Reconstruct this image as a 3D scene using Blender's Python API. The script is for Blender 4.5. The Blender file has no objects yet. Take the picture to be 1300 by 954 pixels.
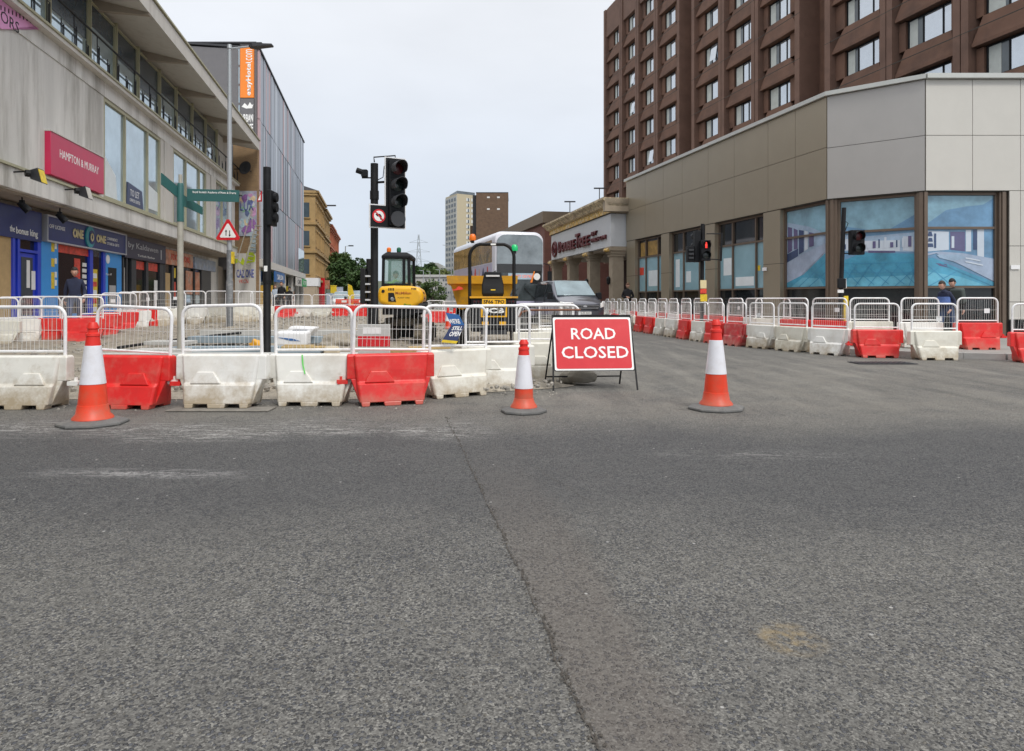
import bpy, bmesh, math, random
from math import radians, sin, cos, pi, atan2, sqrt
from mathutils import Vector, Matrix
random.seed(7)
scn = bpy.context.scene
COL = scn.collection
F = 867.0; HC = 1.2; HZ = 381.0          # focal length in photo pixels, eye height, horizon row

# ---------------------------------------------------------------- camera
cam_d = bpy.data.cameras.new('camera'); cam = bpy.data.objects.new('camera', cam_d); COL.objects.link(cam)
cam.location = (0, 0, HC); cam.rotation_euler = (radians(90), 0, 0)
cam_d.sensor_width = 36.0; cam_d.lens = 36.0*F/1300.0
cam_d.shift_y = -(477.0-HZ)/1300.0
cam_d.clip_start = 0.05; cam_d.clip_end = 4000
scn.camera = cam
# ---------------------------------------------------------------- world: overcast sky
SUN_EL, SUN_AZ = 48.0, 148.0      # azimuth measured clockwise from +Y (sun behind the camera, to the right)
w = bpy.data.worlds.new('World'); scn.world = w; w.use_nodes = True
nt = w.node_tree; nt.nodes.clear()
def wn(t, **k):
    n = nt.nodes.new(t)
    for a, b in k.items(): setattr(n, a, b)
    return n
out = wn('ShaderNodeOutputWorld'); mixs = wn('ShaderNodeMixShader')
sky = wn('ShaderNodeTexSky', sky_type='NISHITA'); sky.sun_disc = False
sky.sun_elevation = radians(SUN_EL); sky.sun_rotation = radians(SUN_AZ)
bg1 = wn('ShaderNodeBackground'); bg1.inputs['Strength'].default_value = 0.12
nt.links.new(sky.outputs[0], bg1.inputs['Color'])
bg2 = wn('ShaderNodeBackground')
tc = wn('ShaderNodeTexCoord'); sep = wn('ShaderNodeSeparateXYZ'); nt.links.new(tc.outputs['Generated'], sep.inputs[0])
mp = wn('ShaderNodeMapping'); mp.inputs['Scale'].default_value = (1.2, 1.2, 3.2)
nt.links.new(tc.outputs['Generated'], mp.inputs[0])
nz = wn('ShaderNodeTexNoise'); nz.inputs['Scale'].default_value = 2.2; nz.inputs['Detail'].default_value = 5; nz.inputs['Roughness'].default_value = .5
nt.links.new(mp.outputs[0], nz.inputs['Vector'])
cr = wn('ShaderNodeValToRGB')       # luminance of the cloud deck with height: brighter overhead
e = cr.color_ramp.elements
e[0].position = 0.0; e[0].color = (.60, .675, .775, 1)
e[1].position = 1.0; e[1].color = (1.0, 1.0, 1.02, 1)
el = e.new(.14); el.color = (.68, .74, .83, 1)
el = e.new(.34); el.color = (.83, .86, .91, 1)
el = e.new(.55); el.color = (.92, .93, .96, 1)
nt.links.new(sep.outputs['Z'], cr.inputs[0])
mr = wn('ShaderNodeMapRange'); mr.inputs[1].default_value = .3; mr.inputs[2].default_value = .7; mr.inputs[3].default_value = .93; mr.inputs[4].default_value = 1.05
nt.links.new(nz.outputs['Fac'], mr.inputs[0])
mm = wn('ShaderNodeVectorMath', operation='SCALE'); nt.links.new(cr.outputs[0], mm.inputs[0]); nt.links.new(mr.outputs[0], mm.inputs['Scale'])
nt.links.new(mm.outputs[0], bg2.inputs['Color']); 
st = wn('ShaderNodeMapRange'); st.inputs[1].default_value = .45; st.inputs[2].default_value = 1.0; st.inputs[3].default_value = 1.0; st.inputs[4].default_value = 1.9
nt.links.new(sep.outputs['Z'], st.inputs[0]); nt.links.new(st.outputs[0], bg2.inputs['Strength'])
mixs.inputs[0].default_value = .93
nt.links.new(bg1.outputs[0], mixs.inputs[1]); nt.links.new(bg2.outputs[0], mixs.inputs[2]); nt.links.new(mixs.outputs[0], out.inputs[0])
# ---------------------------------------------------------------- sun
sd = bpy.data.lights.new('sun', 'SUN'); so = bpy.data.objects.new('sun', sd); COL.objects.link(so)
sd.energy = 1.5; sd.angle = radians(12); sd.color = (1, .96, .9)
az, ele = radians(SUN_AZ), radians(SUN_EL)
sv = Vector((sin(az)*cos(ele), cos(az)*cos(ele), sin(ele)))
so.rotation_euler = sv.to_track_quat('Z', 'Y').to_euler()
scn.render.engine = 'CYCLES'
scn.view_settings.view_transform = 'Standard'; scn.view_settings.look = 'None'
scn.view_settings.exposure = 0.12; scn.view_settings.gamma = 1.0; scn.view_settings.use_curve_mapping = False
try:
    scn.cycles.max_bounces = 6; scn.cycles.use_denoising = True
except Exception: pass

# ---------------------------------------------------------------- geometry helpers
def at(px, py, Y): return Vector(((px-650)/F*Y, Y, HC-(py-HZ)/F*Y))
def gx(px, Y): return (px-650)/F*Y

class MB:
    def __init__(s): s.v = []; s.f = []; s.mi = []; s.m = 0
    def add(s, vs, fs):
        b = len(s.v); s.v += [tuple(p) for p in vs]
        for f in fs: s.f.append([b+i for i in f]); s.mi.append(s.m)
        return s
    def box(s, x0, x1, y0, y1, z0, z1):
        return s.add([(x0,y0,z0),(x1,y0,z0),(x1,y1,z0),(x0,y1,z0),(x0,y0,z1),(x1,y0,z1),(x1,y1,z1),(x0,y1,z1)],
                     [(0,3,2,1),(4,5,6,7),(0,1,5,4),(1,2,6,5),(2,3,7,6),(3,0,4,7)])
    def hexa(s, p):   # eight points, bottom ring then top ring
        return s.add(p, [(0,3,2,1),(4,5,6,7),(0,1,5,4),(1,2,6,5),(2,3,7,6),(3,0,4,7)])
    def poly(s, pts): return s.add(pts, [list(range(len(pts)))])
    def prism(s, pts, off):   # planar outline pushed along off
        n = len(pts); off = Vector(off); P2 = [Vector(p) for p in pts]
        vs = P2+[p+off for p in P2]
        fs = [list(range(n))[::-1], [n+i for i in range(n)]]+[(i, (i+1) % n, n+(i+1) % n, n+i) for i in range(n)]
        return s.add(vs, fs)
    def xz(s, pts, y0, y1): return s.prism([(a, y0, b) for a, b in pts], (0, y1-y0, 0))
    def tube(s, pts, r, n=8, cap=True, closed=False):
        P3 = [Vector(p) for p in pts]; k = len(P3); rings = []
        rr = r if isinstance(r, (list, tuple)) else [r]*k
        pu = None
        for i, p in enumerate(P3):
            if closed: t = (P3[(i+1) % k]-P3[i-1])
            else: t = (P3[min(i+1, k-1)]-P3[max(i-1, 0)])
            t.normalize()
            if pu is None: u = t.orthogonal().normalized()
            else:
                u = pu - t*pu.dot(t)
                u = u.normalized() if u.length > 1e-6 else t.orthogonal().normalized()
            pu = u; v = t.cross(u)
            rings.append([p+u*rr[i]*cos(2*pi*j/n)+v*rr[i]*sin(2*pi*j/n) for j in range(n)])
        vs = [q for g in rings for q in g]; fs = []
        for i in range(k if closed else k-1):
            a, b = i*n, ((i+1) % k)*n
            for j in range(n): fs.append((a+j, a+(j+1) % n, b+(j+1) % n, b+j))
        if cap and not closed: fs += [list(range(n))[::-1], [(k-1)*n+j for j in range(n)]]
        return s.add(vs, fs)
    def lathe(s, prof, n=24, c=(0,0,0), cap=True):   # profile (r, z)
        vs = []; fs = []
        for r, z in prof:
            for j in range(n): vs.append((c[0]+r*cos(2*pi*j/n), c[1]+r*sin(2*pi*j/n), c[2]+z))
        for i in range(len(prof)-1):
            for j in range(n): fs.append((i*n+j, i*n+(j+1) % n, (i+1)*n+(j+1) % n, (i+1)*n+j))
        if cap: fs += [list(range(n))[::-1], [(len(prof)-1)*n+j for j in range(n)]]
        return s.add(vs, fs)
    def loft(s, rings, cap=True, closed=True):
        n = len(rings[0]); vs = [p for g in rings for p in g]; fs = []
        for i in range(len(rings)-1):
            for j in range(n if closed else n-1): fs.append((i*n+j, i*n+(j+1) % n, (i+1)*n+(j+1) % n, (i+1)*n+j))
        if cap: fs += [list(range(n))[::-1], [(len(rings)-1)*n+j for j in range(n)]]
        return s.add(vs, fs)
    def disc(s, c, axis, r, th, n=20):
        a = Vector(axis).normalized(); c = Vector(c)
        return s.tube([c-a*th/2, c+a*th/2], r, n)
    def mesh(s, name, mats, smooth=False):
        me = bpy.data.meshes.new(name); me.from_pydata(s.v, [], s.f)
        for m in (mats if isinstance(mats, (list, tuple)) else [mats]): me.materials.append(m)
        if isinstance(mats, (list, tuple)) and len(mats) > 1: me.polygons.foreach_set('material_index', s.mi)
        me.validate(); 
        bm = bmesh.new(); bm.from_mesh(me); bmesh.ops.recalc_face_normals(bm, faces=bm.faces); bm.to_mesh(me); bm.free()
        if smooth:
            me.polygons.foreach_set('use_smooth', [True]*len(me.polygons))
            if hasattr(me, 'set_sharp_from_angle'): me.set_sharp_from_angle(angle=radians(38))
        me.update(); return me
    def build(s, name, mats, parent=None, smooth=False, bevel=0, seg=2, label=None):
        o = bpy.data.objects.new(name, s.mesh(name, mats, smooth)); COL.objects.link(o)
        if parent is not None: o.parent = parent
        if bevel:
            b = o.modifiers.new('bevel', 'BEVEL'); b.width = bevel; b.segments = seg; b.limit_method = 'ANGLE'; b.angle_limit = radians(40)
            for p in o.data.polygons: p.use_smooth = True
            if hasattr(o.data, 'set_sharp_from_angle'): o.data.set_sharp_from_angle(angle=radians(50))
        if label: o['label'] = label
        return o

def tag(o, label=None, cat=None, group=None, kind=None):
    if label: o['label'] = label
    if cat: o['category'] = cat
    if group: o['group'] = group
    if kind: o['kind'] = kind
    return o
def thing(name, label, cat, loc=(0,0,0), rz=0, group=None):
    o = bpy.data.objects.new(name, None); COL.objects.link(o); o.empty_display_size = .3
    o.location = loc; o.rotation_euler = (0, 0, rz); return tag(o, label, cat, group)
KIDS = {}
def kids(o): return [c for c in o.children]
def copy_tree(o, parent=None):
    c = o.copy(); COL.objects.link(c)
    if parent is not None: c.parent = parent
    for ch in list(o.children): copy_tree(ch, c)
    return c

def text(body, x0, x1, z0, z1, y, mat, parent, name='lettering', depth=.01, bold=0, vertical=False, thin=False, keep=False, label=None):
    """letters fitted in the rectangle x0..x1, z0..z1 of the parent's XZ plane, facing -y"""
    cu = bpy.data.curves.new(name, 'FONT'); cu.body = body; cu.size = 1; cu.offset = bold; cu.resolution_u = 2
    cu.align_x = 'LEFT'; cu.space_line = .95
    t = bpy.data.objects.new(name, cu); COL.objects.link(t)
    dg = bpy.context.evaluated_depsgraph_get(); dg.update()
    me = bpy.data.meshes.new_from_object(t.evaluated_get(dg)); bpy.data.objects.remove(t); bpy.data.curves.remove(cu)
    me.name = name
    xs = [v.co.x for v in me.vertices]; ys = [v.co.y for v in me.vertices]
    if not xs: return None
    ax, bx, ay, by = min(xs), max(xs), min(ys), max(ys)
    for v in me.vertices:
        u, q = (v.co.x-ax)/(bx-ax), (v.co.y-ay)/(by-ay)
        if vertical: v.co = (x0+(1-q)*(x1-x0), y, z0+u*(z1-z0))
        else: v.co = (x0+u*(x1-x0), y, z0+q*(z1-z0))
    bm = bmesh.new(); bm.from_mesh(me)
    if depth:
        r = bmesh.ops.extrude_face_region(bm, geom=bm.faces[:])
        for g in r['geom']:
            if isinstance(g, bmesh.types.BMVert): g.co.y -= depth
    bmesh.ops.recalc_face_normals(bm, faces=bm.faces); bm.to_mesh(me); bm.free()
    me.materials.clear(); me.materials.append(mat)
    o = bpy.data.objects.new(name, me); COL.objects.link(o)
    if parent is not None: o.parent = parent
    if label: o['label'] = label
    return o

# ---------------------------------------------------------------- materials
def mat(name, col, rough=.6, metal=0, var=.12, scale=3, bump=0, bscale=60, dirt=None, dscale=2.5, damt=.4, coat=0, spec=.5,
        emit=None, estr=0, alpha=1, trans=0, streak=False, rnd=True, detail=6):
    m = bpy.data.materials.new(name); m.use_nodes = True; t = m.node_tree; L = t.links; N = t.nodes
    p = N['Principled BSDF']; p.inputs['Roughness'].default_value = rough; p.inputs['Metallic'].default_value = metal
    p.inputs['Specular IOR Level'].default_value = spec; p.inputs['Coat Weight'].default_value = coat; p.inputs['Coat Roughness'].default_value = .08
    p.inputs['Transmission Weight'].default_value = trans; p.inputs['Alpha'].default_value = alpha
    co = N.new('ShaderNodeTexCoord'); vec = co.outputs['Object']
    if rnd:
        oi = N.new('ShaderNodeObjectInfo'); mu = N.new('ShaderNodeMath'); mu.operation = 'MULTIPLY'; mu.inputs[1].default_value = 37.0
        L.new(oi.outputs['Random'], mu.inputs[0]); va = N.new('ShaderNodeVectorMath'); va.operation = 'ADD'
        L.new(vec, va.inputs[0]); L.new(mu.outputs[0], va.inputs[1]); vec = va.outputs[0]
    if streak:
        mpp = N.new('ShaderNodeMapping'); mpp.inputs['Scale'].default_value = (1, 1, .12); L.new(vec, mpp.inputs[0]); svec = mpp.outputs[0]
    else: svec = vec
    n1 = N.new('ShaderNodeTexNoise'); n1.inputs['Scale'].default_value = scale; n1.inputs['Detail'].default_value = detail; n1.inputs['Roughness'].default_value = .65
    L.new(svec, n1.inputs['Vector'])
    r = N.new('ShaderNodeMapRange'); r.inputs[1].default_value = .25; r.inputs[2].default_value = .75
    r.inputs[3].default_value = 1-var; r.inputs[4].default_value = 1+var; L.new(n1.outputs['Fac'], r.inputs[0])
    s = N.new('ShaderNodeVectorMath'); s.operation = 'SCALE'; s.inputs[0].default_value = col[:3]; L.new(r.outputs[0], s.inputs['Scale'])
    c = s.outputs[0]
    if dirt:
        n2 = N.new('ShaderNodeTexNoise'); n2.inputs['Scale'].default_value = dscale; n2.inputs['Detail'].default_value = 8; n2.inputs['Roughness'].default_value = .7
        L.new(svec, n2.inputs['Vector'])
        r2 = N.new('ShaderNodeMapRange'); r2.inputs[1].default_value = .48; r2.inputs[2].default_value = .72; r2.inputs[4].default_value = damt; L.new(n2.outputs['Fac'], r2.inputs[0])
        mx = N.new('ShaderNodeMix'); mx.data_type = 'RGBA'; L.new(r2.outputs[0], mx.inputs['Factor']); L.new(c, mx.inputs['A']); mx.inputs['B'].default_value = (*dirt, 1); c = mx.outputs['Result']
    L.new(c, p.inputs['Base Color'])
    if bump:
        n3 = N.new('ShaderNodeTexNoise'); n3.inputs['Scale'].default_value = bscale; n3.inputs['Detail'].default_value = 4; L.new(vec, n3.inputs['Vector'])
        b = N.new('ShaderNodeBump'); b.inputs['Strength'].default_value = bump; b.inputs['Distance'].default_value = .02; L.new(n3.outputs['Fac'], b.inputs['Height']); L.new(b.outputs[0], p.inputs['Normal'])
    if emit: p.inputs['Emission Color'].default_value = (*emit, 1); p.inputs['Emission Strength'].default_value = estr
    return m
def brick_mat(name, c1, c2, mortar, sc=1, w=.225, h=.075, rough=.85, var=.2, mort=.01):
    m = mat(name, c1, rough, var=var, scale=1.2, rnd=False); t = m.node_tree; N = t.nodes; L = t.links; p = N['Principled BSDF']
    co = N.new('ShaderNodeTexCoord'); mp_ = N.new('ShaderNodeMapping'); mp_.inputs['Rotation'].default_value = (radians(-90), 0, 0)
    L.new(co.outputs['Object'], mp_.inputs[0])
    b = N.new('ShaderNodeTexBrick'); b.inputs['Scale'].default_value = sc; b.inputs['Brick Width'].default_value = w; b.inputs['Row Height'].default_value = h
    b.inputs['Mortar Size'].default_value = mort; b.inputs['Color1'].default_value = (*c1, 1); b.inputs['Color2'].default_value = (*c2, 1); b.inputs['Mortar'].default_value = (*mortar, 1)
    L.new(mp_.outputs[0], b.inputs['Vector'])
    old = p.inputs['Base Color'].links[0].from_socket
    mx = N.new('ShaderNodeMix'); mx.data_type = 'RGBA'; mx.blend_type = 'MULTIPLY'; mx.inputs['Factor'].default_value = 1
    sc_ = N.new('ShaderNodeVectorMath'); sc_.operation = 'DIVIDE'; L.new(old, sc_.inputs[0]); sc_.inputs[1].default_value = c1
    L.new(sc_.outputs[0], mx.inputs['B']); L.new(b.outputs['Color'], mx.inputs['A']); L.new(mx.outputs['Result'], p.inputs['Base Color'])
    return m
M = {}
M['white_plastic'] = mat('white_plastic', (.78,.775,.74), .42, var=.08, scale=4, dirt=(.50,.44,.35), dscale=2.2, damt=.5)
M['red_plastic'] = mat('red_plastic', (.72,.022,.02), .38, var=.12, scale=4, dirt=(.62,.20,.15), dscale=5, damt=.5)
M['old_red_plastic'] = mat('old_red_plastic', (.58,.05,.06), .5, var=.15, scale=4, dirt=(.60,.38,.34), dscale=5, damt=.8)
M['inner_plastic'] = mat('inner_plastic', (.34,.26,.15), .6, var=.25, scale=4)
M['white_tube'] = mat('white_tube', (.83,.83,.83), .4, var=.06, scale=8, dirt=(.45,.35,.28), dscale=7, damt=.45)
M['wire'] = mat('wire', (.68,.67,.64), .5, metal=.2, var=.1)
M['rust'] = mat('rust', (.20,.08,.04), .7, var=.3, scale=20)
M['cone_red'] = mat('cone_red', (.80,.052,.014), .45, var=.08, scale=8, dirt=(.45,.14,.08), dscale=6, damt=.5)
M['cone_top'] = mat('cone_top', (.70,.022,.012), .45, var=.1, scale=8)
M['cone_sleeve'] = mat('cone_sleeve', (.76,.76,.80), .35, var=.05, scale=6, dirt=(.5,.45,.4), dscale=7, damt=.35)
M['rubber_grey'] = mat('rubber_grey', (.13,.13,.125), .8, var=.2, scale=6, bump=.3, dirt=(.28,.26,.23), dscale=5)
M['rubber'] = mat('rubber', (.011,.011,.011), .85, var=.2)
M['black_metal'] = mat('black_metal', (.007,.007,.008), .5, var=.2, scale=8, dirt=(.04,.04,.04), damt=.35, spec=.3)
M['black_plastic'] = mat('black_plastic', (.009,.010,.012), .6, var=.15, scale=6, spec=.25)
M['dark_grey'] = mat('dark_grey', (.035,.037,.042), .55, var=.15)
M['galv'] = mat('galv', (.42,.45,.47), .45, metal=.35, var=.1, scale=3, dirt=(.3,.3,.3), dscale=3)
M['galv_old'] = mat('galv_old', (.42,.40,.34), .6, metal=.2, var=.15, scale=5, dirt=(.2,.2,.18), dscale=4)
M['grey_paint'] = mat('grey_paint', (.17,.18,.19), .5, var=.2, dirt=(.45,.44,.42), dscale=8, damt=.6)
M['sign_red'] = mat('sign_red', (.62,.010,.020), .38, var=.08, scale=3, dirt=(.6,.10,.10), dscale=3, damt=.2)
M['sign_white'] = mat('sign_white', (.86,.86,.84), .4, var=.03)
M['white'] = mat('white', (.82,.82,.82), .5, var=.05)
M['black'] = mat('black', (.005,.005,.006), .7, var=.1)
M['yellow'] = mat('yellow', (.88,.46,.008), .4, var=.06, scale=3, dirt=(.55,.32,.06), dscale=3, damt=.5, coat=.2)
M['dump_yellow'] = mat('dump_yellow', (.76,.37,.015), .5, var=.1, scale=3, dirt=(.36,.22,.08), dscale=2.5, damt=.75)
M['glass_dark'] = mat('glass_dark', (.02,.025,.028), .06, var=.1, spec=.8)
M['glass_green'] = mat('glass_green', (.10,.16,.145), .05, var=.2, spec=.9, scale=5)
M['amber'] = mat('amber', (.75,.16,.01), .25, emit=(.9,.2,.02), estr=.12)
M['green_lamp'] = mat('green_lamp', (.01,.40,.12), .2, emit=(.02,.6,.2), estr=.25)
M['dark_green_lamp'] = mat('dark_green_lamp', (.01,.12,.06), .25)
M['red_lamp_on'] = mat('red_lamp_on', (.8,.02,.02), .3, emit=(1,.06,.04), estr=1.0)
M['red_lens'] = mat('red_lens', (.07,.006,.007), .35)
M['dark_lens'] = mat('dark_lens', (.02,.03,.028), .2, spec=.6)
M['sandbag'] = mat('sandbag', (.27,.245,.20), .95, var=.2, bump=.6, bscale=90)
M['blue_board'] = mat('blue_board', (.03,.13,.36), .45, var=.08)
M['navy_board'] = mat('navy_board', (.02,.035,.11), .4, var=.1)
M['concrete'] = mat('concrete', (.66,.65,.62), .9, var=.22, scale=.9, streak=True, dirt=(.24,.225,.19), dscale=1.1, damt=.85, bump=.25, bscale=40)
M['concrete_light'] = mat('concrete_light', (.62,.60,.56), .9, var=.1, scale=2, dirt=(.28,.26,.22), dscale=2, damt=.5, bump=.2, streak=True)
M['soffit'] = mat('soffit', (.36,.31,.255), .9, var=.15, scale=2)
M['kerb'] = mat('kerb', (.36,.355,.34), .85, var=.15, scale=4, bump=.2)
M['slab'] = mat('slab', (.52,.52,.50), .85, var=.1, scale=4, bump=.2, dirt=(.4,.36,.3), dscale=3)
M['olive_frame'] = mat('olive_frame', (.40,.385,.26), .55, var=.1)
M['pane_light'] = mat('pane_light', (.46,.57,.63), .04, var=.25, scale=.7, spec=1.0, metal=.5)
M['pane_mid'] = mat('pane_mid', (.10,.14,.17), .04, var=.3, scale=.8, spec=1.0, metal=.3)
M['pane_dark'] = mat('pane_dark', (.015,.018,.02), .06, var=.4, scale=1, spec=.55)
M['plywood'] = mat('plywood', (.52,.36,.17), .8, var=.15, scale=5)
M['shop_blue'] = mat('shop_blue', (.022,.055,.58), .4, var=.1)
M['shop_navy'] = mat('shop_navy', (.008,.020,.14), .35, var=.15)
M['light_blue'] = mat('light_blue', (.03,.31,.78), .4, var=.06)
M['silver'] = mat('silver', (.55,.56,.58), .35, metal=.5, var=.05)
M['magenta'] = mat('magenta', (.56,.02,.085), .4, var=.06, scale=1.5, dirt=(.5,.06,.12))
M['magenta_dark'] = mat('magenta_dark', (.42,.008,.03), .45, var=.05)
M['pink'] = mat('pink', (.72,.32,.58), .6, var=.1, scale=2)
M['orange'] = mat('orange', (.88,.25,.03), .45, var=.05)
M['teal_sign'] = mat('teal_sign', (.035,.13,.125), .4, var=.08)
M['poster_red'] = mat('poster_red', (.65,.06,.03), .5, var=.5, scale=6)
M['poster_yel'] = mat('poster_yel', (.75,.55,.03), .5, var=.3, scale=9)
M['shutter'] = mat('shutter', (.12,.12,.12), .6, metal=.3, var=.1)
M['skin'] = mat('skin', (.60,.35,.26), .55, var=.05)
M['hair'] = mat('hair', (.03,.02,.015), .7, var=.3, scale=30)
M['hair_brown'] = mat('hair_brown', (.12,.06,.03), .7, var=.3, scale=30)
M['navy_cloth'] = mat('navy_cloth', (.022,.028,.06), .9, var=.2, scale=12, bump=.3, bscale=30)
M['black_cloth'] = mat('black_cloth', (.008,.008,.011), .9, var=.3, scale=12)
M['blue_cloth'] = mat('blue_cloth', (.10,.17,.42), .9, var=.3, scale=12)
M['denim'] = mat('denim', (.05,.08,.16), .9, var=.2, scale=12)
M['pale_cloth'] = mat('pale_cloth', (.45,.52,.62), .9, var=.1)
M['hivis'] = mat('hivis', (.38,.85,.03), .7, var=.1, emit=(.4,.9,.02), estr=.05)
M['tan_clad'] = mat('tan_clad', (.335,.29,.215), .32, metal=.35, var=.035, scale=1.5, rnd=False)
M['tan_clad_grey'] = mat('tan_clad_grey', (.41,.395,.375), .35, metal=.25, var=.035, scale=1.5)
M['pale_clad'] = mat('pale_clad', (.58,.56,.51), .4, metal=.1, var=.035, scale=1.5)
M['joint'] = mat('joint', (.06,.055,.045), .8)
M['bronze'] = mat('bronze', (.16,.12,.09), .4, metal=.3, var=.1)
M['cap'] = mat('cap', (.52,.53,.50), .4, metal=.3, var=.06)
M['film'] = mat('film', (.24,.42,.49), .18, var=.18, scale=.5, spec=.7, coat=.5)
M['steel_wh'] = mat('steel_wh', (.7,.7,.7), .35, metal=.3)

def mud(m, col=(.33,.255,.16), top=.30, amt=.8):
    """splashed road mud on the lower part of a thing, broken up by noise"""
    t = m.node_tree; N = t.nodes; L = t.links; p = N['Principled BSDF']; src = p.inputs['Base Color'].links[0].from_socket
    tc = N.new('ShaderNodeTexCoord'); sx = N.new('ShaderNodeSeparateXYZ'); L.new(tc.outputs['Object'], sx.inputs[0])
    oi = N.new('ShaderNodeObjectInfo'); mu = N.new('ShaderNodeMath'); mu.operation = 'MULTIPLY'; mu.inputs[1].default_value = 53.0; L.new(oi.outputs['Random'], mu.inputs[0])
    va = N.new('ShaderNodeVectorMath'); va.operation = 'ADD'; L.new(tc.outputs['Object'], va.inputs[0]); L.new(mu.outputs[0], va.inputs[1])
    n = N.new('ShaderNodeTexNoise'); n.inputs['Scale'].default_value = 5; n.inputs['Detail'].default_value = 9; n.inputs['Roughness'].default_value = .72; L.new(va.outputs[0], n.inputs['Vector'])
    r = N.new('ShaderNodeMapRange'); r.inputs[1].default_value = 0; r.inputs[2].default_value = top; r.inputs[3].default_value = .34; r.inputs[4].default_value = -.12; L.new(sx.outputs['Z'], r.inputs[0])
    a = N.new('ShaderNodeMath'); a.operation = 'ADD'; L.new(n.outputs['Fac'], a.inputs[0]); L.new(r.outputs[0], a.inputs[1])
    rv = N.new('ShaderNodeMapRange'); rv.inputs[3].default_value = -.10; rv.inputs[4].default_value = .13; L.new(oi.outputs['Random'], rv.inputs[0])
    a0 = a; a = N.new('ShaderNodeMath'); a.operation = 'ADD'; L.new(a0.outputs[0], a.inputs[0]); L.new(rv.outputs[0], a.inputs[1])
    wn_ = N.new('ShaderNodeTexWhiteNoise'); wn_.noise_dimensions = '1D'; L.new(mu.outputs[0], wn_.inputs['W'])
    tm = N.new('ShaderNodeMix'); tm.data_type = 'RGBA'; L.new(wn_.outputs['Value'], tm.inputs['Factor']); tm.inputs['A'].default_value = (1.03,1.03,1.03,1); tm.inputs['B'].default_value = (.90,.88,.80,1)
    tt = N.new('ShaderNodeMix'); tt.data_type = 'RGBA'; tt.blend_type = 'MULTIPLY'; tt.inputs['Factor'].default_value = 1; L.new(src, tt.inputs['A']); L.new(tm.outputs['Result'], tt.inputs['B']); src = tt.outputs['Result']
    # scrapes
    mps = N.new('ShaderNodeMapping'); mps.inputs['Scale'].default_value = (2.5, 2.5, 22); mps.inputs['Rotation'].default_value = (.2, .35, 0); L.new(va.outputs[0], mps.inputs[0])
    n4 = N.new('ShaderNodeTexNoise'); n4.inputs['Scale'].default_value = 2.2; n4.inputs['Detail'].default_value = 8; n4.inputs['Roughness'].default_value = .8; L.new(mps.outputs[0], n4.inputs['Vector'])
    r4 = N.new('ShaderNodeMapRange'); r4.inputs[1].default_value = .62; r4.inputs[2].default_value = .68; r4.inputs[4].default_value = .45; L.new(n4.outputs['Fac'], r4.inputs[0])
    m4 = N.new('ShaderNodeMix'); m4.data_type = 'RGBA'; L.new(r4.outputs[0], m4.inputs['Factor']); L.new(src, m4.inputs['A']); m4.inputs['B'].default_value = (*[q*.9 for q in col], 1); src = m4.outputs['Result']
    r2 = N.new('ShaderNodeMapRange'); r2.inputs[1].default_value = .52; r2.inputs[2].default_value = .86; r2.inputs[4].default_value = amt; L.new(a.outputs[0], r2.inputs[0])
    mx = N.new('ShaderNodeMix'); mx.data_type = 'RGBA'; L.new(r2.outputs[0], mx.inputs['Factor']); L.new(src, mx.inputs['A']); mx.inputs['B'].default_value = (*col, 1); L.new(mx.outputs['Result'], p.inputs['Base Color'])
mud(M['white_plastic'], (.36,.285,.18), .42, .9); mud(M['red_plastic'], (.42,.20,.14), .2, .55); mud(M['old_red_plastic'], (.42,.24,.18), .25, .6); mud(M['cone_red'], (.35,.16,.10), .3, .5)
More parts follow.
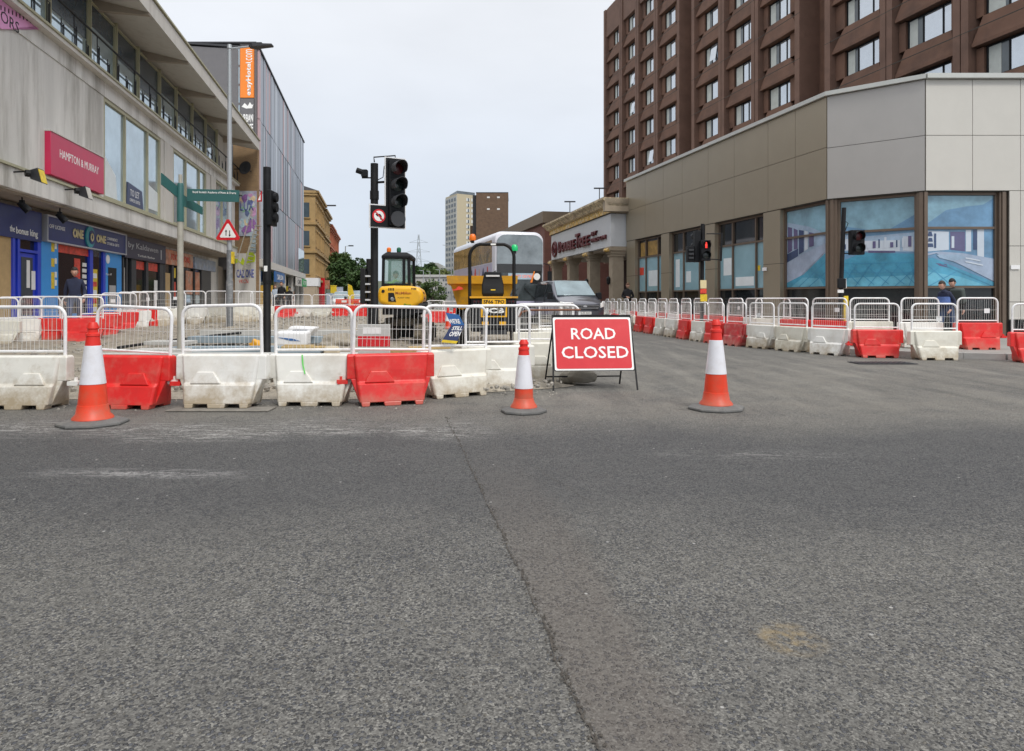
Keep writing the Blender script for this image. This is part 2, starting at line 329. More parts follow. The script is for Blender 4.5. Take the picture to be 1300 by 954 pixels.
# ================================================================ ground
from mathutils import noise as mnoise
SEAM = [(566,530),(590,575),(618,640),(650,705),(690,790),(722,868),(760,953)]
SEAMR = [(625,530),(655,575),(705,640),(752,705),(805,790),(855,868),(908,953)]
def sm(a, b, x):
    t = max(0, min(1, (x-a)/(b-a))); return t*t*(3-2*t)
def gz(x, y):      # the left footway and the dug-up carriageway rise gently away from the junction
    return .36*sm(12, 24, y)*sm(2.5, 8, -x)
def nodes(m): return m.node_tree.nodes, m.node_tree.links, m.node_tree.nodes['Principled BSDF']
def asphalt(name, stone=(.058,.064,.080), matrix=(.152,.149,.139), tint=1.0, band=True, stone_amt=.56, warm=(.160,.153,.136)):
    m = bpy.data.materials.new(name); m.use_nodes = True; N, L, p = nodes(m)
    p.inputs['Roughness'].default_value = .85; p.inputs['Specular IOR Level'].default_value = .35
    tc = N.new('ShaderNodeTexCoord'); V = tc.outputs['Object']
    def noise(sc, det=6, ro=.6, vec=None):
        n = N.new('ShaderNodeTexNoise'); n.inputs['Scale'].default_value = sc; n.inputs['Detail'].default_value = det; n.inputs['Roughness'].default_value = ro
        L.new(vec or V, n.inputs['Vector']); return n.outputs['Fac']
    def rng(src, a, b, c, d):
        r = N.new('ShaderNodeMapRange'); r.inputs[1].default_value = a; r.inputs[2].default_value = b; r.inputs[3].default_value = c; r.inputs[4].default_value = d
        L.new(src, r.inputs[0]); return r.outputs[0]
    def mix(f, a, b, mode='MIX'):
        x = N.new('ShaderNodeMix'); x.data_type = 'RGBA'; x.blend_type = mode
        if isinstance(f, float): x.inputs['Factor'].default_value = f
        else: L.new(f, x.inputs['Factor'])
        for k, q in (('A', a), ('B', b)):
            if isinstance(q, tuple): x.inputs[k].default_value = (*q, 1)
            else: L.new(q, x.inputs[k])
        return x.outputs['Result']
    def math_(op, a, b=None):
        x = N.new('ShaderNodeMath'); x.operation = op
        for i, q in enumerate((a, b)):
            if q is None: continue
            if isinstance(q, (int, float)): x.inputs[i].default_value = q
            else: L.new(q, x.inputs[i])
        return x.outputs[0]
    # chippings
    wv = N.new('ShaderNodeVectorMath'); wv.operation = 'ADD'
    nn = N.new('ShaderNodeTexNoise'); nn.inputs['Scale'].default_value = 60; L.new(V, nn.inputs['Vector'])
    sc_ = N.new('ShaderNodeVectorMath'); sc_.operation = 'SCALE'; sc_.inputs['Scale'].default_value = .012; L.new(nn.outputs['Color'], sc_.inputs[0])
    L.new(V, wv.inputs[0]); L.new(sc_.outputs[0], wv.inputs[1])
    vo = N.new('ShaderNodeTexVoronoi'); vo.inputs['Scale'].default_value = 66; vo.inputs['Randomness'].default_value = 1; L.new(wv.outputs[0], vo.inputs['Vector'])
    sp = N.new('ShaderNodeSeparateColor'); L.new(vo.outputs['Color'], sp.inputs[0])
    core = rng(vo.outputs['Distance'], .30, .50, 1, 0)                 # inside of a stone
    worn = rng(noise(2.3, 7, .75), .32, .66, -.22, .24)
    isst = math_('LESS_THAN', math_('ADD', sp.outputs[0], worn), stone_amt)
    stn = mix(sp.outputs[1], tuple(c*.45 for c in stone), tuple(c*1.7 for c in stone))
    stn = mix(math_('LESS_THAN', sp.outputs[2], .10), stn, (.24,.215,.17))
    v3 = N.new('ShaderNodeTexVoronoi'); v3.inputs['Scale'].default_value = 165; L.new(wv.outputs[0], v3.inputs['Vector'])
    s3 = N.new('ShaderNodeSeparateColor'); L.new(v3.outputs['Color'], s3.inputs[0])
    base = mix(rng(s3.outputs[0], 0, 1, 0, 1), tuple(c*.36 for c in matrix), tuple(c*1.62 for c in matrix))
    base = mix(math_('LESS_THAN', s3.outputs[1], .19), base, (.022,.023,.027))
    base = mix(math_('LESS_THAN', s3.outputs[2], .09), base, (.34,.33,.30))
    base = mix(rng(noise(22, 6, .7), .38, .68, 0, .32), base, tuple(c*1.25 for c in warm))
    base = mix(rng(noise(9, 6, .7), .45, .7, 0, .5), base, tuple(c*.60 for c in matrix))
    c = mix(math_('MULTIPLY', math_('MULTIPLY', core, isst), .88), base, stn)
    # broad wear, tyre paths, dust
    c = mix(rng(noise(.35, 6), .35, .68, 0, .42), c, tuple(q*1.25 for q in warm))
    c = mix(rng(noise(1.7, 7, .7), .45, .75, 0, .38), c, tuple(q*.55 for q in matrix))
    if band:
        sx = N.new('ShaderNodeSeparateXYZ'); L.new(V, sx.inputs[0])
        yy = math_('ADD', sx.outputs['Y'], math_('MULTIPLY', math_('SUBTRACT', noise(.6, 5), .5), 2.2))
        # dark polished lane in front of the cones (fresh tyre track), pale dust beyond it
        lane = math_('MULTIPLY', rng(yy, 3.0, 4.2, 0, 1), rng(yy, 5.8, 7.0, 1, 0))
        c = mix(math_('MULTIPLY', lane, .55), c, (.058,.060,.066))
        dust = math_('MULTIPLY', rng(yy, 5.9, 7.6, 0, 1), rng(yy, 11, 16, 1, .35))
        dust = math_('MULTIPLY', dust, rng(noise(1.6, 9, .78), .36, .60, .05, 1))
        c = mix(math_('MULTIPLY', dust, .60), c, (.25,.232,.198))
        # traffic-worn streaks along the side road
        sm2 = N.new('ShaderNodeMapping'); sm2.inputs['Scale'].default_value = (1.6, .22, 1); sm2.inputs['Rotation'].default_value = (0, 0, .22); L.new(V, sm2.inputs[0])
        s5 = noise(1.5, 8, .7, sm2.outputs[0])
        far_ = rng(sx.outputs['Y'], 6.5, 9, 0, 1)
        c = mix(math_('MULTIPLY', far_, rng(s5, .50, .66, 0, .55)), c, (.30,.285,.25))
        c = mix(math_('MULTIPLY', far_, rng(s5, .34, .47, .6, 0)), c, (.10,.098,.092))
        # scuffed remains of a painted line
        st = N.new('ShaderNodeMapping'); st.inputs['Scale'].default_value = (1.2, 7, 1); L.new(V, st.inputs[0])
        ln = math_('ADD', math_('MULTIPLY', noise(2.4, 9, .78, st.outputs[0]), .6), math_('MULTIPLY', noise(26, 6, .8), .4))
        m1 = math_('MULTIPLY', rng(math_('ABSOLUTE', math_('SUBTRACT', yy, 6.35)), .05, .55, 1, 0), rng(sx.outputs['X'], -.6, 0, 1, 0))
        c = mix(math_('MULTIPLY', m1, rng(ln, .49, .56, 0, .75)), c, (.47,.46,.44))
        m2 = math_('MULTIPLY', rng(math_('ABSOLUTE', math_('SUBTRACT', sx.outputs['Y'], math_('ADD', 4.62, math_('MULTIPLY', sx.outputs['X'], -.04)))), .02, .16, 1, 0), rng(math_('ABSOLUTE', math_('ADD', sx.outputs['X'], 2.55)), .3, .9, 1, 0))
        c = mix(math_('MULTIPLY', m2, rng(ln, .47, .54, 0, .7)), c, (.42,.41,.40))
        m3 = math_('MULTIPLY', rng(math_('ABSOLUTE', math_('SUBTRACT', sx.outputs['Y'], 5.3)), .02, .22, 1, 0), rng(math_('ABSOLUTE', math_('SUBTRACT', sx.outputs['X'], 1.9)), .3, 1.0, 1, 0))
        c = mix(math_('MULTIPLY', m3, rng(ln, .5, .57, 0, .5)), c, (.36,.35,.33))
        # trench reinstatement: a browner, coarser strip that wanders towards the camera
        def fcurve(pts):
            fc = N.new('ShaderNodeFloatCurve'); cv = fc.mapping.curves[0]; P = sorted([((HC*F/(py-HZ)-1.5)/8.5, ((px-650)/F*(HC*F/(py-HZ))+2)/4) for px, py in pts])
            cv.points[0].location = P[0]; cv.points[1].location = P[-1]
            for q in P[1:-1]: cv.points.new(*q)
            fc.mapping.update(); L.new(rng(sx.outputs['Y'], 1.5, 10, 0, 1), fc.inputs['Value']); return math_('SUBTRACT', math_('MULTIPLY', fc.outputs[0], 4.0), 2.0)
        xw = math_('ADD', sx.outputs['X'], math_('MULTIPLY', math_('SUBTRACT', noise(5, 6, .7), .5), .22))
        mk = math_('MULTIPLY', rng(math_('SUBTRACT', sx.outputs['X'], fcurve(SEAM)), -.01, .02, 0, 1), rng(math_('SUBTRACT', fcurve(SEAMR), xw), -.06, .08, 0, 1))
        mk = math_('MULTIPLY', mk, rng(sx.outputs['Y'], 2.6, 5.2, 1, .12))
        c = mix(math_('MULTIPLY', mk, .52), c, mix(noise(9, 7, .75), (.085,.074,.066), (.205,.176,.152)))
        edge_ = math_('MULTIPLY', rng(math_('ABSOLUTE', math_('SUBTRACT', fcurve(SEAMR), xw)), .0, .05, 1, 0), rng(sx.outputs['Y'], 2.0, 4.5, .6, .0))
        c = mix(math_('MULTIPLY', edge_, rng(noise(7, 5), .45, .6, 0, .5)), c, (.05,.045,.04))
        # ochre stain
        so1 = math_('ADD', math_('POWER', math_('SUBTRACT', sx.outputs['X'], .98), 2), math_('POWER', math_('SUBTRACT', sx.outputs['Y'], 2.42), 2))
        c = mix(math_('MULTIPLY', rng(so1, .0, .02, 1, 0), rng(noise(16, 6), .42, .6, 0, .75)), c, (.33,.25,.13))
    # small pale litter specks and chips
    v2 = N.new('ShaderNodeTexVoronoi'); v2.inputs['Scale'].default_value = 7; L.new(V, v2.inputs['Vector'])
    s2 = N.new('ShaderNodeSeparateColor'); L.new(v2.outputs['Color'], s2.inputs[0])
    spk = math_('MULTIPLY', math_('LESS_THAN', v2.outputs['Distance'], .055), math_('LESS_THAN', s2.outputs[0], .35))
    c = mix(math_('MULTIPLY', spk, .8), c, (.48,.47,.45))
    if tint != 1:
        tt = N.new('ShaderNodeVectorMath'); tt.operation = 'SCALE'; tt.inputs['Scale'].default_value = tint; L.new(c, tt.inputs[0]); c = tt.outputs[0]
    L.new(c, p.inputs['Base Color'])
    bp = N.new('ShaderNodeBump'); bp.inputs['Strength'].default_value = 1.0; bp.inputs['Distance'].default_value = .006
    hh = math_('ADD', math_('MULTIPLY', core, isst), math_('MULTIPLY', noise(150, 3), .8))
    L.new(hh, bp.inputs['Height']); L.new(bp.outputs[0], p.inputs['Normal'])
    return m
M['asphalt'] = asphalt('asphalt', tint=.84)
M['asphalt_side'] = asphalt('asphalt_side', stone=(.13,.13,.132), matrix=(.225,.212,.188), band=False, stone_amt=.5)
M['asphalt_patch'] = asphalt('asphalt_patch', stone=(.085,.08,.078), matrix=(.165,.149,.130), band=False, stone_amt=.5, warm=(.155,.138,.118))
M['far_ground'] = mat('far_ground', (.13,.13,.12), .9, var=.2, scale=.05, rnd=False)
M['rubble'] = mat('rubble', (.31,.275,.22), .95, var=.35, scale=3.5, bump=1.0, bscale=26, dirt=(.16,.145,.12), dscale=6, damt=.75, rnd=False)
M['footway'] = mat('footway', (.27,.26,.24), .9, var=.15, scale=2, bump=.3, dirt=(.18,.17,.15), rnd=False)
M['crack'] = mat('crack', (.075,.066,.056), .95, var=.3, scale=30)
b = MB(); b.poly([(-1500,-60,-.35),(1500,-60,-.35),(1500,3000,-.35),(-1500,3000,-.35)])
tag(b.build('ground', M['far_ground']), kind='structure')
# the junction and the carriageway that runs on to the right of the works
b = MB(); b.poly([(-60,-14,0),(60,-14,0),(60,13.2,0),(12,13.2,0),(5.5,34,0),(-2,66,0),(-9,66,0),(-3.5,34,0),(-.5,13.2,0),(-60,13.2,0)])
tag(b.build('road', M['asphalt']), kind='structure')
# open seam on the left edge of the reinstated trench (the trench itself is in the road's material)
def wob(a, k): return a+random.uniform(-k, k)
def smooth_edge(ctrl, n, k):
    out = []; o = 0
    for i in range(n):
        t = i/(n-1)*(len(ctrl)-1); j = min(int(t), len(ctrl)-2); f = t-j; o = o*.8+random.uniform(-k, k)*.6
        out.append((o+ctrl[j][0]*(1-f)+ctrl[j+1][0]*f, ctrl[j][1]*(1-f)+ctrl[j+1][1]*f))
    return out
def gpt(px, py):
    Y = HC*F/(py-HZ); return ((px-650)/F*Y, Y)
L_ = smooth_edge([gpt(*p) for p in SEAM], 170, .007)
b = MB(); wds = [max(.0005, .0018+.0042*mnoise.noise(Vector((q[1]*9,0,0)))+.003*mnoise.noise(Vector((q[1]*37,0,0)))) for q in L_]
b.loft([[(x-w_,y,.0045) for (x, y), w_ in zip(L_, wds)], [(x+w_,y,.0045) for (x, y), w_ in zip(L_, wds)]], cap=False, closed=False)
# cracks round the sunken cover under the right-hand cone
for pts in ([(845,517),(860,521),(880,519)], [(942,515),(960,522),(985,530)], [(965,516),(975,524),(998,528)], [(600,560),(607,590),(598,620)], [(648,562),(668,576),(682,594),(700,608),(726,622),(752,640)], [(757,556),(764,566),(778,573)]):
    q = [gpt(*a) for a in pts]; q = smooth_edge(q, 34, .010)
    b.loft([[(x,y-.0035,.0055) for x, y in q], [(x,y+.0035,.0055) for x, y in q]], cap=False, closed=False)
rs = random.Random(31)
for k in range(420):      # crumbs broken out of the seam
    x, y = rs.choice(L_); x += rs.gauss(.003,.010); y += rs.uniform(-.02,.02); r = rs.uniform(.0015,.006); b.add([(x-r,y-r*.6,.0046),(x+r*.8,y-r,.0046),(x+r,y+r*.7,.0046),(x-r*.6,y+r,.0046),(x,y,.0046+r)], [(0,1,4),(1,2,4),(2,3,4),(3,0,4)])
tag(b.build('road_seam', M['crack']), kind='structure')
# dug-up ground inside the barriers
def nz3(x, y, s): return mnoise.noise(Vector((x*s, y*s, 3.1)))
def right_edge(y): return .9 if y < 14 else .9+.05*(y-14)
nx, ny = 190, 210; vs = []; fs = []
ys = [8.2+(62-8.2)*(j/(ny-1))**1.8 for j in range(ny)]
for j, y in enumerate(ys):
    x1 = right_edge(y) if y > 9.6 else -1.2+2.1*sm(8.2, 9.6, y); x0 = -11.2-.1*y
    if y > 30: x0 = -9.4-.195*y+1
    for i in range(nx):
        x = x0+(x1-x0)*i/(nx-1)
        edge = min(1, (x1-x)/.5)*min(1, (y-8.2)/.8)
        h = .055*nz3(x, y, .9)+.045*nz3(x, y, 3.3)+.03*abs(nz3(x, y, 9))+.06
        h += .14*max(0, nz3(x+5, y, .45))*sm(10, 13, y)
        if y > 22: h *= max(.2, 1-(y-22)/10)
        vs.append((x, y, .006+gz(x, y)+max(0, h)*edge))
for j in range(ny-1):
    for i in range(nx-1): a = j*nx+i; fs.append((a, a+1, a+nx+1, a+nx))
b = MB(); b.add(vs, fs); tag(b.build('dug_up_ground', M['rubble'], smooth=True), kind='structure')
# loose stones (uncountable)
b = MB(); rs = random.Random(3)
for k in range(4200):
    y = 8.6+24*rs.random()**1.8; x = rs.uniform(-9-.1*y, right_edge(y)-.2)
    r = rs.uniform(.010, .034)*(1+.015*y); z = .05+gz(x, y)+.055*nz3(x, y, .9)+.03
    ps = []
    a0 = rs.random()*6
    for zz, kk in ((-.6,.8),(.25,1),(.8,.5)):
        for j in range(5): 
            q = a0+j*2*pi/5; ps.append((x+r*kk*cos(q)*rs.uniform(.7,1.2), y+r*kk*sin(q)*rs.uniform(.7,1.2), z+r*zz))
    b.add(ps, [(0,1,6,5),(1,2,7,6),(2,3,8,7),(3,4,9,8),(4,0,5,9),(5,6,11,10),(6,7,12,11),(7,8,13,12),(8,9,14,13),(9,5,10,14),(10,11,12,13,14)])
for k in range(420):     # grit swept to the foot of the barriers and along the kerb
    x = rs.uniform(-7.5, .6); y = 7.9+rs.uniform(-.5, .7)+(.9 if x > -1 else 0); r = rs.uniform(.004, .013)
    b.add([(x-r,y-r,0),(x+r,y-r,0),(x+r,y+r,0),(x-r,y+r,0),(x,y,r*1.3)], [(0,1,4),(1,2,4),(2,3,4),(3,0,4)])
M['stones'] = mat('stones', (.29,.27,.235), .95, var=.5, scale=5, rnd=False)
tag(b.build('loose_stones', M['stones']), 'loose grey and tan stones scattered over the dug up street', 'rubble', kind='stuff')
# left footway
vs = []; fs = []; n = 40
for j in range(n):
    y = 5+57*j/(n-1); xr = -11.2-.1*y+.4 if y < 30 else -9.4-.195*y+1.4
    xl = -9.4-.195*y-1.2
    for x in (xl, xr): vs.append((x, y, gz(x, y)+.11))
for j in range(n-1): fs.append((2*j, 2*j+1, 2*j+3, 2*j+2))
b = MB(); b.add(vs, fs); tag(b.build('pavement', M['footway']), kind='structure')
# right pavement with kerb following the barrier row
KL = [(14.0,13.45),(9.9,13.75),(8.55,14.25),(7.75,14.85),(7.15,15.75),(6.8,17.2),(6.35,19.2),(5.85,21.8),(5.55,25),(5.35,29),(5.1,34),(4.6,42),(2.6,52),(0,64)]
b = MB(); b.loft([[(x,y,.12) for x, y in KL], [(x+14,y+3.5,.12) for x, y in KL]], cap=False, closed=False)
tag(b.build('pavement', M['footway']), kind='structure')
b = MB()
for (xa, ya), (xb, yb) in zip(KL, KL[1:]):
    d = Vector((xb-xa, yb-ya, 0)); n_ = max(1, round(d.length/.9)); dn = d.normalized(); nn_ = Vector((dn.y, -dn.x, 0))
    if nn_.x > 0: nn_ = -nn_
    for k in range(n_):
        p0 = Vector((xa,ya,0))+d*(k/n_)+dn*.004; p1 = Vector((xa,ya,0))+d*((k+1)/n_)-dn*.004
        q = [p0, p1, p1+nn_*.13, p0+nn_*.13]
        b.hexa([(v.x,v.y,-.02) for v in q]+[(v.x,v.y,.122) for v in q])
tag(b.build('kerb', M['kerb']), kind='structure')
# ================================================================ water-filled barriers
ORD = ['first','second','third','fourth','fifth','sixth','seventh','eighth','ninth','tenth','eleventh','twelfth','thirteenth','fourteenth','fifteenth','sixteenth','seventeenth','eighteenth','nineteenth','twentieth']
def barrier_body():
    b = MB(); T = .58; MZ = .30
    # spine, full length above, set back below
    b.loft([[(-.50,-.075,MZ),(.50,-.075,MZ),(.50,.075,MZ),(-.50,.075,MZ)], [(-.50,-.07,T-.02),(.50,-.07,T-.02),(.50,.07,T-.02),(-.50,.07,T-.02)], [(-.485,-.055,T),(.485,-.055,T),(.485,.055,T),(-.485,.055,T)]])
    b.loft([[(-.36,-.12,.03),(.36,-.12,.03),(.36,.12,.03),(-.36,.12,.03)], [(-.46,-.072,MZ+.005),(.46,-.072,MZ+.005),(.46,.072,MZ+.005),(-.46,.072,MZ+.005)]])
    for s in (-1, 1):
        def P_(x, y, z): return (x, s*y, z)
        # flank: trapezoid, leaning out towards the foot, with a step at mid height
        def q(z): # half width and depth by height
            t = z/T; return .362+.07*t, .215-.125*t
        lev = [.045, .24, .275, .40, T-.012]
        A = []
        for z in lev:
            w_, d_ = q(z); 
            if z in (.275,): d_ -= .028
            if z == .40: d_ -= .012
            A.append([P_(-w_,.05,z), P_(-w_,d_-.02,z), P_(-w_+.02,d_,z), P_(w_-.02,d_,z), P_(w_,d_-.02,z), P_(w_,.05,z)])
        b.loft(A)
        # raised rib outline round the recessed lower panel
        w1, d1 = q(.24); w2, d2 = q(.40)
        for x0, x1 in ((.06, .24),):
            b.hexa([P_(x0-.09,d2-.02,.262),P_(x1+.07,d2-.02,.262),P_(x1+.07,q(.262)[1]+.001,.262),P_(x0-.09,q(.262)[1]+.001,.262),
                    P_(x0,d2-.03,.39),P_(x1,d2-.03,.39),P_(x1,q(.39)[1]+.004,.39),P_(x0,q(.39)[1]+.004,.39)])
        # three feet
        for x0, x1 in ((-.352,-.25),(-.10,.10),(.25,.352)):
            b.hexa([P_(x0+.01,.08,0),P_(x1-.01,.08,0),P_(x1-.01,.215,0),P_(x0+.01,.215,0),P_(x0,.08,.05),P_(x1,.08,.05),P_(x1,.2065,.05),P_(x0,.2065,.05)])
    return b
def barrier_tongue():
    b = MB(); b.xz([(.49,.245),(.60,.245),(.61,.26),(.61,.292),(.49,.292)], -.05, .05); b.lathe([(.02,.292),(.02,.33)], 10, (.56,0,0)); return b
def barrier_frame():
    b = MB(); x, z0, z1, r = .44, .625, 1.12, .11
    pts = [(-x,0,.50),(-x-.0,0,z1-r)]
    for k in range(1, 6): a = pi-k*pi/10; pts.append((-x+r+r*cos(a), 0, z1-r+r*sin(a)))
    pts.append((x-r,0,z1))
    for k in range(1, 6): a = pi/2-k*pi/10; pts.append((x-r+r*cos(a), 0, z1-r+r*sin(a)))
    pts.append((x,0,.50)); b.tube(pts, .019, 10); b.tube([(-x,0,z0),(x,0,z0)], .014, 8); return b
def barrier_wires(seed):
    b = MB(); rs = random.Random(seed); n = 17
    for k in range(n):
        x = -.42+.84*(k+.5)/n+rs.uniform(-.004,.004)
        bow = rs.uniform(-.006,.006) if seed != 3 else .02*sin(k*1.3)
        zt = 1.115 if abs(x) < .33 else 1.115-.11+sqrt(max(0, .11**2-(abs(x)-.33)**2))
        b.tube([(x,0,.625),(x+bow,.004,.86),(x,0,zt)], .0024, 5)
    for z in (.86, .745):
        if z == .86 or seed == 2: b.tube([(-.44,.006,z),(0,.006,z+rs.uniform(-.006,.004)),(.44,.006,z)], .0027, 5)
    return b
BODY = barrier_body().mesh('body', M['white_plastic']); TONGUE = barrier_tongue().mesh('hinge_tongue', M['white_plastic'])
FRAME = barrier_frame().mesh('mesh_frame', M['white_tube'], True)
WIRES = [barrier_wires(i).mesh('wires', M['wire']) for i in range(4)]
BM = {}
for k, mn in (('white','white_plastic'),('red','red_plastic'),('faded red','old_red_plastic')):
    bb = BODY.copy(); bb.materials[0] = M[mn]; tt = TONGUE.copy(); tt.materials[0] = M['red_plastic' if k != 'white' else 'white_plastic']; BM[k] = (bb, tt)
def lk(name, me, parent, bev=0):
    o = bpy.data.objects.new(name, me); COL.objects.link(o); o.parent = parent
    if bev:
        m = o.modifiers.new('bevel','BEVEL'); m.width = bev; m.segments = 2; m.limit_method = 'ANGLE'; m.angle_limit = radians(35)
    return o
bcount = [0]
def barrier(x, y, rz, color, label, group, z=0, flip=False, frame=True, tilt=0, near=False, ftilt=0):
    i = bcount[0]; bcount[0] += 1
    t = thing('plastic_barrier', label, 'barrier', (x, y, z), rz+(pi if flip else 0), group)
    t.rotation_euler = (0, tilt, rz+(pi if flip else 0))
    bb, tt = BM[color]; lk('body', bb, t, .009 if near else 0); lk('hinge_tongue', tt, t)
    if frame:
        f = lk('mesh_frame', FRAME, t); wv = lk('wires', WIRES[(i*7+3) % 4], f); f.rotation_euler = (0, ftilt, 0)
    return t
def row(pts, fn, **kw):
    out = []
    for i, (px, Y, c) in enumerate(pts):
        x = gx(px, Y)
        a, b_ = pts[max(0, i-1)], pts[min(len(pts)-1, i+1)]
        d = Vector((gx(a[0], a[1])-gx(b_[0], b_[1]), a[1]-b_[1]))
        ang = atan2(d.y, d.x)+random.uniform(-.05, .05)
        out.append(fn(i, x, Y, ang, c))
    return out
# --- near row across the closed street, left to right (centre pixel, depth, colour, turn, z)
near = [(-78,7.65,'white',0,'white barrier at the left end of the near row, cut by the view edge'),
        (33,7.65,'white',0,'white barrier just left of the large left-hand cone, brown mud stain on its side'),
        (166,7.68,'red',-5,'bright red barrier behind the large left-hand cone'),
        (284,7.66,'white',0,'white barrier right of the red one behind the left cone, standing on a flat plate'),
        (399,7.9,'white',0,'white barrier with a short green paint line, in front of the tall signal pole'),
        (496,7.95,'red',17,'bright red barrier turned at an angle in the near row, below the yellow excavator'),
        (577,8.6,'white',32,'white barrier carrying the blue still open board on its mesh panel'),
        (632,9.35,'white',8,'white barrier left of the middle cone, below the number plate of the dumper'),
        (697,10.0,'white',0,'grimy white barrier half hidden behind the road closed board')]
nb = []
for k, (px, Y, c, turn, lab) in enumerate(near):
    nb.append(barrier(gx(px, Y), Y, radians(turn), c, lab, 'near row of barriers across the closed street', near=True, flip=(k in (3,4,5,6,7,8)), ftilt=radians([0,0,2.6,1.2,.3,-1.6,-1.2,0,0][k])))
    if k == 2: nb[-1].scale = (1.0,1,1)
# paint mark on one barrier and rusty top rail on another
g = MB(); g.loft([[(.10,.108,.575),(.115,.108,.575)], [(.085,.128,.46),(.10,.128,.46)], [(.055,.152,.36),(.068,.152,.36)]], cap=False, closed=False)
M['green_paint'] = mat('green_paint', (.12,.62,.10), .5)
g.build('paint_line', M['green_paint'], nb[4]); 
g = MB(); g.tube([(-.46,.03,1.055),(.30,.03,1.05),(.40,.03,1.02),(.44,.03,.95)], .014, 8); g.build('rusty_rail', M['rust'], nb[8])
# --- second line behind, running towards the van
for k, (px, Y, tr) in enumerate([(684,13.2,10),(706,15.2,30),(721,17.8,65)]):
    barrier(gx(px, Y), Y, radians(tr), 'white', '%s white barrier in the short line between the road closed board and grey van' % ['nearest','middle','farthest'][k], 'short line of barriers behind the board')
# --- right, outer row standing in the road
outer = [(1318,13.1,'red'),(1186,13.75,'white'),(1113,14.3,'red'),(1053,15.0,'white'),(1006,16.0,'white'),(967,17.0,'white'),(935,17.95,'faded red'),(909,18.95,'red'),(890,19.9,'white'),(871,21.0,'red'),
         (855,22.1,'white'),(840,23.3,'white'),(827,24.5,'red'),(814,25.8,'red'),(802,27.2,'white'),(791,28.5,'white'),(781,29.9,'red'),(773,31.3,'white'),(766,32.8,'white')]
def fo(i, x, y, a, c):
    lab = '%s barrier, %s from the right in the outer row on the road' % (c, ORD[i])
    return barrier(x, y, a if i > 2 else radians([-12,-3,-7][i]), c, lab, 'outer right-hand row of barriers on the road', near=i < 6, flip=True if i in (1,2,3,4) else False)
ro = row([(px, Y, c) for px, Y, c in outer], fo)
# --- right, inner row on the pavement
inner = [(1241,15.0,'red'),(1168,15.4,'white'),(1104,15.9,'white'),(1053,16.6,'red'),(1010,17.5,'red'),(981,18.5,'white'),(957,19.4,'white'),(934,20.4,'red'),(908,21.6,'red'),(888,22.7,'red'),
         (871,23.8,'red'),(855,25.0,'white'),(841,26.1,'red'),(828,27.3,'white'),(816,28.6,'white'),(805,30,'red'),(795,31.4,'white'),(786,32.8,'white'),(778,34.2,'red'),(771,35.6,'white')]
def mesh_label(t, x=.22, z=.98):
    b = MB(); b.box(x-.06, x+.06, -.012, -.006, z-.05, z+.05); f = [c for c in t.children if c.name.startswith('mesh_frame')][0]; b.build('mesh_label', M['white'], f)
def fi(i, x, y, a, c):
    lab = '%s barrier, %s from the right in the inner row on the pavement' % (c, ORD[i])
    rz = a
    if i < 3: rz = radians([0,4,-3][i])
    if i == 5: rz = a+.9
    return barrier(x, y, rz, c, lab, 'inner right-hand row of barriers on the pavement', z=.12)
ri = row(inner, fi)
for i_ in (0, 3, 7, 12): mesh_label(ri[i_], .2, .84)
# --- left row between the works and the shops
left = [(-4,16.2,'white'),(25,16.7,'white'),(51,17.1,'white'),(78,17.1,'red'),(105,16.9,'red'),(128,18.2,'red'),(151,19.6,'red'),(169,20.4,'white'),(182,21.0,'red'),(197,21.4,'white'),(216,21.8,'white'),
        (243,22.4,'white'),(277,23.2,'white'),(304,23.8,'white'),(319,24.6,'white'),(332,25.6,'white')]
def fl(i, x, y, a, c):
    lab = '%s barrier, %s from the left in the row before the left-hand shops' % (c, ORD[i])
    rz = [.25,.75,.25,.2,.35,.5,.62,.95,1.15,.7,.35,.1,-.1,.5,.3,.9][i]
    return barrier(x, y, rz, c, lab, 'row of barriers before the left-hand shops', z=gz(x, y)+.02, flip=i % 3 == 0)
lb = row(left, fl)
for i_ in (6, 8, 10): mesh_label(lb[i_], .15, .9)
for i_ in (1, 5): mesh_label(ro[i_], -.1, .82)
g = MB(); g.poly([(-.22,-.099,.545),(.02,-.098,.55),(.12,-.112,.45),(-.02,-.125,.40),(-.2,-.12,.42)]); M['mint'] = mat('mint', (.10,.55,.36), .5); g.build('paint_splash', M['mint'], lb[9])
# --- far row across the street beyond the works
far = [(361,31,'red'),(383,32,'white'),(408,33,'white'),(432,34,'red'),(456,34.5,'red'),(553,34,'red'),(573,34.5,'red')]
for k, (px, Y, c) in enumerate(far):
    barrier(gx(px, Y), Y, radians([30,3,-4,2,5,5,-6][k]), c, '%s barrier, %s from the left in the far row across the street' % (c, ORD[k]), 'far row of barriers across the street', z=gz(gx(px, Y), Y)*.9)

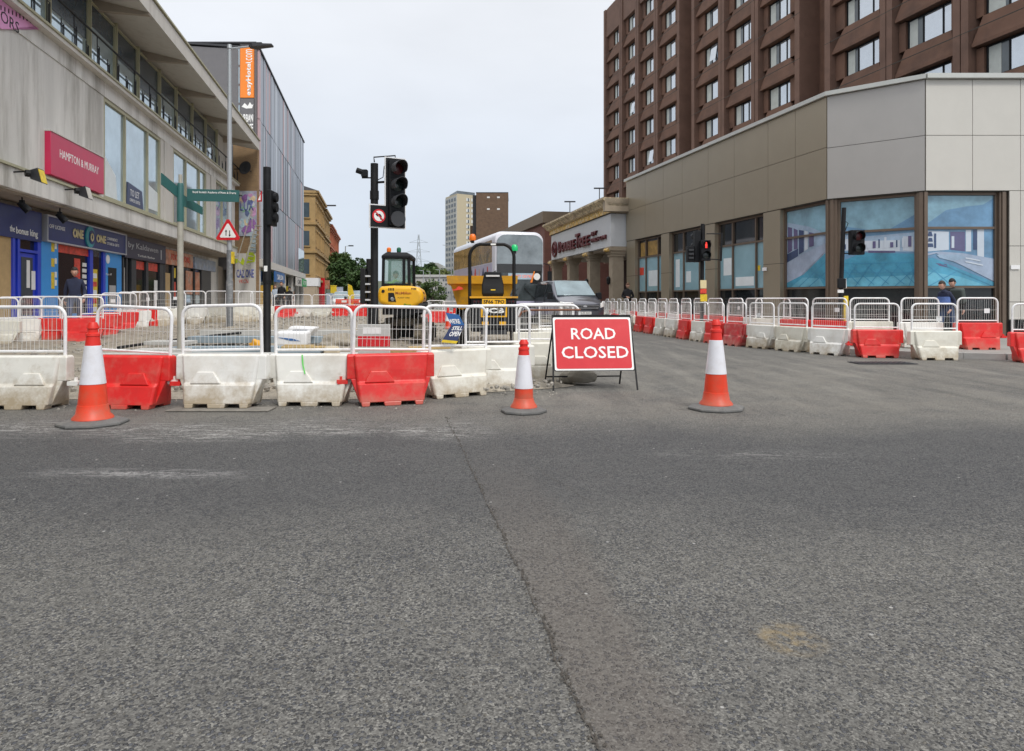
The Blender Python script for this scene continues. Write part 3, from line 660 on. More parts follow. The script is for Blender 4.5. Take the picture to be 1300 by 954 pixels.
# ================================================================ traffic cones
def cone(px, Y, H, label, wide=1, sleeve=(.36,.69), rz=.3, octo=True):
    t = thing('traffic_cone', label, 'traffic cone', (gx(px, Y), Y, 0.004), rz)
    k = H/1.0; R = .148*wide; T = .045
    b = MB(); n = 8; A = .30*wide
    ring = lambda r, z: [(r*cos(pi/8+i*pi/4)*(1.05), r*sin(pi/8+i*pi/4), z) for i in range(8)]
    if octo: b.loft([ring(A*.985,0), ring(A,.010), ring(A*.985,.024), ring(A*.84,.040), ring(A*.6,.052)])
    else: b.loft([ring(A*.99,0), ring(A,.02), ring(A*.97,.035), ring(A*.6,.05)])
    b.build('base', M['rubber_grey'], t)
    def rr(z): return R-(R-T)*(z-.055)/(H-.055-.02)
    z0, z1 = .055+sleeve[0]*(H-.055), .055+sleeve[1]*(H-.055)
    b = MB(); b.lathe([(R*1.22,.052),(R*1.2,.066),(rr(.10)*1.03,.10),(rr(.19),.19*k),(rr(.2)-.003,.192*k),(rr(z0),z0)], 32, cap=False); b.build('lower_cone', M['cone_red'], t, smooth=True)
    b = MB(); b.lathe([(rr(z0)+.0015,z0-.002),(rr(z0)+.004,z0),(rr(z1)+.004,z1),(rr(z1)+.0015,z1+.002)], 32, cap=False); b.build('reflective_sleeve', M['cone_sleeve'], t, smooth=True)
    b = MB(); b.lathe([(rr(z1),z1),(rr(.86*H),.86*H),(rr(.86*H)+.006,.865*H),(rr(.89*H)+.006,.89*H),(rr(.89*H)-.008,.9*H),(rr(.93*H)-.006,.93*H),(rr(.93*H)+.004,.94*H),(rr(.97*H)+.002,.97*H),(rr(.97*H)-.012,H),(.012,H)], 28); b.build('cone_top', M['cone_top'], t, smooth=True)
    return t
cone(118, 6.6, .98, 'tall red and white cone standing before the red barrier at the left', sleeve=(.36,.755), rz=.15)
cone(665, 7.3, .77, 'smaller red and white cone standing left of the road closed board', wide=.8, sleeve=(.28,.77))
c3 = cone(909, 7.5, .98, 'tall faded cone standing alone on the road right of the road closed board', sleeve=(.36,.755), rz=.4)
cone(569, 27, .9, 'small distant cone behind the left side of the dumper, left one of two', rz=.1); cone(577, 28, .9, 'small distant cone behind the left side of the dumper, right one of two', rz=.1)

# ================================================================ ROAD CLOSED board
t = thing('road_closed_sign', 'large red road closed board on a black folding frame, held down by a sandbag', 'road sign', (gx(755,9.1), 9.1, 0), radians(5))
# plate leans back; local frame: plate bottom edge at y=0, z=.27, top edge at y=.24
def pl(x, h, d=0):   # h up the plate, d out of it
    a = radians(17); return (x, h*sin(a)-d*cos(a), .265+h*cos(a)+0-d*sin(a))
W2, HP = .535, .73
def plate(w0, w1, h0, h1, d0, d1, m, name, par, r=.03, bev=0):
    b = MB(); pts = []
    for cx, ch, s in ((w1-r,h1-r,0),(w0+r,h1-r,1),(w0+r,h0+r,2),(w1-r,h0+r,3)):
        for k in range(5):
            a = s*pi/2+k*pi/8; pts.append((cx+r*cos(a), ch+r*sin(a)))
    b.loft([[pl(x,h,d0) for x, h in pts], [pl(x,h,d1) for x, h in pts]]); return b.build(name, m, par)
root = t
pl0 = plate(-W2-.012, W2+.012, -.012, HP+.012, -.012, .004, M['black_metal'], 'sign_plate', root, .02)
wb = plate(-W2, W2, 0, HP, .004, .007, M['sign_white'], 'border', pl0, .02)
rb = plate(-W2+.024, W2-.024, .024, HP-.024, .007, .010, M['sign_red'], 'red_field', pl0, .03)
def board_text(s, x0, x1, h0, h1):
    o = text(s, x0, x1, h0, h1, 0, M['sign_white'], pl0, depth=0, bold=.012)
    for v in o.data.vertices: v.co = Vector(pl(v.co.x, v.co.z, .0125))
board_text('ROAD', -.295, .315, .425, .585)
board_text('CLOSED', -.435, .475, .165, .33)
b = MB()
for s in (-1, 1):
    a = Vector(pl(s*W2, HP+.02, -.016)); f = Vector(pl(s*(W2+.0), -.30, -.016)); f = a+(f-a)*((a.z)/(a.z-f.z)); f.x += s*.03
    b.tube([a, f], .0135, 4)
b.tube([pl(-W2-.01, HP+.018, -.018), pl(W2+.01, HP+.018, -.018)], .0135, 4)
b.build('front_legs', M['black_metal'], root)
b = MB()
for s in (-1, 1):
    a = Vector(pl(s*(W2-.03), HP+.0, -.04)); b.tube([a, (s*(W2+.005)-.05, .62, 0)], .0135, 4)
b.tube([(-W2-.04,.55,.12),(W2-.05,.55,.12)], .013, 4); b.build('rear_legs', M['black_metal'], root)
# sandbag
def blob(name, c, r, m, label, cat, rz=0, group=None, nz_=.10):
    bm = bmesh.new(); bmesh.ops.create_icosphere(bm, subdivisions=4, radius=1)
    for v in bm.verts:
        p = v.co.copy(); k = 1+nz_*mnoise.noise(p*2.1+Vector((c[0]*3,0,0)))+.03*mnoise.noise(p*7)
        x = p.x; e = 1-.25*abs(x)**3
        v.co = Vector((p.x*r[0]*k, p.y*r[1]*k*e, max(-.62, p.z)*r[2]*k*e))
    me = bpy.data.meshes.new(name); bm.to_mesh(me); bm.free(); me.materials.append(m)
    for p in me.polygons: p.use_smooth = True
    o = bpy.data.objects.new(name, me); COL.objects.link(o); o.location = c; o.rotation_euler = (0,0,rz)
    return tag(o, label, cat, group)
blob('sandbag', (gx(738,9.75), 9.66, .115), (.22,.14,.125), M['sandbag'], 'full grey sandbag lying over the rear bar of the road closed frame', 'sandbag', .1)
blob('sandbag', (gx(719,9.75), 9.72, .085), (.11,.10,.10), M['sandbag'], 'smaller dark sandbag tucked left of the full one under the board', 'sandbag', .5)
b = MB(); b.lathe([(.06,.0),(.055,.06),(.02,.09)], 12); o = b.build('warning_lamp', M['cone_top']); o.location = (gx(737,9.85), 9.95, .21); tag(o, 'red lamp lying on the sandbag behind the road closed board', 'lamp')
# steel plate under a near barrier, drain cover
b = MB(); b.box(-.55,.55,-.12,.16,0,.012); o = b.build('steel_plate', mat('plate_grey', (.20,.185,.16), .8, var=.3, scale=6), bevel=.004); o.location = (gx(282,7.45), 7.42, .004); tag(o, 'flat grey plate on the road under a white barrier', 'plate')
for nb_ in (nb[3],): nb_.location.z = .016
b = MB(); b.box(-.55,.55,-.22,.22,0,.010)
for i in range(11):
    for j in range(3): b.box(-.52+i*.095,-.46+i*.095,-.18+j*.13,-.09+j*.13,.010,.016)
o = b.build('drain_cover', M['dark_grey']); o.location = (gx(1120,12.9), 12.9, .006); tag(o, 'dark ribbed iron cover in the road before the right-hand barriers', 'drain cover')
# ================================================================ facade helper
class Fac:
    """vertical plane through (x0,y0) along d; local x along it, local -y towards the street"""
    def __init__(s, x0, y0, dx, dy):
        l = sqrt(dx*dx+dy*dy); s.x0, s.y0, s.dx, s.dy = x0, y0, dx/l, dy/l; s.a = atan2(dy, dx)
    def s(s, px, n=0):
        k = (px-650)/F; ox, oy = s.dy*n, -s.dx*n
        return (s.x0+ox-k*(s.y0+oy))/(k*s.dy-s.dx)
    def Y(s, px, n=0): return s.y0-s.dx*n+s.s(px, n)*s.dy
    def z(s, px, py, n=0): return HC-(py-HZ)/F*s.Y(px, n)
    def W(s, l, n=0, z=0): return Vector((s.x0+l*s.dx+n*s.dy, s.y0+l*s.dy-n*s.dx, z))
    def thing(s, name, label, cat, l=0, n=0, group=None, z=0): return thing(name, label, cat, s.W(l, n, z), s.a, group)

# ================================================================ concrete building with the shops, left
LF = Fac(-9.4-.195*4, 4, -.195, 1)
END = LF.s(306, .4)
zb0, zb1 = 4.02, 4.57            # canopy beam
lb_ = LF.thing('shop_building', 'long grey concrete building with balcony and canopy over the shops at the left', 'building')
S0 = -6
WIN1 = [(131,214),(220,289)]     # glazed bays of the first floor (photo columns)
w0 = LF.s(132.5, 0); w1 = LF.s(208, 0)
SB1 = LF.z(306, 236, .25); SB0 = SB1-.13; BB = SB1-.62   # balcony slab, underside of the beam below it
ws = LF.s(131.5); 
b = MB()
b.box(S0, ws, 0, 9, zb1, BB-.003)                              # blank rendered wall
b.box(ws, END, .35, 9, zb1, SB0-.01)                               # wall behind the glazing
b.box(S0, END, 1.0, 9, .1, zb0-.003)
b.box(S0, END, .25, 9, SB1, 11.2)
b.build('wall', M['concrete'], lb_)
b = MB(); b.box(S0, END+.3, -.12, 1.2, zb0, zb1); b.build('canopy_beam', M['concrete'], lb_, bevel=.01)
b = MB(); b.box(S0, END+.3, -.17, .3, zb1+.003, zb1+.07); b.build('canopy_flashing', M['olive_frame'], lb_)
b = MB(); b.box(S0, END+.3, -.25, .24, SB0, SB1); b.build('balcony_slab', M['concrete_light'], lb_, bevel=.01)
b = MB(); b.box(S0, END, -.03, .34, BB, SB0-.003); b.build('edge_beam', M['concrete'], lb_)
b = MB(); b.box(S0, END+.35, -.29, -.1, SB1+.003, SB1+.07); b.build('slab_edging', M['olive_frame'], lb_)
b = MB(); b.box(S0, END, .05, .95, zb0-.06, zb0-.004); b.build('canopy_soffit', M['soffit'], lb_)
# roof slab with deep eaves, soffit rising to the wall, brackets
b = MB(); RO = 1.5
b.loft([[(x,-RO,11.05),(x,-RO,11.62),(x,-RO+.35,11.66),(x,9,11.9),(x,9,11.3),(x,.2,11.38)] for x in (S0, END+.25)])
rf = b.build('roof', M['concrete_light'], lb_)
b = MB(); b.box(S0, END+.35, -RO-.06, -RO+.2, 11.67, 11.74); b.build('roof_edging', M['olive_frame'], rf)
b = MB(); xx = S0+1
while xx < END: b = MB(); b.hexa([(xx,-RO+.02,10.98),(xx+.18,-RO+.02,10.98),(xx+.18,.25,11.0),(xx,.25,11.0),(xx,-RO+.02,11.2),(xx+.18,-RO+.02,11.2),(xx+.18,.25,11.5),(xx,.25,11.5)]); b.build('bracket', M['soffit'], rf); xx += 4.9
# first floor glazing
def glazing(parent, l0, l1, z0, z1, ys, nm, gm, mull=.06, fr=.07, splits=None, transom=None, proud=.05, name='window'):
    """one framed window: frame, mullions as one part, panes as one sub-part"""
    b = MB(); b.box(l0, l1, ys-proud, ys+.12, z0, z0+fr); b.box(l0, l1, ys-proud, ys+.12, z1-fr, z1)
    b.box(l0, l0+fr, ys-proud+.002, ys+.12, z0+fr, z1-fr); b.box(l1-fr, l1, ys-proud+.002, ys+.12, z0+fr, z1-fr)
    for m_ in (splits or []): b.box(m_-mull/2, m_+mull/2, ys-proud+.004, ys+.12, z0+fr, z1-fr)
    if transom: 
        for tz in (transom if isinstance(transom, (list, tuple)) else [transom]): b.box(l0+fr, l1-fr, ys-proud+.01, ys+.1, tz-mull/2, tz+mull/2)
    o = b.build(name, nm, parent)
    b = MB(); b.box(l0+.01, l1-.01, ys+.03, ys+.05, z0+.01, z1-.01); b.build('panes', gm, o)
    return o
zw0, zw1 = zb1+.10, BB-.01
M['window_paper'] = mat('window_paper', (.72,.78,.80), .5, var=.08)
bays = [(132, 204, [160, 188.5]), (220, 262, [237, 254]), (273, 292, [283])]
for a, c, sp in bays:
    l0, l1 = LF.s(a), LF.s(c)
    glazing(lb_, l0, l1, zw0, zw1, .06, M['olive_frame'], M['pane_light'], .10, .12, [LF.s(q) for q in sp])
for a, c in ((204,208),(208,215),(215,220),(262,267),(267,273)):
    b = MB(); b.box(LF.s(a)+.02, LF.s(c)-.02, .0 if c-a < 6 else -.05, .36, zb1+.075, BB-.004); b.build('pier', M['concrete_light'], lb_)
b = MB(); b.box(LF.s(292)+.02, END, -.02, .36, zb1+.075, BB-.004)
b.build('pier', M['concrete_light'], lb_)
# things seen in the windows: pale paper, notice board
b = MB(); b.poly([(LF.s(133)+.1,.082,zw0+.15),(LF.s(152),.082,zw0+.15),(LF.s(150),.082,zw0+1.0),(LF.s(133)+.1,.082,zw0+1.6)])
b.build('window_paper', M['window_paper'], lb_); b = MB(); b.poly([(LF.s(190),.082,zw0+.3),(LF.s(203),.082,zw0+.3),(LF.s(203),.082,zw0+1.1),(LF.s(190),.082,zw0+1.3)]); b.build('window_paper', M['window_paper'], lb_)
bl = LF.thing('letting_board', 'dark blue letting board leaning inside the first floor window above the shops', 'board', LF.s(163), -.0)
b = MB(); lx = LF.s(184)-LF.s(163); b.prism([(0,.075,zw0+.14),(lx,.075,zw0+.14),(lx-.15,.075,zw0+.85),(.1,.075,zw0+.98)], (0,-.02,0)); b.build('panel', M['navy_board'], bl)
text('TO LET', .35, lx-.5, zw0+.5, zw0+.75, .052, M['white'], bl, depth=.003); text('OFFICE SUITES', .3, lx-.4, zw0+.28, zw0+.40, .052, M['white'], bl, depth=.003)
# upper floor glazing and balcony rail
M['blind_blue'] = mat('blind_blue', (.045,.065,.085), .25, var=.4, scale=2)
z20, z21 = SB1+.12, 11.05
ub = [10,45,66,82,101,119,134,150,163,178,186,196,208,217,228,240,249,258,268,279]
ulx = [LF.s(p, 0) for p in (-60,-20)]+[LF.s(p, 0) for p in ub]
ulx = [LF.s(-240), LF.s(-120), LF.s(-60), LF.s(-20), LF.s(15), LF.s(66), LF.s(117), LF.s(150), LF.s(178), LF.s(205), LF.s(226), LF.s(246), LF.s(263), LF.s(277)]
for i, (l0, l1) in enumerate(zip(ulx, ulx[1:])):
    o_ = glazing(lb_, l0+.035, l1-.035, z20, z21+.02, .12, M['olive_frame'], M['pane_light'], .05, .05, [])
    b = MB(); b.box(l0+.1, l1-.1, .132, .149, z21-.75-.3*(i*7 % 3), z21-.05); b.build('blind', M['blind_blue'], o_)
for l in ulx[1:]:
    b = MB(); b.box(l-.033, l+.033, .02, .26, z20-.1, z21+.12); b.build('mullion', M['olive_frame'], lb_)
rl = MB(); rl.tube([(S0+2,-.22,SB1+1.02),(END+.4,-.22,SB1+1.02),(END+.4,.1,SB1+1.02)], .034, 8)
x = S0+2.2; k = 0
while x < END+.3:
    h = [.62,.36][k % 2]; rl.box(x-.012, x+.012, -.232, -.208, SB1+.1, SB1+(1.0 if k % 2 == 0 else .55)); rl.box(x+.16, x+.184, -.232, -.208, SB1+.1, SB1+(.72 if k % 2 == 0 else .45))
    rl.box(x+.0125, x+.1595, -.230, -.21, SB1+(.70 if k % 2 == 0 else .43), SB1+(.72 if k % 2 == 0 else .45)); rl.box(x+.08, x+.1, -.23, -.21, SB1+.1, SB1+(.65 if k % 2 == 0 else .40))
    x += .86; k += 1
rl.build('balcony_rail', M['black_metal'], lb_)
# magenta sign
l0, l1 = LF.s(64.5, .16), LF.s(132, .16); zs1, zs0 = LF.z(64.5,166.5,.16), LF.z(64.5,221.5,.16)
sg = LF.thing('shop_sign', 'deep pink box sign with thin white lettering on the blank concrete wall', 'sign', l0, 0)
b = MB(); b.box(0, l1-l0, -.16, 0, zs0, zs1); b.build('box', M['magenta'], sg, bevel=.01)
b = MB(); b.box(-.01, l1-l0+.02, -.18, -.002, zs1+.002, zs1+.04); b.build('cover_strip', M['concrete_light'], sg)
text('HAMPTON & MURRAY', .55, l1-l0-.45, zs0+(zs1-zs0)*.48, zs0+(zs1-zs0)*.68, -.161, M['sign_white'], sg, depth=.004)
# pink painted sign, top left
l0 = LF.s(-90); l1 = LF.s(50.0); zt = LF.z(10,0)
ps = LF.thing('painted_sign', 'pink painted sign with dark hand lettering at the top left corner of the wall', 'sign', 0, 0)
zA = LF.z(0,36.5,.02); zB = LF.z(50,32,.02)
b = MB(); b.prism([(l0,-.034,zA-.05),(LF.s(0),-.034,zA),(l1,-.034,zB),(l1-.15,-.034,SB0-.02),(l0,-.034,SB0-.02)], (0,-.016,0))
b.build('panel', M['pink'], ps)
text('ORS', LF.s(-1,.02), LF.s(22.5,.02), LF.z(0,26,.05), LF.z(0,6,.05)-.1, -.051, M['black'], ps, depth=.003)
b = MB(); n = 26
for i in range(n):
    x = l0+(l1-l0)*(i+.5)/n; b.box(x, x+.035, -.06, -.051, zA-.02+(zB-zA)*i/n, zA+.09+(zB-zA)*i/n)
b.build('fringe', M['black'], ps)
# floodlights on the canopy, spotlights under it
def floodlight(px, py, lab, s=1):
    l = LF.s(px, .6); z = LF.z(px, py, .6)
    t = LF.thing('floodlight', lab, 'lamp', l, 0); 
    b = MB(); b.tube([(0,-.0,z+.02),(0,-.35,z+.05),(0,-.45,z+.02)], .02, 6); b.tube([(-.08,-.42,z),(-.02,-.50,z)], .09, 10); b.build('bracket', M['black_metal'], t)
    b = MB(); b.hexa([(.0,-.75,z-.22),(.34,-.75,z-.22),(.30,-.48,z-.12),(.04,-.48,z-.12),(.0,-.66,z+.16),(.34,-.66,z+.16),(.30,-.46,z+.10),(.04,-.46,z+.10)]); b.build('housing', M['dark_grey'], t)
    b = MB(); b.prism([(.02,-.752,z-.20),(.32,-.752,z-.20),(.32,-.665,z+.14),(.02,-.665,z+.14)], (0,-.012,-.004)); b.build('lens', M['poster_yel'] if s else M['concrete_light'], t)
floodlight(44, 221, 'square floodlight with yellowed glass on the canopy edge left of the pink sign')
floodlight(105, 243, 'square floodlight with pale glass on the canopy below the pink sign', 0)
def spot(px, py, lab):
    l = LF.s(px, -.15); z = LF.z(px, py, -.15); t = LF.thing('spotlight', lab, 'lamp', l, -.15)
    b = MB(); b.tube([(0,0,zb0-.07),(0,0,z+.12)], .02, 6); b.box(-.05,.05,-.05,.05,z,z+.16); b.build('bracket', M['black'], t)
    b = MB(); b.tube([(-.02,.06,z+.1),(.06,-.14,z-.12)], [.08,.11], 10); b.build('lamp_head', M['black_plastic'], t)
spot(28, 262, 'black spotlight under the canopy above the boarded blue shop')
spot(76, 276, 'black spotlight under the canopy in front of the framed navy sign')
# --- shopfronts; every unit is a thing behind the canopy
NS = -.75
def sz(px, py, n=NS): return LF.z(px, py, n)
def unit(name, lab, px0, px1): return LF.thing(name, lab, 'shop', LF.s(px0, NS), NS)
def panel(par, px0, px1, z0, z1, m, name='panel', y0=-.02, y1=.2, base=None):
    L0 = base; b = MB(); b.box(LF.s(px0, NS)-L0, LF.s(px1, NS)-L0, y0, y1, z0, z1); return b.build(name, m, par)
G0 = .12
zs = 3.02; zt = 3.80
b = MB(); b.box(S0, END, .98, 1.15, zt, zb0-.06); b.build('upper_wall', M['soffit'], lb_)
# unit 1 : navy sign and blue door
P0 = -60; B0 = LF.s(P0, NS); u = unit('small_shop', 'dark blue shop front with boarded window and navy name board, far left', P0, 50)
panel(u, -60, 50, zs-.1, zt, M['shop_navy'], 'fascia', -.06, .2, B0)
text('the', LF.s(12,NS+.06)-B0, LF.s(18.3,NS+.06)-B0, sz(15,294)-.02, sz(15,288)+.03, -.065, M['sign_white'], u, depth=.01)
text('bonus king', LF.s(20,NS+.06)-B0, LF.s(47.5,NS+.06)-B0, sz(20,297.5)-.05, sz(20,289.3)+.02, -.065, M['sign_white'], u, depth=.01, bold=.02)
panel(u, -60, 14, G0, zs-.104, M['plywood'], 'boarding', 0, .2, B0)
panel(u, 14, 17.5, G0, zs-.104, M['shop_blue'], 'frame', -.04, .2, B0); panel(u, 20.5, 23.5, G0, zs-.104, M['shop_blue'], 'frame', -.04, .2, B0); panel(u, 46, 50, G0, zs-.104, M['shop_blue'], 'frame', -.04, .2, B0)
panel(u, 17.5, 20.5, G0, zs-.104, M['pane_dark'], 'side_glass', .06, .2, B0)
panel(u, 23.5, 46, sz(35,321), sz(35,317.5), M['shop_blue'], 'transom', -.04, .2, B0)
panel(u, 23.5, 46, sz(35,317.5)+.003, zs-.104, M['pane_dark'], 'fanlight', .06, .2, B0)
d = panel(u, 24, 45.5, G0, sz(35,322), M['shop_blue'], 'door', .02, .1, B0)
panel(d, 27.5, 42, .75, sz(35,327), M['pane_mid'], 'door_glass', .008, .019, B0)
panel(d, 34, 38, 1.55, 2.35, M['sign_white'], 'notice', .000, .007, B0); panel(d, 40.2, 45, 1.5, 2.05, M['sign_white'], 'notice', .000, .007, B0)
# unit 2 : framed navy sign, light blue pilasters
B0 = LF.s(51, NS); u = unit('small_shop', 'light blue convenience shop front with silver framed navy sign and posters', 51, 155)
fs = panel(u, 54, 155, zs, 3.74, M['shop_navy'], 'fascia', -.12, .2, B0)
b = MB(); fx0, fx1 = LF.s(54,NS)-B0, LF.s(155,NS)-B0
for a in ((fx0,fx1,zs-.05,zs-.002),(fx0,fx1,3.742,3.79),(fx0-.05,fx0-.002,zs-.05,3.79),(fx1+.002,fx1+.05,zs-.05,3.79)): b.box(a[0],a[1],-.16,.0,a[2],a[3])
b.build('sign_frame', M['silver'], fs)
def X_(px): return LF.s(px, NS+.12)-B0
M['gold'] = mat('gold', (.72,.62,.35), .5); M['crescent'] = mat('crescent', (.03,.28,.33), .4, var=.4)
text('OFF LICENSE', X_(62.5), X_(82.5), 3.40, 3.52, -.122, M['sign_white'], fs, depth=.006)
text('ONE', X_(92), X_(105.5), 3.25, 3.56, -.122, M['gold'], fs, depth=.02, bold=.04)
text('ONE', X_(122), X_(134), 3.25, 3.54, -.122, M['gold'], fs, depth=.02, bold=.04)
text('CONVENIENCE', X_(136), X_(149), 3.42, 3.53, -.122, M['sign_white'], fs, depth=.006); text('STORE & GIFTS', X_(136), X_(151), 3.24, 3.34, -.122, M['sign_white'], fs, depth=.006)
b = MB(); cx, cz = X_(113.5), 3.38; b.disc((cx,-.14,cz), (0,1,0), .37, .04, 32); b.build('roundel', M['crescent'], fs)
b = MB(); b.disc((cx+.10,-.165,cz), (0,1,0), .24, .02, 28); b.build('roundel_centre', M['shop_navy'], fs)
text('O', cx-.06, cx+.2, cz-.15, cz+.15, -.176, M['gold'], fs, depth=.02, bold=.03)
panel(u, 51, 63, G0, zs-.06, M['light_blue'], 'pilaster', -.03, .2, B0)
panel(u, 63, 73, G0, zs-.06, M['light_blue'], 'pilaster', -.02, .2, B0)
for i, py in enumerate((315,334,351.5,362)): 
    zz = sz(66,py); panel(u, 64, 68, zz-.12, zz+.14, M['poster_yel'], 'sticker', -.027, -.021, B0); panel(u, 68.5, 71, zz-.02, zz+.16, M['sign_white'], 'sticker', -.027, -.021, B0)
panel(u, 73, 113, .75, zs-.06, M['pane_dark'], 'shop_window', .05, .2, B0); panel(u, 73, 113, G0, .745, M['light_blue'], 'stall_riser', .0, .2, B0)
panel(u, 73, 113, zs-.3, zs-.062, M['poster_red'], 'awning_box', .02, .048, B0)
panel(u, 96, 103.5, 1.7, 2.6, M['poster_red'], 'poster', .04, .049, B0)
for i in range(5): panel(u, 106.3, 111.5, 1.55+i*.2, 1.68+i*.2, M['sign_white'], 'window_letter', .04, .049, B0)
panel(u, 113, 117, G0, zs-.06, M['shop_blue'], 'frame', -.03, .2, B0); panel(u, 130, 133, G0, zs-.06, M['shop_blue'], 'frame', -.03, .2, B0)
dd = panel(u, 117, 130, G0, 2.75, M['pane_dark'], 'door', .04, .1, B0); panel(dd, 117.2, 124.8, .7, 2.3, M['poster_yel'], 'poster', .03, .039, B0); panel(u, 117, 130, 2.755, zs-.06, M['pane_mid'], 'fanlight', .04, .1, B0)
for i in range(5): panel(dd, 118.2, 123.8, .78+i*.3, .95+i*.3, M['poster_red'] if i % 2 else M['white'], 'poster_print', .02, .029, B0)
panel(u, 133, 148.5, G0, zs-.06, M['light_blue'], 'panel', -.03, .2, B0); panel(u, 148.5, 155, G0, zs-.06, M['light_blue'], 'pilaster', .02, .2, B0)
bb_ = panel(u, 136, 146.5, .9, 2.42, M['black'], 'black_poster', -.04, -.031, B0)
text('Pay off', X_(137.5), X_(144.5), 2.1, 2.2, -.041, M['white'], bb_, depth=.002); panel(bb_, 137.2, 145.2, 1.0, 1.75, M['silver'], 'poster_picture', -.048, -.041, B0)
b = MB(); cx = X_(140); b.lathe([(.17,0),(.16,.02)], 20); o = b.build('roundel', M['white'], u); o.rotation_euler = (pi/2,0,0); o.location = (cx,-.031,2.72)
# unit 3 : dark barber front
B0 = LF.s(156, NS); u = unit('small_shop', 'dark grey barber shop front with black name board and pale lettering', 156, 208)
M['plum'] = mat('plum', (.022,.018,.048), .4, var=.1)
fs = panel(u, 156, 208, zs-.12, 3.74, M['plum'], 'fascia', -.08, .2, B0)
text('by Kaldawen', LF.s(160,NS)-B0, LF.s(198,NS)-B0, 3.25, 3.56, -.085, M['silver'], fs, depth=.008); text('Turkish Barber', LF.s(172,NS)-B0, LF.s(194,NS)-B0, 3.02, 3.11, -.085, M['sign_white'], fs, depth=.004)
b = MB(); b.xz([(LF.s(201.6,NS)-B0,3.06),(LF.s(202.6,NS)-B0,3.06),(LF.s(202.8,NS)-B0,3.5),(LF.s(201.4,NS)-B0,3.5)], -.09, -.081); b.build('emblem', M['silver'], fs)
panel(u, 156, 208, G0, .8, M['dark_grey'], 'stall_riser', 0, .2, B0)
panel(u, 156, 208, .805, zs-.124, M['pane_dark'], 'shop_window', .08, .2, B0)
for a, c in ((156,157.5),(160.5,162),(167,173),(185.5,188.5),(203,208)): panel(u, a, c, .805, zs-.124, M['dark_grey'], 'frame', .0, .078, B0)
panel(u, 157.5, 160.5, .9, 2.5, M['concrete_light'], 'blind', .06, .078, B0)
for a, c in ((174,185),(189,202)): panel(u, a, c, 2.5, 2.85, M['poster_red'], 'window_sign', .07, .078, B0)
panel(u, 198, 202, 1.2, 2.1, M['sign_white'], 'notice', .07, .078, B0)
# unit 4 : orange sign
B0 = LF.s(208.5, NS); u = unit('small_shop', 'small shop front with washed out orange sign, open doorway and orange posters', 208.5, 245)
M['faded_orange'] = mat('faded_orange', (.55,.22,.12), .6, var=.5, scale=3, dirt=(.5,.5,.42), dscale=2, damt=.8)
fs = panel(u, 208.5, 243, zs-.1, 3.62, M['faded_orange'], 'fascia', -.08, .2, B0); text('FOOD STORE', LF.s(215,NS)-B0, LF.s(239,NS)-B0, 3.15, 3.45, -.085, M['poster_red'], fs, depth=.008, bold=.02)
panel(u, 208.5, 245, G0, zs-.105, M['pane_dark'], 'shop_window', .08, .2, B0)
for a, c in ((208.5,210),(218.5,221),(225,227),(231,234)): panel(u, a, c, G0, zs-.105, M['dark_grey'], 'frame', .0, .078, B0)
panel(u, 210, 217.5, G0, 2.5, M['plywood'], 'doorway', .06, .078, B0); panel(u, 221, 224.5, 1.3, 2.1, M['poster_red'], 'poster', .05, .078, B0); panel(u, 221, 224.5, 2.3, 2.8, M['poster_yel'], 'poster', .05, .078, B0)
# unit 5
B0 = LF.s(245.5, NS); u = unit('small_shop', 'shop front with faded blue sign, orange window posters and closed shutter', 245.5, 290)
M['faded_blue'] = mat('faded_blue', (.30,.36,.46), .6, var=.4, scale=3, dirt=(.5,.45,.35), dscale=2, damt=.8)
fs = panel(u, 245.5, 272, zs-.1, 3.55, M['faded_blue'], 'fascia', -.08, .2, B0)
panel(u, 235.5, 267.5, G0, zs-.105, M['pane_dark'], 'shop_window', .08, .2, B0)
for a, c in ((237.5,245.5),(248,254.5)): panel(u, a, c, 1.5, 2.75, M['faded_orange'], 'poster', .04, .078, B0); panel(u, a, c, 1.0, 1.45, M['pane_light'], 'poster', .04, .078, B0)
panel(u, 245.6, 247.9, G0, zs-.105, M['black'], 'frame', .0, .079, B0)
b = MB(); a0, a1 = LF.s(256,NS)-B0, LF.s(267.5,NS)-B0
for i in range(26): b.hexa([(a0,.0,G0+i*.108),(a1,.0,G0+i*.108),(a1,.06,G0+i*.108),(a0,.06,G0+i*.108),(a0,-.03,G0+.10+i*.108),(a1,-.03,G0+.10+i*.108),(a1,.06,G0+.10+i*.108),(a0,.06,G0+.10+i*.108)])
b.build('roller_shutter', M['shutter'], u)
panel(u, 267.6, 272.5, G0, zs-.105, M['concrete_light'], 'pilaster', -.02, .2, B0)
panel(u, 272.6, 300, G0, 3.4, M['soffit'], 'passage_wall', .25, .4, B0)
# brick flank and graffiti at the far end, stair
GE = LF.W(END+.02)
M['brick_y'] = brick_mat('brick_y', (.30,.185,.085), (.25,.15,.07), (.24,.19,.13))
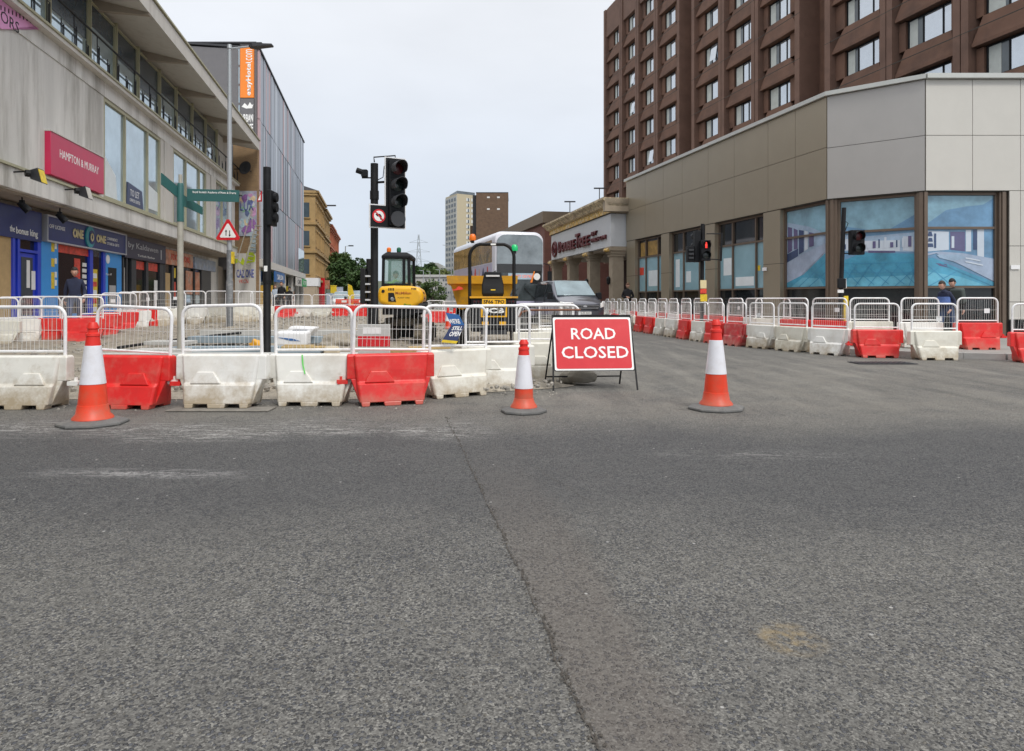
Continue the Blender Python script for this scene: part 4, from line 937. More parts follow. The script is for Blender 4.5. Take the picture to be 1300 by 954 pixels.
# ================================================================ street beyond the shops, left
EF = Fac(-17.1, 46, -.195, 1)
e1 = EF.s(385)
eh = EF.thing('office_block', 'tall grey block clad in vertical strips with orange hotel sign behind the shop building', 'building')
M['clad_grey'] = mat('clad_grey', (.16,.155,.16), .4, metal=.2, var=.06)
M['strip_a'] = mat('strip_a', (.27,.30,.35), .3, metal=.3, var=.05); M['strip_b'] = mat('strip_b', (.17,.185,.22), .3, metal=.3, var=.05)
M['strip_c'] = mat('strip_c', (.52,.36,.38), .4, var=.05); M['strip_d'] = mat('strip_d', (.43,.47,.52), .3, metal=.2, var=.05)
ztop = 18.1; zc = 4.0
b = MB(); b.box(0, e1, .1, 16, 3.4, ztop-.1); b.box(-.002, .2, .12, 16, 3.2, ztop-.2)
b.build('wall', M['clad_grey'], eh)
b = MB(); rs = random.Random(5); tiers = [(zc,8.6),(8.6,13.4),(13.4,ztop)]
x = .0
while x < e1-.1:
    wv_ = rs.choice([.3,.45,.6,.9]); x2 = min(x+wv_, e1)
    for k, (a, c) in enumerate(tiers):
        b.m = rs.choice([0,0,0,1,1,2,3]); b.box(x+.025, x2-.025, -.05-.04*rs.random(), .1, a+.03, c-.03)
    x = x2
b.build('cladding_strips', [M['strip_a'], M['strip_b'], M['strip_c'], M['strip_d']], eh)
b = MB(); b.box(-.1, e1+.1, -.15, 16, ztop, ztop+.12); b.build('parapet_cap', M['dark_grey'], eh)
b = MB(); b.box(e1-5.5, e1-.3, -.12, -.095, zc+.1, 6.4); b.build('corner_window', M['pane_light'], eh)
# gable towards the camera: glazed strip, sign, brick
def gab(px, py, Y=46): return gx(px, Y), HC-(py-HZ)/F*Y
GY = 46.0
def gbox(mb, px0, px1, py0, py1, d0=.0, d1=.15, Y=GY):
    x0, zt_ = gab(px0, py0, Y); x1, zb_ = gab(px1, py1, Y); mb.box(x0, x1, Y-d1, Y-d0, zb_, zt_)
gt = thing('gable_wall', 'plain dark grey gable of the strip clad block with a column of blue windows', 'wall', (gx(240,GY), GY, 0))
def gpart(name, m, rects, d0=.0, d1=.15, par=gt, bev=0):
    b = MB()
    for r in rects:
        x0, zt_ = gab(r[0], r[2]); x1, zb_ = gab(r[1], r[3]); b.box(x0-gt.location.x, x1-gt.location.x, -d1, -d0, zb_, zt_)
    return b.build(name, m, par)
gpart('cladding', M['clad_grey'], [(225,293,57,190),(306.6,327,58,190)], 0, .3)
gpart('panel_joint', M['joint'], [(261,261.4,60,185),(293,293.6,60,190)], .301, .31)
w_ = gpart('window', M['dark_grey'], [(293.7,306.5,60,190)], 0, .2)
gpart('panes', M['pane_light'], [(297,306,63+i*24,84+i*24) for i in range(5)], .201, .24, w_)
gpart('roof_trim', M['dark_grey'], [(225,328,56,58)], -.2, .42)
ed = MB()
so_ = thing('hotel_sign', 'upright orange sign with white lettering at the top corner of the grey gable', 'sign', (gx(308,GY), GY-.3, 0))
x1 = gx(325,GY)-gx(308,GY); z1 = gab(0,63)[1]; z0 = gab(0,126.5)[1]
b = MB(); b.box(0, x1, -.12, 0, z0, z1); b.build('panel', M['orange'], so_)
text('easyHotel', x1*.42, x1*.9, z0+.12, z0+(z1-z0)*.70, -.122, M['sign_white'], so_, depth=.004, bold=.03, vertical=True)
text('.com', x1*.42, x1*.9, z0+(z1-z0)*.71, z1-.15, -.122, M['sign_white'], so_, depth=.004, vertical=True)
so2 = thing('hotel_sign', 'dark panel with white brush lettering below the orange upright sign', 'sign', (gx(308,GY), GY-.3, 0))
z1 = gab(0,127.5)[1]; z0 = gab(0,185)[1]; b = MB(); b.box(0, x1, -.10, 0, z0, z1); b.build('panel', M['clad_grey'], so2)
for i, wd in enumerate(('URBAN','MAKE','OAK')):
    zz = gab(0,153+i*12)[1]; text(wd, x1*(.08+.14*i), x1*.95, zz-.25, zz+.3, -.102, M['sign_white'], so2, depth=.004, bold=.03)
b = MB(); zz = gab(0,138)[1]; b.xz([(.1,zz),(.3,zz+.25),(.5,zz+.05),(.65,zz+.3),(.8,zz+.1),(.88,zz+.2),(.8,zz-.1),(.4,zz-.12)], -.115, -.1); b.build('emblem', M['sign_white'], so2)
# brick flank with dish, painted hoarding and steps beneath
bw = thing('brick_wall', 'brown brick end wall with painted hoarding between the shops and the grey block', 'wall', (gx(298,45.5), 45.5, 0))
def bpart(name, m, px0, px1, py0, py1, d0, d1, par=bw):
    b = MB(); X0 = bw.location.x; b.box(gx(px0,45.5)-X0, gx(px1,45.5)-X0, -d1, -d0, HC-(py1-HZ)/F*45.5, HC-(py0-HZ)/F*45.5); return b.build(name, m, par)
bpart('wall', M['brick_y'], 296, 327, 180, 410, -.3, 0)
M['graf'] = mat('graf', (.42,.50,.56), .6, var=.35, scale=1.3, dirt=(.35,.16,.36), dscale=1.6, damt=.9)
bpart('painted_panel', M['graf'], 304, 326, 243, 300, .001, .08)
bpart('lower_wall', M['concrete_light'], 299, 325, 322, 395, .001, .1)
bpart('upper_strip', M['pane_light'], 318, 325, 300, 321, .001, .06)
M['lime'] = mat('lime', (.50,.62,.03), .6); M['graf_blue'] = mat('graf_blue', (.12,.14,.38), .6, var=.4, scale=4)
X0 = bw.location.x; rs = random.Random(8)
for k in range(26):
    px = rs.uniform(305,324); py = rs.uniform(245,298); b = MB(); w_ = rs.uniform(.08,.35); pts = [((gx(px,45.5)-X0)+w_*cos(a)*rs.uniform(.5,1.3), HC-(py-HZ)/F*45.5+w_*1.1*sin(a)*rs.uniform(.4,1.3)) for a in [i*pi/4 for i in range(8)]]
    pts = [(min(max(x, gx(304.3,45.5)-X0), gx(325.7,45.5)-X0), z) for x, z in pts]
    b.xz(pts, -.084-.0008*k, -.0815); b.build('mural_shape', mat('mural_%d' % k, rs.choice([(.45,.62,.70),(.55,.30,.50),(.30,.14,.38),(.65,.66,.68),(.30,.52,.35),(.12,.16,.30),(.70,.55,.35)]), .6, var=.4, scale=5), bw)
b = MB(); X0 = bw.location.x
def gp(px, py): return (gx(px,45.5)-X0, HC-(py-HZ)/F*45.5)
b.xz([gp(299,329),(gp(303,329)[0],gp(0,329)[1]),gp(306,334),gp(309,327),gp(312,333),gp(314,321),gp(322,321),gp(325,326),gp(324,333),gp(316,334),gp(309,337),gp(304,333),gp(300,335)], -.12, -.101); b.build('lime_lettering', M['lime'], bw)
text('CAZ ONE', gp(301,0)[0], gp(323,0)[0], gp(0,353)[1], gp(0,342)[1], -.102, M['graf_blue'], bw, depth=.01, bold=.03); text('VKCN', gp(304,0)[0], gp(316,0)[0], gp(0,360)[1], gp(0,355)[1], -.102, M['poster_red'], bw, depth=.01)
text('LUX', gp(306,0)[0], gp(323,0)[0], gp(0,268)[1], gp(0,256)[1], -.108, M['graf_blue'], bw, depth=.004, bold=.01)
sd_ = thing('satellite_dish', 'round grey satellite dish on the brown brick end wall under the eaves', 'satellite dish', (gx(312.5,44.9), 44.9, HC+(HZ-214)/F*44.9))
b = MB(); b.lathe([(.02,0),(.22,.02),(.36,.07),(.44,.13),(.45,.13),(.37,.05),(.22,0),(.02,-.03)], 24); d_ = b.build('dish', M['dark_grey'], sd_, smooth=True); d_.rotation_euler = (radians(80),0,radians(-15))
b = MB(); b.tube([(0,0,0),(.1,.4,-.1),(.1,.6,-.1)], .03, 6); b.tube([(0,0,-.2),(0,-.35,-.05)], .015, 6); b.build('bracket', M['dark_grey'], sd_)
stt = thing('outdoor_stair', 'steep green metal stair with handrail against the brick end wall', 'stair', (gx(312,44.5), 44.5, 0))
b = MB(); A = Vector((0,0,3.2)); B_ = Vector((.75,0,6.0))
for i in range(11): p = A+(B_-A)*i/10; b.box(p.x-.02, p.x+.25, -.5, .1, p.z-.02, p.z+.02)
b.prism([(-.05,-.52,3.1),(.1,-.52,3.1),(.85,-.52,5.9),(.85,-.52,6.1)], (0,.04,0)); b.build('treads', M['galv_old'], stt)
b = MB(); b.tube([(-.3,-.5,4.0),(.6,-.5,7.0)], .03, 6); b.tube([(-.3,-.5,3.1),(-.3,-.5,4.0)], .025, 6); b.tube([(.6,-.5,5.9),(.6,-.5,7.0)], .025, 6); b.build('handrail', M['galv_old'], stt)
# shop level of the grey block
b = MB(); b.box(0, e1, -.25, .2, 3.45, 3.98); b.build('shop_band', M['concrete_light'], eh)
b = MB(); b.box(0, e1, .15, .3, .1, 3.44); b.build('shop_glass', M['pane_dark'], eh)
b = MB()
for p in (328,341,353,361,371,378,384): l = EF.s(p); b.box(l, l+.6, -.05, .149, .1, 3.44)
b.build('pier', M['concrete_light'], eh)
for p0, p1, m_, lab, nm in ((342.5,355,'blue_board','blue fascia board of a shop under the grey strip clad block','A'),(371,378,'concrete_light','cream fascia board beside the small green one further down the left side','B'),(378.5,384.3,'green_lamp','small green shop fascia near the far end of the grey block','C')):
    t = EF.thing('shop_sign', lab, 'sign', EF.s(p0), .3); L_s = EF.s(p1)-EF.s(p0); b = MB(); b.box(0, L_s, -.1, 0, 2.55, 3.35)
    mm_ = M[m_] if m_ != 'green_lamp' else mat('shop_green', (.05,.38,.12), .5)
    b.build('board', mm_, t); text('SALON' if nm == 'A' else ('CAFE' if nm == 'B' else '77'), L_s*.2, L_s*.8, 2.75, 3.15, -.105, M['sign_white'] if nm != 'B' else M['dark_grey'], t, depth=.01)
for pxa in (333.5, 343.5):    # ochre door leaves / panels seen beside the tall black pole
    t = thing('ochre_panel', '%s narrow ochre board seen beside the tall black pole' % ('left' if pxa < 340 else 'right'), 'board', (gx(pxa,40), 40, .3)); b = MB(); b.box(-.13,.13,-.03,.03,0,1.75); b.build('board', M['poster_yel'] if False else mat('ochre', (.55,.33,.04), .6), t)
    b = MB(); b.tube([(0,.06,0),(0,.06,1.6)], .03, 6); b.build('post', M['dark_grey'], t)

# sandstone tenements
TF = Fac(-8.13-.195*87, 87, -.195, 1)
def stone(name, c): return mat(name, c, .9, var=.22, scale=.6, dirt=tuple(q*.5 for q in c), dscale=.5, damt=.6, bump=.2, rnd=False)
M['sand_y'] = stone('sand_y', (.43,.29,.13)); M['sand_y2'] = stone('sand_y2', (.40,.28,.14)); M['sand_r'] = stone('sand_r', (.46,.16,.09)); M['slate'] = mat('slate', (.09,.09,.10), .8, var=.2)
def tenement(px0, px1, ze, m, lab, storeys, gable=False, win0=0):
    l0, l1 = TF.s(px0), TF.s(px1); t = TF.thing('tenement', lab, 'building', l0); L_ = l1-l0
    b = MB(); b.box(0, L_, 0, 12, 0, ze); b.build('wall', m, t)
    b = MB()
    for z in [ze-.5]+[3.6+i*(ze-4.2)/storeys for i in range(storeys)]: b.box(-.15, L_+.1, -.28, .0, z, z+.28); b.box(-.2, 0, -.28, 12, z, z+.28)
    b.box(-.3, L_+.1, -.5, .0, ze-.2, ze+.1); b.box(-.3, -.001, -.5, 12, ze-.2, ze+.1); b.build('cornice', m, t)
    b = MB(); b.loft([[(x,-.45,ze+.1),(x,6,ze+2.1),(x,12,ze+.1)] for x in (-.25, L_+.1)]); rf = b.build('roof', M['slate'], t)
    b = MB(); b.box(L_-.9, L_-.1, 5, 7, ze+1, ze+3.4); b.build('chimney', m, rf)
    n = max(2, int(L_/2.4)); 
    for s in range(storeys):
        z = 4.5+s*(ze-4.2)/storeys
        for i in range(n):
            b = MB(); g = MB(); c = (i+.5)*L_/n; b.box(c-.62, c+.62, -.14, -.001, z-.15, z); b.box(c-.62, c-.5, -.14, -.001, z-.001, z+1.9); b.box(c+.5, c+.62, -.14, -.001, z-.001, z+1.9); b.box(c-.7, c+.7, -.2, -.001, z+1.899, z+2.1)
            g.box(c-.49, c+.49, -.05, .0, z, z+1.89); o = b.build('window_surround', m, t); g.build('panes', M['pane_dark'] if s % 2 else M['pane_mid'], o)
        if gable:
            for c in (1.2, 4.0): b = MB(); g = MB(); b.box(-.14, -.001, c-.62, c+.62, z-.15, z); o = b.build('sill', m, t); g.box(-.05, -.0, c-.5, c+.5, z+.001, z+1.89); g.build('panes', M['pane_mid'], o)
    b = MB(); b.box(-.02, L_-.1, -.12, -.001, .1, 2.9); b.build('shop_glass', M['pane_dark'], t); 
    return t, L_
t1, L1 = tenement(400, 411, 15.0, M['sand_y'], 'yellow sandstone corner tenement beyond the side street at the left', 3, True)
b = MB(); b.box(-.35, 2.5, -.45, -.13, 2.95, 4.0); b.box(-.35, -.16, -.13, 6, 2.95, 4.0); b.build('corner_fascia', M['white'], t1)
b = MB(); b.box(-.3, 2.0, -.3, -.13, .1, 2.9); b.box(-.3, -.03, -.1, 1.7, .1, 2.9); b.build('corner_pier', mat('beige_stone', (.45,.36,.26), .8), t1)
b = MB(); b.box(-.1, -.01, 1.75, 5, .7, 2.9); b.build('corner_window', M['pane_dark'], t1)
tenement(411.3, 418.3, 14.6, M['sand_y2'], 'darker yellow stone tenement second along the far left side', 3)
tenement(418.6, 424, 13.6, M['sand_r'], 'red sandstone tenement third along the far left side', 3)
tenement(424.3, 429.5, 13.4, M['sand_r'], 'last red sandstone tenement before the big green tree', 3)

# ================================================================ clad hotel extension, right
c2x, c2y = 10.0, 21.7; c3x, c3y = 12.11, 20.0
RF = Fac(6.25, 37.4, 3.75, -15.7); CF = Fac(c2x, c2y, c3x-c2x, c3y-c2y); FF = Fac(c3x, c3y, 1, 0)
ex = thing('hotel_extension', 'low tan metal clad hotel extension with large windows, on the right', 'building', (c2x, c2y, 0))
def wbox(fac, l0, l1, n0, n1, z0, z1, mb):
    """box on a facade, world-aligned into the building's root"""
    r = ex.location; pts = []
    for z in (z0, z1):
        for l, n in ((l0,n1),(l1,n1),(l1,n0),(l0,n0)):
            p = fac.W(l, n, z)-r; pts.append(p)
    mb.hexa(pts)
WT, ZC, ZT = 4.40, 7.66, 7.80
eR, eC, eF = (Vector((c2x,c2y))-Vector((6.25,37.4))).length, (Vector((c3x,c3y))-Vector((c2x,c2y))).length, 9.0
def cladding(fac, l0, l1, m, cols, zj, zlo, zhi, nm='cladding_panels', sub=ex):
    b = MB(); cs = [l0]+[c for c in cols if l0 < c < l1]+[l1]; zz = [zlo]+[z for z in sorted(zj) if zlo < z < zhi]+[zhi]
    for a, c in zip(cs, cs[1:]):
        for z0, z1 in zip(zz, zz[1:]): wbox(fac, a+.008, c-.008, -.03, .0, z0+.008, z1-.008, b)
    return b.build(nm, m, sub)
# backing
b = MB()
for fac, e_ in ((RF,eR),(CF,eC),(FF,eF)): wbox(fac, 0, e_, -.30, -.031, WT-.02, ZC, b)
b.build('wall', M['joint'], ex)
cR = [RF.s(p) for p in (819,842,866,899,932,975,1009.6)]; cladding(RF, 0, eR-.01, M['tan_clad'], cR, [6.05], WT, ZC)
cladding(CF, .01, eC-.01, M['tan_clad_grey'], [], [6.02], WT, ZC)
cF = [FF.s(p) for p in (1234.7,1295.6,1356,1417)]; cladding(FF, .01, eF, M['pale_clad'], cF, [6.02], WT, ZC)
b = MB(); wbox(RF, -.1, eR+.05, -.4, .10, ZC+.01, ZT, b); wbox(CF, -.02, eC+.03, -.4, .12, ZC+.008, ZT-.002, b); wbox(FF, -.02, eF, -.4, .14, ZC+.006, ZT+.002, b); b.build('roof_cap', M['cap'], ex)
b = MB(); pts = [RF.W(0,-.2), CF.W(0,-.2), FF.W(0,-.2), FF.W(eF,-.2), Vector((24,38,0)), Vector((9,40,0))]
b.prism([p-ex.location+Vector((0,0,ZT-.1)) for p in pts], (0,0,.05)); b.build('roof', M['dark_grey'], ex)
b = MB(); wbox(FF, eF, eF+.2, -20, 0, 0, ZT, b); wbox(RF, -.0, .4, -8, -.032, 0, ZC, b); b.build('side_wall', M['tan_clad'], ex)
# piers between windows on the long side
wins = [(806,839),(849,895),(907,968.7),(990,1046)]
pr = [(795.3,806),(839,849),(895,907),(968.7,990)]
for a, c in pr:
    l0, l1 = max(.02, RF.s(a)), RF.s(c); b = MB(); wbox(RF, l0, l1, -.5, -.01, .0, WT-.022, b); p_ = b.build('pier', M['tan_clad'], ex)
    b = MB(); wbox(RF, l0-.004, l1+.004, -.5, -.006, 2.48, 2.495, b); b.build('joint', M['joint'], p_)
def ex_win(fac, l0, l1, splits, zt_, filmc, zf, nm='window', rec=.22, film=None, tr=3.38, sill=.25, side=True):
    b = MB(); r1, r2 = -rec-.10, -rec+.05
    wbox(fac, l0, l1, r1, r2, WT-.10, WT-.024, b); wbox(fac, l0, l1, r1, r2+.02, sill-.1, sill, b)
    for m_ in [l0+.035]+splits+[l1-.035]: wbox(fac, m_-.035, m_+.035, r1, r2, sill+.001, WT-.101, b)
    xs = [l0+.035]+splits+[l1-.035]
    for a, c in zip(xs, xs[1:]):
        wbox(fac, a+.036, c-.036, r1, r2-.01, zf-.03, zf+.03, b)
        if tr: wbox(fac, a+.036, c-.036, r1, r2-.01, tr-.035, tr+.035, b)
    o = b.build(nm, M['bronze'], ex)
    b = MB(); wbox(fac, l0+.01, l1-.01, -rec-.06, -rec-.03, sill, WT-.03, b); b.build('panes', M['pane_dark'], o)
    if film is None:
        b = MB(); wbox(fac, l0+.04, l1-.04, -rec-.0295, -rec-.020, zf+.031, (tr or WT)-.036, b); b.build('blue_film', M['film'], o)
    return o
ex_win(RF, RF.s(806), RF.s(839), [RF.s(815.6), RF.s(831)], WT, None, 1.62, tr=3.42)
ex_win(RF, RF.s(849), RF.s(895), [RF.s(863), RF.s(883)], WT, None, 1.62, tr=3.42)
ex_win(RF, RF.s(907), RF.s(968.7), [RF.s(924.7), RF.s(954)], WT, None, 1.62, tr=3.40)
for a_, c_, z0_, z1_, m_ in ((807,812,2.5,2.9,'poster_red'),(818,829,1.9,2.7,'window_paper'),(852,857,1.8,3.1,'window_paper'),(865,871,2.0,2.5,'window_paper'),(912,922,2.2,2.9,'window_paper'),(955,958,2.3,2.5,'poster_yel'),(927,950,1.75,2.1,'window_paper')):  # pale pieces stand in for reflections on the film; red and yellow are stickers
    b = MB(); wbox(RF, RF.s(a_), RF.s(c_), -.2395, -.236, z0_, z1_, b); b.build('sticker_and_reflection', M[m_], ex)
for a_, c_ in ((808,814.5),(817,830)): b = MB(); wbox(RF, RF.s(a_), RF.s(c_), -.248, -.246, 3.48, 4.2, b); b.build('amber_interior', mat('amber_interior', (.36,.22,.06), .4, var=.6, scale=3), ex)  # amber sheets stand in for the yellow interior behind the upper panes
# printed pool pictures on the three corner windows
PM = {k: mat('print_'+k, c, .2, var=v, scale=1.1, spec=.7, coat=.6, detail=9) for k, c, v in (('sky',(.13,.28,.45),.5),('sky2',(.22,.40,.50),.5),('water',(.06,.30,.45),.5),('water2',(.12,.40,.54),.45),('line',(.05,.25,.42),.4),('deck',(.34,.42,.55),.4),('wall',(.32,.44,.58),.5),('dark',(.03,.06,.15),.3),('white',(.55,.62,.70),.08),('plum',(.10,.09,.20),.3))}
PK = list(PM); PL = [PM[k] for k in PK]
def picture(fac, l0, l1, z0, z1, shapes, par, rec=.22):
    r = ex.location; b = MB(); wd, ht = l1-l0, z1-z0
    for i, (k, pts) in enumerate(shapes):
        b.m = PK.index(k); b.poly([fac.W(l0+u*wd, -rec-.021+.0012*i, z0+v*ht)-r for u, v in pts])
    o = b.build('pool_picture', PL, par); return o
def ln(u0, v0, u1, v1, w_=.006): 
    d = Vector((u1-u0, v1-v0)).normalized(); n = Vector((-d.y, d.x))*w_; return [(u0-n.x,v0-n.y),(u1-n.x,v1-n.y),(u1+n.x,v1+n.y),(u0+n.x,v0+n.y)]
l0, l1 = RF.s(991), RF.s(1046.5); o = ex_win(RF, RF.s(990), eR-.12, [], WT, None, 1.60, film=1, tr=3.36)
sh = [('wall',[(0,0),(1,0),(1,1),(0,1)]),('sky2',[(0,.86),(.55,.76),(1,.62),(1,1),(0,1)]),('dark',[(0,.33),(.28,.40),(.28,.5),(0,.44)]),('plum',[(.02,.45),(.13,.48),(.13,.78),(.02,.80)]),('plum',[(.17,.49),(.27,.5),(.27,.74),(.17,.77)]),
      ('dark',[(.30,.42),(.42,.45),(.42,.72),(.30,.74)]),('white',[(.44,.46),(.52,.48),(.52,.70),(.44,.72)]),('plum',[(.55,.5),(.66,.51),(.66,.67),(.55,.69)]),('wall',[(.72,.5),(.9,.52),(.9,.66),(.72,.66)]),
      ('deck',[(0,.05),(.35,.14),(1,.46),(1,.54),(.3,.40),(0,.32)]),('water',[(0,0),(1,0),(1,.44),(.42,.16),(0,.06)]),('water2',[(.1,0),(.9,0),(.8,.1),(.4,.12)]),('line',ln(.3,0,1,.33)),('line',ln(.55,0,1,.2)),('line',ln(.6,.2,1,.05))]
picture(RF, RF.s(990)+.08, eR-.2, 1.64, WT-.11, sh, o)
cl0, cl1 = CF.s(1062.8), CF.s(1161.5)
o = ex_win(CF, CF.s(1062), CF.s(1163), [], WT, None, 1.58, film=1, tr=3.33)
sh = [('sky',[(0,0),(1,0),(1,1),(0,1)]),('sky2',[(0,.72),(.6,.62),(1,.8),(1,1),(0,1)]),('wall',[(0,.42),(1,.38),(1,.60),(.3,.58),(0,.62)]),('white',[(.02,.43),(.10,.43),(.10,.56),(.02,.57)]),('dark',[(.14,.42),(.20,.42),(.20,.55),(.14,.55)]),('white',[(.84,.40),(.97,.39),(.97,.55),(.84,.56)]),
      ('white',[(.30,.41),(.80,.395),(.80,.52),(.30,.53)]),('plum',[(.38,.39),(.74,.38),(.74,.40),(.38,.415)]),('water',[(0,0),(1,0),(1,.36),(.3,.39),(0,.30)]),('water2',[(0,0),(1,0),(1,.12),(0,.1)])]
for k in range(12): sh.append((['dark','white','plum'][k % 3], [(.05+.078*k,.44),(.05+.078*k+.018+.012*(k%3),.44),(.05+.078*k+.018+.012*(k%3),.50+.02*(k%4)),(.05+.078*k,.50+.02*(k%4))]))
for k in range(6): sh.append(('line', ln(.02+.18*k, 0, .22+.2*k if .22+.2*k < 1 else 1, .26 if .22+.2*k < 1 else .2, .004)))
for k in range(6): sh.append(('line', ln(max(0,-.05+.2*k), .24, min(1,.26+.2*k), .02, .004)))
sh += [('line', ln(.05,.27,.98,.26,.003)), ('line', ln(0,.17,1,.15,.003))]
picture(CF, cl0+.06, cl1-.02, 1.62, WT-.11, sh, o)
fl0, fl1 = FF.s(1179.6), FF.s(1270.5)
o = ex_win(FF, FF.s(1178.6), FF.s(1271.5), [], WT, None, 1.58, film=1, tr=3.33)
sh = [('sky',[(0,0),(1,0),(1,1),(0,1)]),('sky2',[(0,.68),(.3,.84),(.6,.88),(.85,.9),(1,.97),(1,1),(0,1)]),('white',[(.03,.38),(.34,.40),(.34,.60),(.03,.61)]),('plum',[(.36,.40),(.58,.38),(.58,.60),(.36,.60)]),('white',[(.38,.42),(.42,.42),(.42,.55),(.38,.55)]),('white',[(.59,.38),(.67,.38),(.67,.62),(.59,.62)]),('dark',[(.70,.4),(.76,.4),(.76,.62),(.70,.62)]),('white',[(.76,.25),(.86,.24),(.86,.63),(.76,.63)]),
      ('dark',[(.01,.43),(.11,.43),(.10,.47),(.02,.47)]),('dark',[(.03,.49),(.10,.49),(.09,.53),(.04,.53)]),('dark',[(.02,.55),(.10,.55),(.08,.6),(.04,.6)]),('dark',[(.12,.42),(.15,.42),(.15,.58),(.12,.58)]),
      ('deck',[(0,.36),(.2,.38),(.55,.36),(1,.30),(1,.05),(.55,.22),(.15,.36),(0,.33)]),('wall',[(.15,.345),(.5,.345),(.6,.31),(.4,.27),(.2,.31)]),('water',[(0,0),(1,0),(1,.04),(.55,.17),(.1,.31),(0,.30)]),('water2',[(0,0),(.9,0),(.5,.10),(0,.16)]),('plum',[(.14,.25),(.30,.24),(.33,.20),(.2,.22)]),
      ('line',ln(0,.24,.38,0,.006)),('line',ln(0,.10,.18,.20,.005)),('line',ln(.05,0,.45,.16,.005)),('line',ln(.2,.25,.98,0,.004)),('white',[(.58,.30),(.80,.27),(.80,.285),(.58,.315)]),('white',[(.58,.26),(.84,.22),(.84,.235),(.58,.275)])]
picture(FF, fl0+.05, fl1-.05, 1.62, WT-.11, sh, o)
for fac, a, c in ((RF,eR-.12,eR-.002),(CF,.003,CF.s(1062)),(CF,CF.s(1163),eC-.003),(FF,.003,FF.s(1178.6)),(FF,FF.s(1271.5),FF.s(1281))):
    b = MB(); wbox(fac, a, c, -.5, -.08, 0, WT-.022, b); m_ = (a+c)/2; wbox(fac, m_-.05, m_+.05, -.079, -.04, 0, WT-.023, b); b.build('corner_post', M['bronze'], ex)
cladding(FF, FF.s(1281)+.01, eF, M['pale_clad'], [FF.s(1295.6),FF.s(1356),FF.s(1417)], [2.78,1.14], .62, WT-.0)
b = MB(); wbox(FF, FF.s(1281)+.003, eF, -.3, -.031, .0, WT-.021, b); b.build('wall', M['joint'], ex)
b = MB(); wbox(FF, FF.s(1281)+.005, eF, -.03, .02, .0, .60, b); wbox(FF, 0, FF.s(1281), -.45, -.06, 0, .2, b); wbox(CF, 0, eC, -.45, -.06, 0, .2, b); wbox(RF, 0, eR, -.45, -.06, 0, .2, b); b.build('plinth', M['black_plastic'], ex)
for fac, px, py, lab in ((FF,1288,339.5,'small white plate on the pale cladding at the right edge'),(RF,971.5,342,'small white plate on the tan pier between the big windows')):
    b = MB(); l = fac.s(px); z = fac.z(px, py); q = [fac.W(l+dx_, .02, z+dz) for dx_, dz in ((-.13,-.06),(.13,-.06),(.13,.06),(-.13,.06))]; b.prism(q, fac.W(0,.02)-fac.W(0,0)); tag(b.build('wall_plate', M['white']), lab, 'plate')
# dim room behind the clear glass strip: pale table and chair shapes
for k, (px, Y) in enumerate([(1020,24.5),(1110,22.9),(1135,22.7),(935,30)]):
    t = thing('cafe_table', 'pale table inside the hotel window, %s from the right' % ['third','second','first','fourth'][k], 'table', (gx(px,Y), Y, .12))
    b = MB(); b.lathe([(.38,.70),(.40,.72),(.38,.74)], 20); b.build('table_top', M['white'], t); b = MB(); b.tube([(0,0,.02),(0,0,.7)], .03, 8); b.lathe([(.25,0),(.22,.02)], 16); b.build('stem', M['silver'], t)

# ================================================================ portico
PFc = Fac(gx(700,50.5), 50.5, 5.41-gx(700,50.5), 37.4-50.5)
pL = (Vector((5.41,37.4))-Vector((gx(700,50.5),50.5))).length
po = PFc.thing('hotel_portico', 'hotel entrance portico with white sign board, stone columns and peeling gilded cornice', 'building')
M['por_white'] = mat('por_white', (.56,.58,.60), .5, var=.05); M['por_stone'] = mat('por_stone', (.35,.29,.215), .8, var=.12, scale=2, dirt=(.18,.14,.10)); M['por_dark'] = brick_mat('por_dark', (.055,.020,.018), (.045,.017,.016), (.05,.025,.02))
M['gilt'] = mat('gilt', (.62,.40,.10), .6, var=1.0, scale=7, dirt=(.70,.68,.62), dscale=3.6, damt=1.0)
M['gilt2'] = mat('gilt2', (.52,.43,.27), .6, var=1.0, scale=6, dirt=(.12,.018,.02), dscale=1.1, damt=1.0)
b = MB(); b.box(0, pL, 0, 6, 4.14, 5.93); b.build('fascia', M['por_white'], po)
b = MB(); b.box(-.1, pL+.1, -.12, 6, 5.973, 6.28); b.build('lower_cornice', M['gilt'], po)
b = MB()
b.loft([[(x,-.12,6.285),(x,-.3,6.33),(x,-.42,6.50),(x,-.62,6.62),(x,-.62,6.74),(x,6,6.74),(x,6,6.285)] for x in (-.35, pL+.5)]); b.build('upper_cornice', M['gilt2'], po)
b = MB(); b.box(pL+.14, pL+.5, -.5, 6, 6.0, 6.7); b.box(pL+.001, pL+.12, -.05, 6, 5.95, 6.7); b.build('return_cornice', M['por_stone'], po)
b = MB(); b.box(-.05, pL+.05, -.05, .3, 5.932, 5.97); b.build('cornice_shade_strip', M['black'], po)  # black strip puts the shade line under the cornice into colour
b = MB(); b.box(.1, pL-.05, .3, 6, 4.0, 4.135); b.build('soffit', M['soffit'], po)
b = MB(); b.box(-.2, pL, 4.6, 6, 0, 4.0); b.build('back_wall', M['por_dark'], po)
